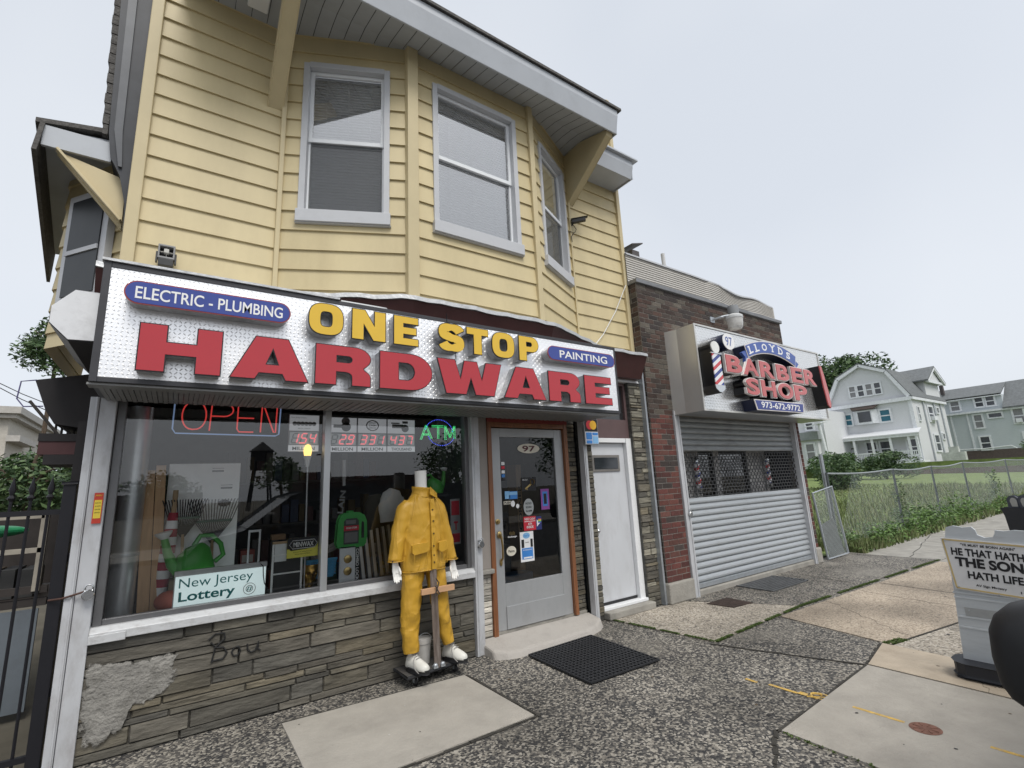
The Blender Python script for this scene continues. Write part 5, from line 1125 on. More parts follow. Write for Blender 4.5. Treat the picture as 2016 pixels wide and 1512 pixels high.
for x,y in ((1.84,4.30),(2.25,4.35),(1.83,4.49),(2.25,4.52)):
    MB().lathe([(.008,-.012),(.03,-.012),(.03,.012),(.008,.012)], (x,y,.03), (1,0,0), 16).build('wheel', BLACK, STD)
    mb = MB(); mb.box(x-.018,x-.014,y-.015,y+.015,.028,.074); mb.box(x+.014,x+.018,y-.015,y+.015,.028,.074); mb.build('fork', GALV, STD)
mb = MB(); mb.bar((2.055,4.30,.10),(1.995,4.245,.95),.05,.045); mb.build('pole', mat('grey_timber',(.17,.135,.115),.7,var=.35,vs=8,stretch=(5,5,.5),dirt=.5,ds=4,dcol=(.32,.31,.30)), STD, bevel=.004)
mb = MB(); mb.box(1.865,2.19,4.205,4.232,.735,.785); mb.build('cross_piece', mat('fresh_pine',(.50,.30,.17),.6,var=.12,vs=7,stretch=(.5,6,6)), STD, bevel=.003)
mb = MB(); mb.tube([(1.99,4.19,.80),(2.03,4.19,.73),(1.985,4.20,.71),(2.03,4.20,.82),(2.0,4.2,.86)], .006, 6); mb.build('twine', mat('dark_twine',(.06,.05,.045),.9), STD)
mb = MB()
for x in (2.02,2.09): mb.ball((x,4.275,.125),.022,.02,.018); mb.box(x-.02,x+.02,4.26,4.31,.103,.118)
mb.build('bracket', GALV, STD)
t = thing('pail', 'white plastic pail on the dolly behind the mannequin', 'pail', (1.99,4.47,.103))
mb = MB(); mb.lathe([(.058,.104),(.070,.27),(.075,.275),(.075,.30),(.072,.315),(.067,.318)], (1.99,4.47,0), n=24); mb.build('body', mat('grimy_white',(.48,.47,.45),.5,dirt=.5,ds=7,dcol=(.25,.24,.22)), t, smooth=True)
MB().tube([(1.99+.075*math.cos(a),4.44,.29+.07*math.sin(a)) for a in np.linspace(0,3.14,9)], .003, 5).build('bail', GALV, t)
# ------------------------------------------------------------------ goods in the shop window
def neon(name, paths, m, r, parent):
    mb = MB()
    for p in paths: mb.tube(p, r, 6)
    return mb.build(name, m, parent, smooth=True)
NRED = em('neon_red',(1,.08,.07),.30); NBLU = em('neon_blue',(.24,.36,.6),.30)
t = thing('open_sign', 'red neon OPEN sign in a blue neon border at the top of the shop window', 'neon sign', (.34,4.70,2.3))
Y0 = 4.70
def P2(l): return [(x,Y0,z) for x,z in l]
def oval(cx,cz,rx,rz,n=24): return [(cx+rx*math.copysign(abs(math.cos(a))**.8,math.cos(a)),Y0,cz+rz*math.sin(a)) for a in np.linspace(.3,.3+2*math.pi,n)]
neon('border', [P2([(-.05,2.46),(-.052,2.22),(-.03,2.185),(.70,2.175),(.728,2.19),(.735,2.455)])], NBLU, .006, t)
neon('letter', [oval(.088,2.333,.083,.115)], NRED, .006, t)
neon('letter', [P2([(.20,2.21),(.208,2.445)]+[(.30+.065*math.cos(a),2.388+.055*math.sin(a)) for a in np.linspace(1.57,-1.57,9)]+[(.207,2.333)])], NRED, .006, t)
neon('letter', [P2([(.535,2.435),(.415,2.44),(.40,2.42),(.40,2.23),(.415,2.205),(.525,2.205)]),P2([(.405,2.325),(.525,2.325)])], NRED, .006, t)
neon('letter', [P2([(.58,2.205),(.585,2.435),(.60,2.435),(.685,2.205),(.70,2.205),(.705,2.435)])], NRED, .006, t)
neon('letter', [], NRED, .006, t) if False else None
SEG = {'0':'abcdef','1':'bc','2':'abged','3':'abgcd','4':'fgbc','5':'afgcd','6':'afgedc','7':'abc','8':'abcdefg','9':'abcdfg',' ':''}
LEDR = em('led_red',(.95,.16,.18),.6); LEDO = mat('unlit_segment',(.24,.26,.27),.5)
def digits(mb_on, mb_off, s, x0, x1, zc, h, y, dots=()):
    n = len(s); w = (x1-x0)/n
    for i,c in enumerate(s):
        cx = x0+w*(i+.5); a = w*.30; b = h/2; k = .010
        sg = {'a':((-a,b),(a,b)),'g':((-a,0),(a,0)),'d':((-a,-b),(a,-b)),'b':((a,b),(a,0)),'c':((a,0),(a,-b)),'f':((-a,b),(-a,0)),'e':((-a,0),(-a,-b))}
        for q,((xa,za),(xb,zb)) in sg.items():
            f = .8; mx_, mz_ = (xa+xb)/2,(za+zb)/2; sk = .010
            A = (cx+mx_+(xa-mx_)*f+sk*((mz_+(za-mz_)*f)/b), y, zc+mz_+(za-mz_)*f); Bq = (cx+mx_+(xb-mx_)*f+sk*((mz_+(zb-mz_)*f)/b), y, zc+mz_+(zb-mz_)*f)
            (mb_on if q in SEG[c] else mb_off).bar(A, Bq, k, .003, (0,1,0))
        if i in dots: mb_on.box(cx+a+.012,cx+a+.024,y-.0015,y+.0015,zc-b-.006,zc-b+.006)
PANELW = mat('display_panel',(.36,.37,.39),.5,emit=.35,var=0); PANELG = mat('display_grey',(.26,.27,.28),.5); LGREY = mat('logo_grey',(.10,.105,.11),.5)
def jackpot(name, label, x0,x1,z0,z1, num, unit, logo, dots, y=4.76):
    t = thing(name, label, 'jackpot sign', ((x0+x1)/2,y,z0), 'lottery jackpot displays in the shop window')
    h = z1-z0; MB().box(x0,x1,y,y+.02,z0,z1).build('case', PANELG, t, bevel=.002)
    mb = MB(); mb.box(x0+.006,x1-.006,y-.003,y-.0005,z0+h*.56,z1-.006); lp = mb.build('logo_panel', PANELW, t)
    mb = MB(); mb.box(x0+.012,x1-.012,y-.003,y-.0005,z0+h*.20,z0+h*.52); dp = mb.build('digit_panel', mat('digit_back',(.30,.32,.33),.5,emit=.22,var=0), t)
    mb = MB(); mb.box(x0+.004,x1-.004,y-.003,y-.0005,z0+.004,z0+h*.175); up = mb.build('unit_panel', mat('unit_back',(.42,.43,.45),.5,emit=.42,var=0), t)
    on, off = MB(), MB(); digits(on, off, num, x0+.02,x1-.02, z0+h*.36, h*.25, y-.005, dots)
    on.build('lit_digits', LEDR, dp); off.build('unlit_digits', LEDO, dp)
    MB().text(unit,((x0+x1)/2,y-.0045,z0+h*.088),wd=(x1-x0)*.72,ht=h*.092,bold=.02).build('lettering', LGREY, up)
    cx = (x0+x1)/2; zc = z0+h*.78; mb = MB()
    if logo == 0:
        for k in range(6): mb.lathe([(.001,0),(.02,0),(.02,.001)], (x0+.05+k*(x1-x0-.1)/5,y-.0035,zc-.01),(0,-1,0),14)
        mb.text('New Jersey Lottery',(cx-.05,y-.0045,zc+.045),wd=.13,ht=.016); mb.text('MEGA DRAW',(cx,y-.0045,zc-.055),wd=.11,ht=.012)
    elif logo == 1:
        mb.lathe([(.001,0),(.045,0),(.045,.001)], (cx+.03,y-.0035,zc-.02),(0,-1,0),24); mb.lathe([(.001,0),(.04,0),(.04,.001)], (cx+.025,y-.0035,zc+.035),(0,-1,0),24); mb.box(cx-.09,cx+.0,y-.0045,y-.0035,zc-.03,zc)
    elif logo == 2:
        mb.tube([(cx+.06*math.cos(a),y-.004,zc+.05*math.sin(a)) for a in np.linspace(0,6.28,28)[:-1]],.006,6,closed=True)
        for k in range(3): mb.text(('JERSEY','CASH','DRAW')[k],(cx,y-.0045,zc+.025-.024*k),wd=.075,ht=.018,bold=.02)
    else:
        mb.box(cx-.10,cx+.02,y-.0045,y-.0035,zc-.02,zc+.02); mb.box(cx-.11,cx-.02,y-.0045,y-.0035,zc+.025,zc+.038); mb.lathe([(.001,0),(.04,0),(.04,.001)], (cx+.04,y-.0035,zc-.02),(0,-1,0),24); mb.box(cx+.01,cx+.07,y-.0045,y-.0035,zc+.03,zc+.055)
    mb.build('logo', LGREY, lp)
jackpot('jackpot_display','lit jackpot display reading 154 above MILLION left of the mullion',.817,1.085,2.04,2.385,'154','MILLION',0,(0,))
jackpot('jackpot_display','lit jackpot display reading 29 above MILLION right of the mullion',1.165,1.44,2.035,2.375,' 29','MILLION',1,(1,))
jackpot('jackpot_display','lit jackpot display reading 331 above MILLION with a ring logo',1.443,1.742,2.035,2.375,'331','MILLION',2,())
jackpot('jackpot_display','lit jackpot display reading 437 above THOUSAND',1.745,2.05,2.035,2.375,'437','THOUSAND',3,())
t = thing('atm_sign', 'green and blue dotted LED ATM sign in the shop window', 'neon sign', (2.3,4.70,2.2))
LG = em('led_green',(.10,.9,.30),.75); LB = em('led_blue',(.06,.10,.9),1.4)
def dots(mb, pts, gap, r):
    for (a,b),(c,d) in zip(pts,pts[1:]):
        n = max(1,int(math.hypot(c-a,d-b)/gap))
        for k in range(n): mb.ball((a+(c-a)*k/n,4.70,b+(d-b)*k/n), r, n=6)
mb = MB(); dots(mb, [(2.30+.165*math.cos(a),2.232+.145*math.sin(a)) for a in np.linspace(.15,3.0,24)], .011,.0045); dots(mb, [(2.33+.165*math.cos(a),2.245+.145*math.sin(a)) for a in np.linspace(3.5,5.9,20)], .011,.0045); mb.build('ring', LB, t)
mb = MB(); 
for k in (-.008,.008):
    dots(mb,[(2.09+k,2.165),(2.15+k,2.31)],.012,.0045); dots(mb,[(2.15+k,2.31),(2.215+k,2.165)],.012,.0045); dots(mb,[(2.115,2.215+k*.7),(2.19,2.215+k*.7)],.012,.0045)
    dots(mb,[(2.22,2.305+k),(2.36,2.305+k)],.012,.0045); dots(mb,[(2.29+k,2.30),(2.29+k,2.165)],.012,.0045)
    dots(mb,[(2.375+k,2.165),(2.375+k,2.31),(2.43+k,2.19),(2.485+k,2.31),(2.485+k,2.165)],.012,.0045)
mb.build('letters', LG, t)
t = thing('lottery_sign', 'white New Jersey Lottery panel leaning against the bottom of the shop window', 'lottery sign', (.37,4.68,.87))
mb = MB(); mb.box(.055,.68,4.672,4.69,.845,1.085); mb.build('panel', mat('lightbox_white',(.62,.72,.72),.4,emit=.45,var=0), t)
mb = MB(); mb.box(.05,.685,4.655,4.70,1.086,1.125); mb.box(.052,.06,4.668,4.6715,.845,1.085); mb.build('rail', mat('satin_rail',(.55,.55,.55),.3,.7), t, bevel=.006)
MB().text('New Jersey',(.335,4.670,1.022),wd=.50,ht=.09,bold=-.002).build('lettering', TEAL, t); MB().text('Lottery',(.275,4.670,.925),wd=.375,ht=.092,bold=.022).build('lettering', TEAL, t)
mb = MB(); mb.tube([(.565+.043*math.cos(a),4.670,.928+.043*math.sin(a)) for a in np.linspace(0,6.28,32)[:-1]],.009,6,closed=True,flat=.2); mb.tube([(.565+.024*math.cos(a),4.670,.928+.024*math.sin(a)) for a in np.linspace(0,6.28,24)[:-1]],.0025,5,closed=True); mb.build('seal', INK, t)
mb = MB(); mb.tube([(.553,4.669,.915),(.556,4.669,.935),(.565,4.669,.942)],.005,5); mb.tube([(.577,4.669,.941),(.574,4.669,.921),(.565,4.669,.914)],.005,5); mb.build('seal_mark', TEAL, t)
mb = MB(); mb.tube([(.62,4.66,1.13),(.655,4.655,1.09),(.66,4.655,1.02),(.67,4.655,.96),(.70,4.655,.90),(.69,4.655,.86)],.004,5); tag(mb.build('black_cord', BLACK), 'thin black cord hanging over the end of the lottery panel', 'cord')
t = thing('paint_sign', 'black and yellow MINWAX display card on a rack in the shop window', 'display card', (.98,4.67,1.2))
MB().box(.835,1.088,4.675,4.682,1.125,1.29).build('card', mat('card_yellow',(.80,.74,.12),.4), t)
MB().pxz([(.835,1.20),(.85,1.20),(.865,1.185),(.985,1.19),(1.06,1.20),(1.085,1.225),(1.088,1.29),(.835,1.29)],4.671,4.6745).build('black_field', INK, t)
mb = MB(); o = [(.853,1.233),(.878,1.200),(1.055,1.200),(1.080,1.233),(1.055,1.266),(.878,1.266)]; mb.tube([(x,4.670,z) for x,z in o],.003,4,closed=True); mb.build('border', WHF, t)
MB().text('MINWAX',(.967,4.669,1.233),wd=.165,ht=.042,bold=.018).build('lettering', WHF, t)
MB().text('America\'s #1 Selling Brand of',(.96,4.6735,1.17),wd=.15,ht=.011).build('lettering', INK, t); MB().text('Interior Stains and Finish',(.96,4.6735,1.154),wd=.12,ht=.010).build('lettering', INK, t)
PALEW = mat('pale_timber',(.42,.29,.17),.6,var=.1); FRW = mat('dull_white_frame',(.78,.78,.77),.4)
def screenframe(name,label,x0,x1,z0,z1,y,bars,m,wood=False):
    t = thing(name,label,'window screen',((x0+x1)/2,y,z0)); mb = MB()
    mb.box(x0,x0+.016,y,y+.015,z0+.02,z1-.02); mb.box(x1-.016,x1,y,y+.015,z0+.02,z1-.02)
    for b in bars: mb.box(x0+.016,x1-.016,y,y+.014,b,b+.012)
    mb.build('frame', m, t, bevel=.002)
    [MB().box(x0,x1,y-.002,y+.02,q,q+.02).build('rail', PALEW if wood else m, t, bevel=.002) for q in (z0,z1-.02)]
    return t
t = screenframe('window_screen','white framed window screen with pale wooden rails behind the display card',.725,.97,.835,1.27,4.70,(1.0,1.15),FRW,True)
MB().box(.745,.838,4.705,4.712,1.105,1.25).build('paper_sheet', mat('paper_grey',(.7,.72,.72),.6), t)
MB().face([(.74,4.708,.855),(.955,4.708,.855),(.955,4.708,1.25),(.74,4.708,1.25)]).build('mesh', mat('screen_dark',(.05,.05,.05),.9), t)
screenframe('window_screen','small bare aluminium window screen frame left of the wooden-railed one',.565,.665,1.0,1.37,4.95,(),ALU)
t = thing('gold_mask', 'shiny gold face mask leaning at the foot of the window mullion', 'mask', (1.05,4.72,.87)); 
def mask(x,y,z,w,h):
    mb = MB(); R, Cn = 22, 20; g = {}
    for i in range(R+1):
        v = i/R; zz = (v-.5)*2
        for j in range(Cn+1):
            u = j/Cn*2-1; half = w*(.50 if zz > .1 else .50-.26*((.1-zz)/1.1)**1.6)
            d = .055*(1-u*u)**.6
            d += .035*math.exp(-(u/.16)**2)*math.exp(-((zz+.02)/.30)**2)*(1 if zz < .3 else .5)
            d -= .022*math.exp(-((abs(u)-.42)/.17)**2)*math.exp(-((zz-.22)/.13)**2)
            d += .014*math.exp(-(u/.25)**2)*(math.exp(-((zz+.44)/.05)**2)+math.exp(-((zz+.56)/.06)**2))
            d += .012*math.exp(-((abs(u)-.4)/.3)**2)*math.exp(-((zz-.42)/.07)**2)
            g[i,j] = (x+u*half+zz*.012, y-d, z+zz*h/2)
    vs = [g[i,j] for i in range(R+1) for j in range(Cn+1)]
    mb.add(vs, [(i*(Cn+1)+j,i*(Cn+1)+j+1,(i+1)*(Cn+1)+j+1,(i+1)*(Cn+1)+j) for i in range(R) for j in range(Cn)])
    return mb
k = mask(1.048,4.76,.95,.125,.19).build('face', GOLD, t, smooth=True, ang=80); s = k.modifiers.new('th','SOLIDIFY'); s.thickness = .004
for sx in (-1,1): MB().ball((1.048+sx*.026,4.714,.972),.011,.003,.005,n=10).build('eye_opening', INK, k)
MB().box(1.0,1.09,4.74,4.78,.80,.855).build('stand', mat('grey_block',(.2,.2,.2),.7), t)
def can(label, loc, s, rot):
    t = thing('watering_can', label, 'watering can', loc, 'green watering cans in the window')
    GRN = mat('green_plastic',(.065,.32,.055),.35,var=.05); mb = MB()
    rings = []
    for z,rx,ry,ox in ((0,.115,.08,0),(.02,.125,.088,0),(.10,.12,.085,.0),(.16,.10,.07,.015),(.195,.06,.045,.03),(.205,.035,.03,.04)):
        rings.append([(ox+rx*math.cos(a),ry*math.sin(a),z) for a in [2*math.pi*k/24 for k in range(24)]])
    mb.loft([[(x*s+0,y*s,z*s) for x,y,z in r] for r in rings]); ORG_keep = ORG[t.name]; ORG[t.name] = (0,0,0)
    mb.build('tank', GRN, t, smooth=True)
    MB().tube([(-.08*s,0,.05*s),(-.12*s,0,.12*s),(-.135*s,0,.20*s),(-.14*s,0,.30*s)],[.045*s,.036*s,.028*s,.022*s],12).build('spout', GRN, t, smooth=True)
    MB().lathe([(.022*s,0),(.05*s,.035*s),(.052*s,.045*s),(.001,.05*s)],(-.14*s,0,.30*s)).build('rose', WHF, t, smooth=True)
    MB().tube([(.02*s,0,.20*s),(.07*s,0,.255*s),(.14*s,0,.235*s),(.185*s,0,.16*s),(.19*s,0,.08*s),(.13*s,0,.05*s)],.017*s,10).build('handle', GRN, t, smooth=True)
    ORG[t.name] = ORG_keep; t.rotation_euler = (0,0,rot); return t
c1 = can('large green watering can with a white rose behind the lottery panel',(.19,4.86,1.06),1.15,0); c1.rotation_euler = (0,RAD(-12),RAD(12))
c2 = can('smaller green watering can high up behind the mannequin collar',(2.36,4.95,1.60),.8,RAD(180))
MB().box(2.2,2.52,4.9,5.05,1.565,1.59).build('ledge', DARK, B); MB().box(.02,.40,4.8,4.95,.80,1.05).build('display_block', mat('dim_carton',(.12,.09,.06),.8), B)
t = thing('oil_jug', 'green one-gallon jug with a red label window topping the lock stand', 'jug', (1.40,4.74,1.16))
GJ = mat('jug_green',(.06,.38,.08),.35)
mb = MB(); o = [(1.285,1.165),(1.27,1.20),(1.285,1.40),(1.305,1.44),(1.34,1.455),(1.46,1.455),(1.505,1.43),(1.525,1.38),(1.53,1.24),(1.52,1.185),(1.50,1.165)]
mb.pxz(o, 4.72,4.80); k = mb.build('jug', GJ, t, bevel=.012, seg=3)
MB().pxz([(1.485,1.23),(1.512,1.23),(1.51,1.37),(1.495,1.385),(1.485,1.37)],4.7185,4.7195).build('handle_gap', INK, k)
MB().pxz([(1.322,1.185),(1.46,1.185),(1.46,1.39),(1.44,1.415),(1.345,1.415),(1.322,1.39)],4.716,4.7195).build('label_window', mat('dark_window',(.06,.065,.06),.3), k)
MB().box(1.322,1.46,4.714,4.7158,1.305,1.35).build('red_band', RDP, k); MB().text('ONE STOP',(1.391,4.713,1.330),wd=.10,ht=.016,bold=.03).build('lettering', WHF, k)
MB().lathe([(.035,1.456),(.035,1.48),(.03,1.485)],(1.385,4.76,0),n=16).build('cap', GJ, k); mb = MB(); mb.box(1.34,1.43,4.7145,4.7158,1.365,1.40); mb.box(1.33,1.45,4.7145,4.7158,1.20,1.29); mb.build('silver_stock', mat('dull_silver',(.2,.2,.2),.4,.6), k)
t = thing('lock_stand', 'narrow white display board with two brass combination locks in the window', 'lock display', (1.36,4.73,.83))
MB().box(1.29,1.432,4.72,4.735,.83,1.164).build('board', WHITE, t)
for z in (1.055,.95): MB().lathe([(.001,.016),(.014,.016),(.024,.013),(.035,.010),(.037,0)][::-1],(1.365,4.72,z),(0,-1,0),24).build('lock', BRASS, t, smooth=True)
MB().text('COMBO LOCKS',(1.452,4.7205,.99),u=(0,0,-1),v=(1,0,0),wd=.30,ht=.028,bold=.03).build('lettering', WHF, t); MB().box(1.435,1.47,4.7215,4.733,.83,1.164).build('side_strip', INK, t)
SIL = mat('aluminium_bar',(.72,.72,.72),.3,.8)
bar0 = None
for k in range(6):
    x = 1.50+.058*k; lab = 'silver ladder rail leaning in the window behind the mannequin sleeve'
    if k == 0:
        bar0 = thing('ladder_rail', lab, 'metal rail', (x,4.80,.82), 'silver ladder rails in the window'); mb = MB(); mb.bar((x+.045,4.80,.82),(x,4.84,1.26+.0*k),.03,.014,(0,1,0)); mb.build('rail', SIL, bar0, bevel=.002); mb = MB(); mb.bar((x+.02,4.792,.82),(x-.02,4.832,1.26),.008,.02,(0,1,0)); mb.build('edge', mat('dark_edge',(.1,.1,.1),.5), bar0)
    else: dup(bar0, (x,4.80,.82+.012*k))
t = thing('storage_basket', 'blue slotted plastic basket behind the mullion', 'basket', (1.17,4.85,.92))
mb = MB(); BLP = mat('blue_plastic',(.08,.34,.58),.4)
for i in range(9):
    for z in range(5): mb.box(1.05+.027*i,1.065+.027*i,4.80,4.806,.93+.026*z,.944+.026*z)
mb.box(1.02,1.29,4.79,4.81,1.055,1.075); mb.prism([(1.04,4.808,.92),(1.265,4.808,.92),(1.29,4.808,1.055),(1.02,4.808,1.055)],(0,.003,0)); mb.box(1.05,1.26,4.81,4.95,.91,.92); mb.build('basket', BLP, t)
mb = MB(); [mb.tube([(1.15+rj(.08),4.87+rj(.04),1.0),(1.16+rj(.1),4.86,1.12),(1.17+rj(.12),4.85,1.17+rj(.03))],random.uniform(.012,.025),6) for k in range(9)]; tag(mb.build('gloves', mat('grey_gloves',(.28,.26,.24),.8,var=.3), smooth=True), 'heap of pale work gloves in the blue basket', 'gloves')
t = thing('bulb_lamp', 'lit yellow light bulb on a tall metal rod beside the mullion', 'lamp', (.99,4.74,.82))
MB().lathe([(.001,2.108),(.02,2.10),(.032,2.075),(.036,2.045),(.032,2.015),(.026,1.995)][::-1],(.985,4.74,0)).build('bulb', em('bulb_yellow',(.95,.62,.16),1.25), t, smooth=True)
MB().lathe([(.014,1.90),(.02,1.93),(.024,1.96),(.036,2.0)],(.985,4.74,0)).build('base', WHITE, t, smooth=True); MB().tube([(.99,4.74,1.90),(1.0,4.74,.82)],.008,8).build('rod', ALU, t)
t = thing('backing_board', 'tall pale board standing at the back of the shop window display', 'board', (.22,5.1,.82)); 
mb = MB(); mb.box(-.05,.485,5.10,5.115,.82,1.965); mb.build('board', mat('pale_board',(.85,.87,.85),.5,var=.05), t, bevel=.002)
for x,z in ((.31,1.91),(.385,1.76)): mb = MB(); mb.box(x-.045,x+.045,5.097,5.0995,z-.02,z-.006); mb.box(x-.045,x+.045,5.097,5.0995,z+.01,z+.014); mb.build('printed_mark', LGREY, t)
MB().pxz([(.375+.047*math.cos(a),1.615+.03*math.sin(a)) for a in np.linspace(0,6.28,20)[:-1]],5.09,5.098).build('badge', INK, t)
t0 = None
for x0,x1,zt,la in ((-.215,-.145,1.90,'shorter cracked wooden plank leaning in the shop window'),(-.135,-.075,1.94,'taller pale wooden plank leaning in the shop window')):
    mb = MB(); mb.prism([(x0+.05,4.93,.82),(x1+.05,4.93,.82),(x1,5.0,zt),(x0,5.0,zt)],(0,.03,.01)); mb.build
    o = tag(mb.build('plank', mat('plank_timber',(.52,.32,.17),.6,var=.15,vs=5,stretch=(6,6,.5)), bevel=.003), la, 'plank', 'planks in the shop window')
t = thing('rolled_flag', 'rolled red and white striped flag standing beside the planks', 'flag', (-.02,4.96,.82)); mb = MB()
for k in range(11):
    a,b = k/11,(k+1)/11; f = lambda q: (-.035+.045*q, 4.97, .86+.70*q); w_ = lambda q: .032+.022*math.sin(q*3.1)
    mb.tube([f(a),f(b)],[w_(a),w_(b)],12,cap=False,mi=k%2)
mb.build('cloth', [mat('flag_red',(.34,.025,.05),.7), mat('flag_white',(.78,.78,.78),.7)], t, smooth=True); MB().tube([(.008,4.97,1.5),(.012,4.98,1.74)],.02,10).build('staff', PALEW, t)
def rake(label, cx, cz, w, h, m, y):
    t = thing('leaf_rake', label, 'rake', (cx,y,cz-.1), 'leaf rakes in the shop window'); mb = MB()
    for k in range(17):
        u = k/16*2-1; mb.tube([(cx+u*.012,y,cz),(cx+u*w*.36,y-.01,cz+h*.5),(cx+u*w*.5,y-.02,cz+h*.95+.03*abs(u)*0),(cx+u*w*.52,y-.045,cz+h)],.004,4)
    mb.build('tines', m, t); mb = MB(); mb.box(cx-w*.36,cx+w*.36,y-.016,y-.006,cz+h*.47,cz+h*.53); mb.build('brace', mat('rake_green',(.015,.07,.05),.5), t); MB().tube([(cx,y,cz+.02),(cx+.02,y+.05,cz-.42)],.012,8).build('shaft', PALEW, t)
rake('green and black leaf rake with splayed tines',.085,1.36,.30,.30,mat('rake_black',(.02,.025,.025),.4),4.98); rake('bare steel leaf rake with splayed tines',.30,1.29,.38,.36,mat('rake_steel',(.14,.14,.14),.4,.6),5.03)
t = thing('stove_pipe', 'fat grey galvanised flue pipe standing at the left of the shop window', 'pipe', (-.25,4.95,.82)); MB().lathe([(.085,.82),(.085,2.42)],(-.275,4.95,0),n=32).build('pipe', mat('flue_steel',(.62,.63,.64),.35,.6,var=.1), t, smooth=True); MB().lathe([(.088,1.25),(.09,1.262),(.088,1.274)],(-.275,4.95,0),n=32).build('seam', GALV, t, smooth=True)
mb = MB(); mb.ball((.035,4.80,.90),.10,.08,.078,n=24); f = mb.build('football', mat('worn_red_ball',(.38,.10,.07),.6,var=.2), smooth=True); tag(f, 'worn reddish rubber ball lying left of the lottery panel', 'ball')
t = thing('hanging_jacket', 'dark hooded work jacket hanging behind the glass left of the mannequin', 'jacket', (1.72,5.0,1.2)); mb = MB(); limb(mb, [(1.72,5.0,1.15,.11,.07),(1.72,5.0,1.4,.12,.07),(1.71,5.0,1.56,.10,.06),(1.70,5.0,1.62,.05,.05)],30,20,.06,2); mb.build('cloth', mat('olive_cloth',(.055,.05,.035),.8), t, smooth=True)
t = thing('red_notice', 'red and white framed notice at the right end of the shop window', 'notice', (2.53,4.8,1.1)); MB().box(2.47,2.585,4.80,4.815,1.06,1.53).build('frame', mat('notice_white',(.35,.35,.35),.5), t); MB().box(2.48,2.575,4.797,4.7995,1.36,1.51).build('red_panel', RDP, t); MB().text('T',(2.53,4.7965,1.25),wd=.05,ht=.09,bold=.04).build('lettering', RDP, t); MB().box(2.48,2.575,4.797,4.7995,1.08,1.17).build('red_panel', RDP, t)
mb = MB(); limb(mb, [(1.80,4.74,1.36,.12,.04),(1.79,4.74,1.50,.135,.045),(1.80,4.74,1.60,.11,.04),(1.82,4.74,1.66,.06,.03)],20,20,.04,5); tag(mb.build('white_shirt', mat('white_cloth',(.55,.55,.54),.7), smooth=True), 'white shirt hanging in the window behind the yellow jacket shoulder', 'shirt')
mb = MB(); mb.box(1.56,1.70,5.0,5.1,.82,1.24); mb.box(.75,.86,4.9,5.0,1.27,1.315); tag(mb.build('carton', mat('brown_carton',(.18,.11,.06),.8)), 'brown cardboard carton standing behind the silver rails', 'carton')
MB().text('LAIN',(1.30,4.70,1.42),u=(.25,0,1),v=(-1,0,.25),wd=.20,ht=.055,bold=.03)
t = thing('window_lettering','grey plastic letters LAIN hanging sideways behind the glass','lettering',(1.31,4.75,1.4)); MB().text('LAIN',(1.305,4.75,1.57),u=(.12,0,1),v=(-1,0,.12),wd=.21,ht=.05,bold=.03).build('letters', mat('letter_grey',(.22,.22,.22),.5), t); MB().tube([(1.325,4.76,1.72),(1.32,4.75,1.96)],.016,8).build('blade', mat('pale_plastic2',(.4,.4,.4),.4), t)

# ------------------------------------------------------------------ right-hand pavement things
t = thing('pavement_sign', 'white corrugated plastic scripture sign with a broken top on a black rubber base', 'portable sign', (5.3,1.15,0))
mb = MB(); SX = 5.30
out_ = [(1.475,.115),(1.44,.68),(1.425,1.05),(1.42,1.07),(1.405,1.135),(1.36,1.15),(1.30,1.138),(1.245,1.145),(1.225,1.12),(1.22,1.085),(1.18,1.065),(1.13,1.072),(1.115,1.10),(1.11,1.125),(1.06,1.12),(1.0,1.13),(.90,1.125),(.84,1.12),(.84,.66),(.80,.115)]
mb.prism([(SX,y,z) for y,z in out_],(.02,0,0)); 
pl = mb.build('panel', mat('corrugated_plastic',(.50,.53,.55),.45,var=.06,vs=4,stretch=(1,1,5),dirt=.25,ds=5,dcol=(.3,.3,.3)), t)
mb = MB()
for z in (.62,.585,.44,.36): mb.box(SX-.004,SX,.86,1.45,z,z+.012)
mb.box(SX-.003,SX,1.12,1.40,.455,.52,mi=1); mb.build('ribs', [mat('rib_white',(.55,.58,.6),.4),mat('grey_tape',(.34,.35,.35),.5)], pl)
X0 = SX-.012
mb = MB(); mb.prism([(X0,1.452,1.052),(X0,.83,1.02),(X0,.845,.62),(X0,1.425,.655)],(.01,0,0)); bd = mb.build('message_board', mat('board_white',(.68,.68,.68),.35,dirt=.12,ds=6,dcol=(.4,.4,.4)), t)
mb = MB(); c4 = [(1.440,1.040),(.842,1.009),(.857,.633),(1.414,.667)]
for (a,b),(c,d) in zip(c4,c4[1:]+c4[:1]): mb.bar((X0-.0015,a,b),(X0-.0015,c,d),.011,.002,(1,0,0))
mb.build('border', mat('tan_border',(.55,.42,.19),.5), bd)
ud = Vector((0,-1,-.052)); vd = Vector((0,-.052,1))
def sg(s, y, z, wd, ht, bold): MB().text(s,(X0-.002,y,z),u=ud,v=vd,wd=wd,ht=ht,bold=bold).build('lettering', INK, bd)
sg('"YE MUST BE BORN AGAIN"',1.175,.997,.315,.020,.03); sg('HE THAT HATH',1.19,.94,.42,.058,.035); sg('THE SON',1.192,.862,.39,.074,.045); sg('HATH LIFE',1.17,.768,.315,.058,.035); sg('AV Sign Ministry',1.205,.693,.175,.022,.025); sg('1 Jn 5:12',.985,.672,.12,.022,.025)
mb = MB(); [mb.ball((X0-.002,y,z),.004,.006,.006,n=8) for y,z in ((1.425,1.03),(1.40,.675),(1.17,.645),(1.37,.50))]; mb.build('bolt', GALV, bd)
mb = MB(); o = [(1.50,5.20),(1.53,5.26),(1.53,5.36),(1.48,5.44),(.62,5.44),(.56,5.36),(.56,5.26),(.62,5.18),(1.44,5.16)]
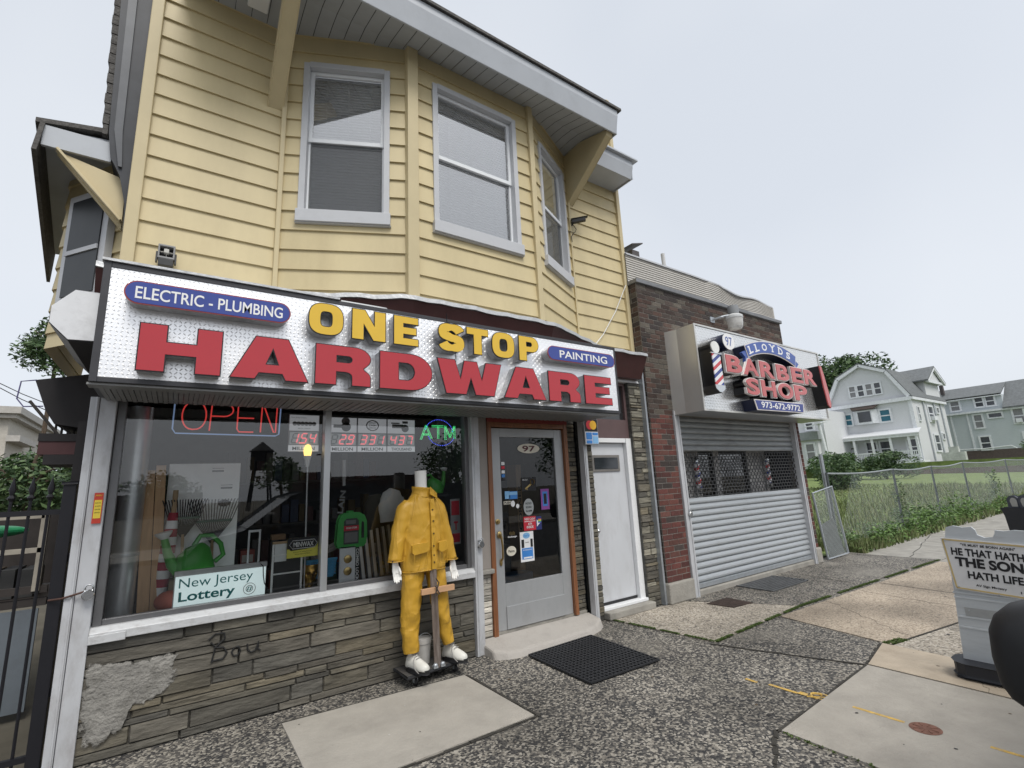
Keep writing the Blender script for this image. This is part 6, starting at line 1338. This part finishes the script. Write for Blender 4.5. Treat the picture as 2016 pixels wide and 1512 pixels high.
mb.pxy([(y2,x2) for x2,y2 in o], .03,.125); 
for y in (1.38,.72): mb.box(5.18,5.42,y-.13,y+.13,.0,.0298)
mb.build('rubber_base', mat('base_rubber',(.022,.024,.03),.6,var=.1,bump=.1,bs=80), t, bevel=.03, seg=3)
t = thing('parking_meter', 'twin-headed grey parking meter beyond the scripture sign', 'parking meter', (6.75,1.24,0))
def mhead(y):
    mb = MB(); mb.pyz([(y-.034,1.18),(y-.034,1.27)]+arc(y,1.27,.034,.042,180,0,10)+[(y+.034,1.18)], 6.70,6.80); k = mb.build('meter_head', mat('meter_slate',(.06,.065,.08),.4,.3), t, bevel=.012)
    mb = MB(); mb.pyz([(y-.028,1.215)]+arc(y-.004,1.262,.024,.036,180,0,10)+[(y+.012,1.215)], 6.694,6.699); mb.build('window', mat('meter_glass',(.30,.30,.28),.15), k)
mhead(1.222); mhead(1.148)
mb = MB(); mb.pyz([(1.0,1.19),(1.30,1.19),(1.285,1.13),(1.275,.98),(1.24,.95),(1.08,.95),(1.03,1.0)], 6.68,6.82); mb.build('yoke', mat('meter_black',(.02,.021,.024),.4), t, bevel=.015); MB().lathe([(.035,0),(.035,.96)],(6.75,1.16,0)).build('post', GALV, t, smooth=True)
t = thing('chain_gate', 'loose chain-link gate leaf leaning beside the brick pier', 'gate', (10.5,4.5,0))
G4 = [Vector((10.09,4.56,1.22)),Vector((10.79,4.50,1.32)),Vector((10.88,4.45,.05)),Vector((10.14,4.5,.02))]
WIRE = mat('galvanised_wire',(.30,.33,.34),.5,.4)
MB().tube(G4,.022,8,closed=True).build('frame', GALV, t)
mb = MB()
def qp(u,v): return (G4[0]*(1-u)+G4[1]*u)*(1-v)+(G4[3]*(1-u)+G4[2]*u)*v
for k in range(-26,15):
    for s in (1,-1):
        u0 = k/14; pts = [(u0+s*0,0),(u0+1.8,1)] if s > 0 else [(1-u0,0),(1-u0-1.8,1)]
        (a,b),(c,d) = pts; tt = sorted({0,1}|{q for q in ((0-a)/(c-a),(1-a)/(c-a)) if 0 < q < 1}); ins = [(q0,q1) for q0,q1 in zip(tt,tt[1:]) if -.001 <= a+(c-a)*(q0+q1)/2 <= 1.001]
        for q0,q1 in ins: mb.tube([qp(a+(c-a)*q0,q0),qp(a+(c-a)*q1,q1)],.0018,4,cap=False)
mb.build('mesh', WIRE, t)
MB().face([tuple(qp(*k)+Vector((0,.02,0))) for k in ((.1,.5),(.75,.45),(.9,.98),(.15,.98))]).build('plastic_sheet', mat('torn_sheet',(.10,.11,.105),.7), t)
t = thing('chain_fence', 'long sagging chain-link fence along the grassy lot', 'fence', (20,4.75,0))
FX = [11.25,14.9,17.8,20.85,26.4,33,40]; FT = [1.57,1.58,1.6,1.67,1.70,1.72,1.72]
def ftop(x):
    for a,b,c,d in zip(FX,FX[1:],FT,FT[1:]):
        if a <= x <= b: q = (x-a)/(b-a); return c+(d-c)*q-.05*math.sin(math.pi*q)*(1 if a > 11.3 else .8)
    return 1.6
for x in FX: MB().tube([(x,4.75,-.05),(x+.02,4.75,ftop(x)+.02)],.026,8).build('post', mat('fence_post',(.11,.125,.13),.5,.4), t, smooth=True)
MB().tube([(x,4.75,ftop(x)) for x in np.linspace(11.25,40,90)],.02,6).build('top_rail', WIRE, t)
mb = MB(); p = .075
for k in range(int(29/p)):
    x = 11.25+p*k
    for s in (1,-1):
        x1 = x+s*1.25
        if x1 < 11.25 or x1 > 40: continue
        mb.tube([(x,4.73+.004*s,.03),(x+(x1-x)*.5,4.74+.004*s,.03+(ftop(x1)-.03)*.5),(x1,4.74+.004*s,ftop(x1))],.0011,3,cap=False)
mb.build('mesh', WIRE, t)
MB().tube([(11.42,4.86,-.05),(11.40,4.86,1.98)],.04,10); tag(MB().tube([(11.42,4.86,-.05),(11.40,4.86,1.98)],.04,10).build('fence_pipe', GALV, smooth=True), 'taller bare steel pipe at the start of the chain fence', 'pipe')
# grass, weeds and ground creepers
def hid(mb, n, x0,x1,y0,y1,h0,h1, cols, bend=.4, wd=.012):
    for i in range(n):
        x = x0+(x1-x0)*random.random()**1.7; y = random.uniform(y0,y1); z = lotz(x,y) if y > 4.7 else 0; h = random.uniform(h0,h1); a = rj(3.14); b = h*bend; f = random.uniform(.7,1.3); c = random.choice(cols)
        w_ = wd*(1+x*.05); mb.face([(x-w_*math.cos(a),y-w_*math.sin(a),z-.02),(x+w_*math.cos(a),y+w_*math.sin(a),z-.02),(x+b*rj(1),y+b*rj(1),z+h)],(c[0]*f,c[1]*f,c[2]*f))
GC = [(.125,.165,.055),(.155,.185,.07),(.105,.14,.048),(.20,.21,.10)]
mb = MB(); hid(mb, 20000, 11,34,4.85,14,.03,.13,GC)
hid(mb, 3500, 11.3,32,5,9,.12,.38,GC)
for i in range(60):
    x, y = 11.5+18*random.random(), random.uniform(5.2,11); leaves(mb,(x,y,lotz(x,y)+.08),(.4,.4,.16),50,.07,GC)
tag(mb.build('grass', LEAFM), 'uneven unmown grass over the vacant lot', 'grass', kind='stuff')
mb = MB()
for i in range(110):
    x = 11.6+19*random.random()**1.1; y = random.uniform(4.45,4.95); hh = random.uniform(.10,.34)*(1.6 if 14 < x < 20 else .9); leaves(mb,(x,y,hh*.7),(.38,.28,hh),120,.085,[(.10,.185,.04),(.13,.22,.055),(.07,.13,.035)])
hid(mb, 2600, 11.3,30,4.3,4.95,.06,.30,GC)
for i in range(4): leaves(mb,(15.0+rj(.3),4.78,.45+.22*i),(.22,.15,.25),90,.07,[(.05,.095,.03),(.08,.13,.04)]); leaves(mb,(24.2+rj(.3),4.8,.5+.22*i),(.4,.2,.3),80,.10,[(.05,.095,.03),(.08,.13,.04)])
tag(mb.build('weeds', LEAFM), 'creeping weeds spilling under the chain-link fence onto the pavement', 'weeds', kind='stuff')
mb = MB(); 
for k in range(26): x,y = random.uniform(11.2,20),random.uniform(3.9,4.4); a = rj(3); s_ = random.uniform(.02,.06); mb.face([(x,y,.006),(x+s_*math.cos(a),y+s_*math.sin(a),.012),(x+s_*math.cos(a+1.3),y+s_*math.sin(a+1.3),.02)])
tag(mb.build('litter', mat('paper_litter',(.55,.53,.5),.8)), 'scraps of pale litter along the weedy pavement edge', 'litter', kind='stuff')
HT0 = mat('awning_white',(.6,.62,.64),.5); t = thing('carport_awning', 'small flat white awning on a white pole beyond the lot, under the barber sign corner', 'awning', (50,21.4,1.7)); MB().tube([(50,20.65,1.7),(50,20.95,5.9)],.13,10).build('post', HT0, t, smooth=True); mb = MB(); mb.prism([(49.6,22.5,5.6),(49.6,20.7,5.95),(51.5,20.7,6.2),(51.5,22.5,5.9)],(0,0,.08)); mb.build('awning', HT0, t)

# ------------------------------------------------------------------ houses beyond the lot
HW = mat('pale_shingle_siding',(.60,.612,.632),.7,var=.08,vs=6,bump=.5,bs=7,stretch=(1,1,6)); HT = mat('house_trim',(.68,.70,.73),.5); HR = mat('grey_roof_shingle',(.145,.155,.16),.9,var=.2,vs=4,bump=.4,bs=8)
HGL = mat('house_pane',(.035,.04,.05),.12,spec=.8); HCUR = mat('curtained_pane',(.22,.22,.23),.35); HTEAL = mat('teal_curtain_pane',(.03,.14,.20),.3)
def hwin(par, X, y0,y1,z0,z1, m=None, fr=.16, ax='x', s=-1, rail=True, ac=False):
    def bx(mb,a,b,c,d,o0,o1):
        if ax == 'x': mb.box(X+min(s*o0,s*o1),X+max(s*o0,s*o1),a,b,c,d)
        else: mb.box(a,b,X+min(s*o0,s*o1),X+max(s*o0,s*o1),c,d)
    mb = MB(); bx(mb,y0-fr,y0,z0-fr,z1+fr,0,.10); bx(mb,y1,y1+fr,z0-fr,z1+fr,0,.10); bx(mb,y0,y1,z1,z1+fr,0,.10); bx(mb,y0,y1,z0-fr,z0,0,.11); 
    w_ = mb.build('window', HT, par)
    mb = MB(); bx(mb,y0,y1,z0,z1,.0,.03); mb.build('pane', m or HGL, w_)
    if rail: mb = MB(); zm = (z0+z1)/2; bx(mb,y0,y1,zm-.05,zm+.05,.031,.07); mb.build('sash_rail', HT, w_)
    if ac: mb = MB(); bx(mb,y0+.15,y1-.1,z0,z0+.42,.05,.40); mb.build('air_conditioner', HT, w_)
H = thing('gambrel_house', 'three-storey pale grey gambrel house with a white railed front porch', 'house', (62,19.5,1.9))
mb = MB(); yc = 19.55; gam = [(yc+3.65,8.2),(yc+2.2,11.0),(yc,12.1),(yc-2.2,11.0),(yc-3.65,8.2)]
mb.pyz(gam, 58.2,68); mb.box(58,68,15.84,23.2,1.9,8.2); mb.build('wall', HW, H)
mb = MB(); mb.pyz([(yc+3.75,7.85),(yc+3.85,8.2),(yc-3.85,8.2),(yc-3.75,7.85)],57.7,58.2); mb.box(57.8,68,15.6,15.84,7.9,8.15)
g2 = [(y,z) for y,z in gam]; 
for (a,b),(c,d) in zip(g2,g2[1:]): mb.bar((57.95,a,b+.05),(57.95,c,d+.05),.35,.28,(1,0,0))
mb.box(57.93,58,15.80,16.1,1.9,7.9); mb.box(57.93,58,22.9,23.24,1.9,7.9); mb.build('trim', HT, H)
mb = MB(); og = [(yc+(y-yc)*1.04,z+.16) for y,z in gam]; og[0] = (og[0][0]+.1,8.15); og[-1] = (og[-1][0]-.1,8.15)
for (a,b),(c,d) in zip(og,og[1:]): mb.prism([(57.8,a,b),(57.8,c,d),(68.4,c,d),(68.4,a,b)],(0,0,.12))
mb.prism([(62.6,15.35,10.1),(65.5,15.35,11.75),(65.5,19.5,11.75),(62.6,19.5,10.1)],(0,0,.14)); mb.prism([(68.4,15.35,10.1),(65.5,15.35,11.75),(65.5,19.5,11.75),(68.4,19.5,10.1)],(0,0,.14)); mb.build('roof', HR, H)
mb = MB(); mb.box(63.2,67.6,15.9,19,8.1,10.2); mb.pxz([(63.2,10.2),(67.6,10.2),(65.6,11.5)],15.6,17); mb.build('dormer', HW, H); mb = MB(); mb.bar((62.7,15.45,10.05),(65.5,15.45,11.65),.2,.2,(0,1,0)); mb.bar((68.3,15.45,10.05),(65.5,15.45,11.65),.2,.2,(0,1,0)); mb.box(62.9,68,15.5,15.7,10.0,10.25); mb.build('dormer_trim', HT, H)
for k in range(4): hwin(H, 58.2, 18.1+.75*k,18.6+.75*k,8.95,10.05, (HGL,HCUR,HGL,HCUR)[k], .12)
hwin(H,58,17.72,18.5,6.1,7.2,HTEAL); hwin(H,58,21.1,21.9,6.1,7.15,HTEAL)
mb = MB(); mb.pxy([(58,20.95),(57.5,20.4),(57.5,19.1),(58,18.6)],6.0,7.4); bw = mb.build('bow_window', HT, H); mb = MB(); mb.box(57.46,57.5,19.2,20.3,6.2,7.25); mb.build('pane', HGL, bw)
mb = MB(); mb.prism([(57.3,20.7,7.42),(57.3,18.8,7.42),(58,18.4,7.9),(58,21.1,7.9)],(0,0,.08)); mb.build('bow_roof', mat('dark_brown_roof',(.06,.045,.04),.8), H)
mb = MB(); mb.prism([(56.2,23.4,4.55),(56.2,15.3,4.55),(58,15.5,5.05),(58,23.3,5.05)],(0,0,.12)); mb.build('porch_roof', HW, H); mb = MB(); mb.box(56.25,56.45,15.45,23.3,4.35,4.58); 
mb.build('porch_beam', HT, H)
for y in (23.0,20.7,19.15,17.65,16.2,15.6): MB().box(56.3,56.46,y-.09,y+.09,2.1,4.349).build('porch_post', HT, H)
mb = MB(); mb.box(56.32,56.42,15.6,20.7,2.95,3.05); mb.box(56.32,56.42,15.6,20.7,2.2,2.28)
for k in range(34): mb.box(56.34,56.40,15.65+.15*k,15.71+.15*k,2.28,2.95)
mb.build('railing', HT, H); mb = MB(); mb.box(56.1,58,15.4,23.3,1.75,2.1); mb.build('porch_floor', HT, H)
mb = MB(); mb.box(57.92,57.99,21.0,22.1,2.1,4.1); dk = mb.build('front_door', HT, H); mb = MB(); mb.tube([(57.88,21.5+.25*math.cos(a),3.4+.25*math.sin(a)) for a in np.linspace(0,6.28,16)[:-1]],.06,6,closed=True); mb.build('wreath', mat('wreath_green',(.06,.08,.04),.8), dk)
hwin(H,58,18.2,19.0,2.7,4.1); hwin(H,58,19.4,20.2,2.6,4.1); hwin(H,58,16.1,16.8,2.7,4.1)
for x,z0,z1,ac in ((62.2,6.0,7.4,True),(62.3,3.0,4.5,False)): hwin(H,15.84,x,x+1.3,z0,z1,None,.18,'y',-1,True,ac)
hwin(H,15.84,59.1,59.5,5.9,7.2,None,.1,'y'); hwin(H,15.84,64.9,65.5,6.9,7.4,None,.12,'y',-1,False); hwin(H,15.84,65.0,65.6,4.2,4.7,None,.12,'y',-1,False)
mb = MB(); 
for x in (61,64.2,66.3): mb.tube([(x,15.75,2),(x,15.75,7.9)],.07,6)
mb.build('drainpipe', mat('grey_pipe',(.42,.45,.48),.5), H)
mb = MB(); mb.box(56.0,58.1,15.3,23.4,.4,1.75); mb.box(58.1,72,15.5,16,.4,1.9); mb.build('brick_plinth', mat('brown_brick',(.10,.055,.045),.9,var=.3,vs=3), H)
U = thing('blue_house', 'long light blue rear house with grey shingle roof and white window frames', 'house', (76,11,1.9))
HB = mat('light_blue_siding',(.49,.53,.555),.7,var=.06,vs=3,bump=.3,bs=5,stretch=(1,1,5))
mb = MB(); mb.box(72,80,-2,17.5,2.9,7.1); mb.box(72.5,80,12.05,17.5,7.1,8.75); mb.build('wall', HB, U)
mb = MB(); mb.box(71.96,80,-2,17.5,1.6,2.9); mb.build('brown_base', mat('brown_base',(.11,.085,.08),.8,var=.15), U)
mb = MB(); mb.prism([(72.2,18,8.7),(72.2,12,8.7),(76,12,10.2),(76,18,10.2)],(0,0,.15)); mb.prism([(71.6,12.05,7.1),(71.6,-2,7.1),(76,-2,10.22),(76,12.05,10.22)],(0,0,.15)); mb.build('roof', HR, U)
mb = MB(); mb.box(71.7,72,-2,17.5,6.95,7.15); mb.box(72.2,72.5,12.05,17.8,8.6,8.8); mb.box(71.9,72,14.95,15.1,2.9,7); mb.box(71.9,72,16.35,16.5,2.9,7); mb.build('trim', HT, U)
hwin(U,72.5,15.6,16.3,7.5,8.5,HCUR); hwin(U,72.5,13.6,14.2,7.65,8.6); hwin(U,72.5,12.7,13.3,7.65,8.6); hwin(U,72,13.9,14.5,5.35,6.7,HCUR); hwin(U,72,12.3,13.3,6.3,6.7,None,.14,'x',-1,False); hwin(U,72,10.7,11.4,5.5,6.9,HCUR,.16,'x',-1,True,True); hwin(U,72,13.7,14.4,3.0,4.3); hwin(U,72,10.3,11.0,3.0,4.4)
mb = MB(); mb.box(73.5,74,16.9,17.2,9.6,10.7); mb.build('chimney', mat('chimney_dark',(.08,.07,.07),.9), U)
mb = MB(); mb.tube([(71.5,16.2,3.1),(71.5,14.2,3.05),(71.5,12.1,3.2),(71.5,11.7,2.9)],.06,6); tag(mb.build('pipe_rail', HT), 'thin pipe rail in front of the light blue house', 'rail')
K = thing('side_house', 'grey-blue house with a small entrance roof left of the gambrel house', 'house', (54,23,1.9))
mb = MB(); mb.box(52.5,60,21.6,25.5,1.8,7.5); mb.box(52,52.5,22.2,25.5,1.8,4.6); mb.build('wall', HW, K); mb = MB(); mb.box(51.6,52.6,21.9,26,4.6,5.4); mb.build('entrance_roof', mat('grey_slate',(.25,.27,.28),.8), K); hwin(K,52,22.6,23.3,2.7,4.2,HCUR); hwin(K,52.5,22.6,23.2,5.7,6.3)
# wooden crates and clutter on the raised yard
mb = MB(); mb.box(60,60.6,13.3,15.0,1.9,2.7); mb.box(60,60.5,13.7,14.4,2.7,3.2); tag(mb.build('stored_panels', mat('pale_board2',(.45,.47,.45),.7,var=.3,vs=2)), 'pale boards and dark tarp stacked in the yard beside the gambrel house', 'boards')
mb = MB(); mb.box(55.3,55.6,6,24,.35,1.25); tag(mb.build('yard_wall', mat('wall_brown',(.13,.095,.085),.9,var=.3,vs=1.5)), 'low brown retaining wall at the back of the vacant lot', 'wall')
mb = MB(); mb.box(54.9,55.1,6,20,.55,.68); structure(mb.build('lot_kerb', CONC))

# ------------------------------------------------------------------ trees
def tree(name, label, loc, trunk, ctr, r, n, size, cols, group=None, cat='tree'):
    t = thing(name, label, cat, loc, group); x,y,z = loc; mb = MB()
    mb.tube([(x,y,z-.1),(x+rj(.1)*r[0],y,z+trunk*.5),(ctr[0],ctr[1],ctr[2]-r[2]*.2),(ctr[0]+rj(.2)*r[0],ctr[1],ctr[2]+r[2]*.5)],[r[0]*.09,r[0]*.07,r[0]*.05,r[0]*.02],8)
    for k in range(6):
        d = Vector((rj(1),rj(1),random.uniform(0,.8))).normalized(); mb.tube([(ctr[0],ctr[1],ctr[2]-r[2]*.4),(ctr[0]+d.x*r[0]*.45,ctr[1]+d.y*r[1]*.45,ctr[2]+d.z*r[2]*.3),(ctr[0]+d.x*r[0]*.8,ctr[1]+d.y*r[1]*.8,ctr[2]+d.z*r[2]*.7)],[r[0]*.045,r[0]*.03,r[0]*.01],6)
    mb.build('trunk', BARK, t); mb = MB(); leaves(mb, ctr, r, n, size, cols); mb.build('crown', LEAFM, t); return t
DG = [(.055,.10,.042),(.08,.135,.05),(.042,.078,.034),(.10,.155,.06)]; MG = [(.06,.12,.03),(.085,.15,.045),(.045,.09,.028)]
tree('broadleaf_tree','big dark green tree behind the gambrel house roof',(78,27,1.9),6,(78,29.4,13.2),(6,5.6,5.9),12000,.62,DG,'trees beyond the houses'); tree('broadleaf_tree','smaller dark tree showing between the barber sign and the gambrel house',(70,28,1.9),4,(70,28.5,9.2),(4,3,4),3500,.6,DG,'trees beyond the houses')
for lab,loc,c,r,n in (('rounded leafy shrub left of the porch steps',(41,16.3,.7),(41,16.6,1.9),(1.7,2.0,1.25),5200),('lower dark shrub in front of the porch railing',(41,13.4,.7),(41,13.4,1.75),(1.6,2.1,1.15),5200),('bushy shrub behind the leaning pipe',(30,11.8,.6),(30,12.0,1.5),(1.4,1.4,1.2),3600),('bright green shrub below the blue house',(60,8.2,1.9),(60,8.2,2.9),(1.5,1.4,1.1),1500)):
    t = thing('shrub', lab, 'shrub', loc, 'shrubs around the lot'); mb = MB(); leaves(mb, c, r, n, .2, MG if 'bright' in lab or 'left' in lab else DG); mb.build('foliage', LEAFM, t); mb = MB(); [mb.tube([loc,(c[0]+rj(.5),c[1]+rj(.5),c[2])],.04,5) for k in range(4)]; mb.build('stem', BARK, t)
tree('garden_tree','dark feathery tree rising behind the octagonal shutter box',(-4.2,25,0),5,(-4.2,25,7.75),(1.2,1.0,1.4),5000,.20,DG,'trees in the alley'); tree('garden_tree','dense dark tree behind the iron gate, lower than the other',(-3.0,18,0),1.5,(-3.2,18,2.45),(1.6,1.3,1.2),5000,.2,DG,'trees in the alley')
tree('garden_tree','wide dark bush-like tree at the far left behind the gate',(-4.8,19,0),1.5,(-4.9,19,2.2),(1.6,1.3,1.6),2600,.2,DG,'trees in the alley'); tree('garden_tree','small tree half hidden behind the dark side porch',(-1.7,16,0),1.5,(-1.75,16,2.6),(.8,.8,1.0),1500,.18,DG,'trees in the alley')
# ------------------------------------------------------------------ the alley at the left
t = thing('cream_building', 'cream corniced building at the far left edge beyond the alley', 'building', (-11,40,0))
mb = MB(); mb.box(-16,-8.35,40,52,0,6.9); mb.build('wall', mat('cream_wall',(.47,.44,.39),.8,var=.1), t); mb = MB(); mb.box(-16,-8.0,39.6,52,6.9,7.15); mb.box(-16,-7.8,39.4,52,7.15,7.55); mb.box(-8.35,-7.75,39.8,44,5.55,5.9); mb.build('cornice', mat('cream_trim',(.42,.40,.37),.7), t)
for k in range(2): mb = MB(); mb.box(-9.6+.0*k,-8.8,39.93,40,2+2.2*k,3.4+2.2*k); mb.build('window', HGL, t)
t = thing('iron_gate', 'black iron bar gate with spear points across the alley', 'gate', (-.8,4.6,0)); IRON = mat('wrought_iron',(.016,.016,.02),.45,.3)
for k in range(9):
    x = -.70-.095*k; mb = MB(); mb.tube([(x,4.6,.05),(x,4.6,1.76)],.0095,6); mb.lathe([(.010,1.70),(.022,1.72),(.010,1.74),(.02,1.775),(.001,1.86)],(x,4.6,0),n=8); mb.build('bar', IRON, t, smooth=True)
[MB().box(-1.6,-.60,4.585,4.615,q,q+.035).build('rail', IRON, t) for q in (.10,1.60)]; mb = MB(); mb.box(-.635,-.565,4.56,4.63,0,1.80); mb.prism([(-.645,4.55,1.80),(-.555,4.55,1.80),(-.555,4.64,1.80),(-.645,4.64,1.80)],(0,0,.02)); mb.box(-.565,-.535,4.58,4.61,1.28,1.34); mb.box(-.565,-.535,4.58,4.61,.45,.50); mb.build('post', IRON, t, bevel=.004)
t = thing('alley_shelves', 'cluttered wooden shelf unit with a grey metal panel behind the iron gate', 'shelf unit', (-1.2,6,0))
mb = MB(); mb.box(-2.6,-.93,6.0,6.05,1.56,1.60); mb.box(-.95,-.90,6.0,6.06,.95,1.60); mb.box(-2.6,-.92,6.0,6.05,1.27,1.31); mb.build('rail', mat('weathered_cream',(.34,.31,.26),.8,var=.2), t)
mb = MB(); mb.box(-2.6,-.85,6.05,7.2,.82,.88); mb.box(-2.6,-.85,6.02,6.06,.93,.99); mb.box(-2.6,-.86,7.0,7.05,.9,1.6); mb.build('shelf', mat('dark_board',(.045,.038,.035),.8,var=.2), t)
mb = MB(); mb.box(-2.6,-.88,5.96,5.99,.02,.81); mb.build('metal_panel', mat('grey_sheet_metal',(.17,.195,.22),.5,.3,var=.12,vs=2,dirt=.3,ds=3,dcol=(.08,.08,.09)), t)
mb = MB(); [mb.box(-2.5+.13*k,-2.4+.13*k,6.2,6.6,.885,.95+random.uniform(.03,.25),random.choice([(.10,.06,.04),(.05,.05,.05),(.12,.09,.06)])) for k in range(12)]; mb.build('stored_wood', mat('stored_wood',(1,1,1),.8,attr=True), t)
mb = MB(); mb.ball((-1.33,6.25,1.46),.27,.14,.055,n=18); tag(mb.build('garden_bag', mat('green_bag',(.02,.22,.09),.4,var=.15,bump=.5,bs=14), smooth=True), 'bright green plastic bag on the alley shelf', 'bag')
t = thing('side_porch', 'dark side porch canopy with a red-brown box below it on the alley wall', 'porch', (-.8,6,2)); mb = MB(); mb.prism([(-1.13,6.0,2.80),(-1.03,6.0,2.52),(-.96,6.0,2.40),(-.5,6.0,2.32),(-.5,6.0,2.95)],(0,1.8,0)); mb.build('canopy', mat('porch_dark',(.022,.02,.022),.7), t)
mb = MB(); mb.box(-1.045,-.68,6.0,6.5,2.12,2.30); mb.build('box', mat('dark_red_box',(.075,.03,.032),.6), t); mb = MB(); mb.box(-1.05,-.66,5.99,6.51,2.24,2.31); mb.box(-1.0,-.68,6.0,6.5,2.03,2.119); mb.build('box_rim', mat('porch_dark',(0,0,0)), t)
mb = MB(); 
for k in range(8): mb.box(-1.0+.045*k,-.985+.045*k,6.3,6.33,2.30,2.46)
mb.bar((-1.14,5.98,2.60),(-.93,6.02,2.31),.05,.02); mb.bar((-1.0,6.05,2.5),(-.85,6.1,2.32),.03,.02); mb.build('slat', mat('broken_timber',(.05,.045,.042),.8), t); mb = MB(); mb.box(-.70,-.51,5.3,7.0,-.1,2.34); mb.box(-.58,-.51,4.9,5.3,-.1,2.5); mb.build('side_wall', mat('porch_dark',(0,0,0)), t)
mb = MB(); mb.box(-6,-.46,4.3,30,-.1,-.09)
structure(MB().box(-20,-.6,4.78,40,-.16,-.05).build('alley_ground', EARTH))
for k,(z0,z1) in enumerate(((5.37,4.75),(5.25,4.55))): tag(MB().tube([(-4.6,20,z0),(-4.0,20,(z0+z1)/2-.03),(-3.4,20,z1)],.012,4).build('overhead_wire', BLACK), ('upper','lower')[k]+' of two dark wires crossing the sky at the far left', 'wire', 'overhead wires')
mb = MB(); mb.tube([(-1.12,6,2.80),(-1.22,6,2.78),(-1.23,6,2.62),(-1.18,6,2.55),(-1.05,6,2.56)],.006,5); tag(mb.build('loose_cable', mat('violet_cable',(.12,.11,.25),.5)), 'loose bluish cable loop beside the dark side canopy', 'cable')

# ------------------------------------------------------------------ across the street (seen in the shop glass)
V = thing('parked_van', 'dark grey van parked at the kerb with a rounded black door mirror', 'van', (2.9,-.95,-.08)); VP = mat('van_paint',(.045,.05,.058),.3,.3,var=.05,coat=.5)
mb = MB(); prof = [(.34,.22),(.27,.50),(.30,.80),(.42,.95),(1.02,1.07),(1.72,1.60),(2.0,1.67),(2.6,1.71),(5.0,1.70),(5.22,1.62),(5.38,1.1),(5.38,.30),(5.3,.22)]
mb.pxz(prof, -1.86,-.02); mb.build('body', VP, V, bevel=.06, seg=3)
VG = mat('van_glass',(.012,.014,.016),.05,spec=.9)
mb = MB(); mb.pxz([(1.30,1.10),(1.36,1.10),(1.84,1.52),(2.36,1.54),(2.36,1.10)],-.02,-.016); mb.build('side_window', VG, V); mb = MB(); mb.prism([(1.09,-.14,1.125),(1.09,-1.74,1.125),(1.70,-1.68,1.585),(1.70,-.20,1.585)],(-.012,0,.012)); mb.build('windscreen', VG, V)
for x in (1.05,4.45):
    for y in (-.12,-1.76):
        k = MB().lathe([(.17,-.1),(.33,-.1),(.345,-.06),(.345,.06),(.33,.1),(.17,.1)],(x,y,.215),(0,1,0),28).build('wheel', BLKRUB, V, smooth=True); MB().lathe([(.02,-.105),(.165,-.10),(.165,.10),(.02,.105)],(x,y,.215),(0,1,0),20).build('rim', ALU, k, smooth=True)
for y in (-.28,-1.6): MB().box(.262,.34,y-.14,y+.14,.66,.80).build('headlight', mat('lamp_glass',(.5,.5,.5),.1), V, bevel=.02)
mb = MB(); mb.box(.24,.36,-1.78,-.10,.30,.42); mb.box(5.34,5.42,-1.78,-.10,.30,.45); mb.build('bumper', BLKRUB, V, bevel=.02)
mb = MB(); n = 20; rings = []
for i in range(15):
    u = -1+2*i/14; k = (1-abs(u)**3.2)**(1/3.2) if abs(u) < 1 else .02; k = max(k,.04)
    rings.append([(1.36+.085*u+.0, .205+.122*k*math.copysign(abs(math.cos(a))**.62,math.cos(a)), 1.295+.10*k*math.copysign(abs(math.sin(a))**.62,math.sin(a))-.012*math.cos(a)) for a in [2*math.pi*j/n for j in range(n)]])
mb.loft(rings); mb.bar((1.42,-.03,1.22),(1.38,.12,1.25),.06,.05); mb.build('door_mirror', mat('mirror_black',(.014,.0145,.016),.55,var=.06), V, smooth=True, ang=60)
tree('street_tree','dark tree across the street, the one beside the water tower',(9.5,-48,0),2,(9.2,-48,3.9),(2.6,2.2,2.0),1500,.5,DG,'trees across the street'); tree('street_tree','large dark tree across the street, the tallest of its row',(30,-46,0),2,(29,-46,5.2),(5.5,4,3.6),2600,.6,DG,'trees across the street'); tree('street_tree','broad dark tree across the street, farthest along the road',(44,-40,0),3,(44,-40,6),(7,5,5),2600,.7,DG,'trees across the street'); tree('street_tree','small dark tree across the street nearest the alley side',(0,-46,0),1.5,(-1,-46,2.8),(3.2,2,1.6),1400,.5,DG,'trees across the street')
t = thing('water_tower', 'dark timber water tower with a conical roof far across the street', 'water tower', (8.9,-60,0)); TW = mat('tower_dark',(.025,.024,.026),.8); MB().lathe([(1.2,5.0),(1.28,5.3),(1.28,7.3),(1.2,7.35)],(8.9,-60,0)).build('tank', TW, t); MB().lathe([(1.5,7.35),(.03,8.6)],(8.9,-60,0)).build('roof', TW, t)
for sx in (-1,1):
    for sy in (-1,1): MB().tube([(8.9+sx*1.25,-60+sy*1.25,0),(8.9+sx*.8,-60+sy*.8,5.0)],.14,6).build('leg', TW, t)
t = thing('brick_row', 'low dark brick building across the street', 'building', (25,-62,0)); mb = MB(); mb.box(14,36,-70,-60,0,3.9); mb.box(14,17.5,-70,-60,3.9,4.6); mb.box(-20,3,-72,-64,0,2.6); mb.build('wall', mat('row_brick',(.06,.035,.03),.9,var=.2), t)
for k in range(6): MB().box(16+3.2*k,17.6+3.2*k,-59.99,-59.94,1.2,2.8).build('window', HGL, t)
t = thing('utility_pole', 'tall dark timber utility pole across the street', 'pole', (13,-45,0)); MB().tube([(13,-45,-.1),(12.9,-45,6.4)],.13,8).build('pole', BARK, t); MB().box(12.2,13.6,-45.08,-44.92,5.7,5.85).build('cross_arm', BARK, t)
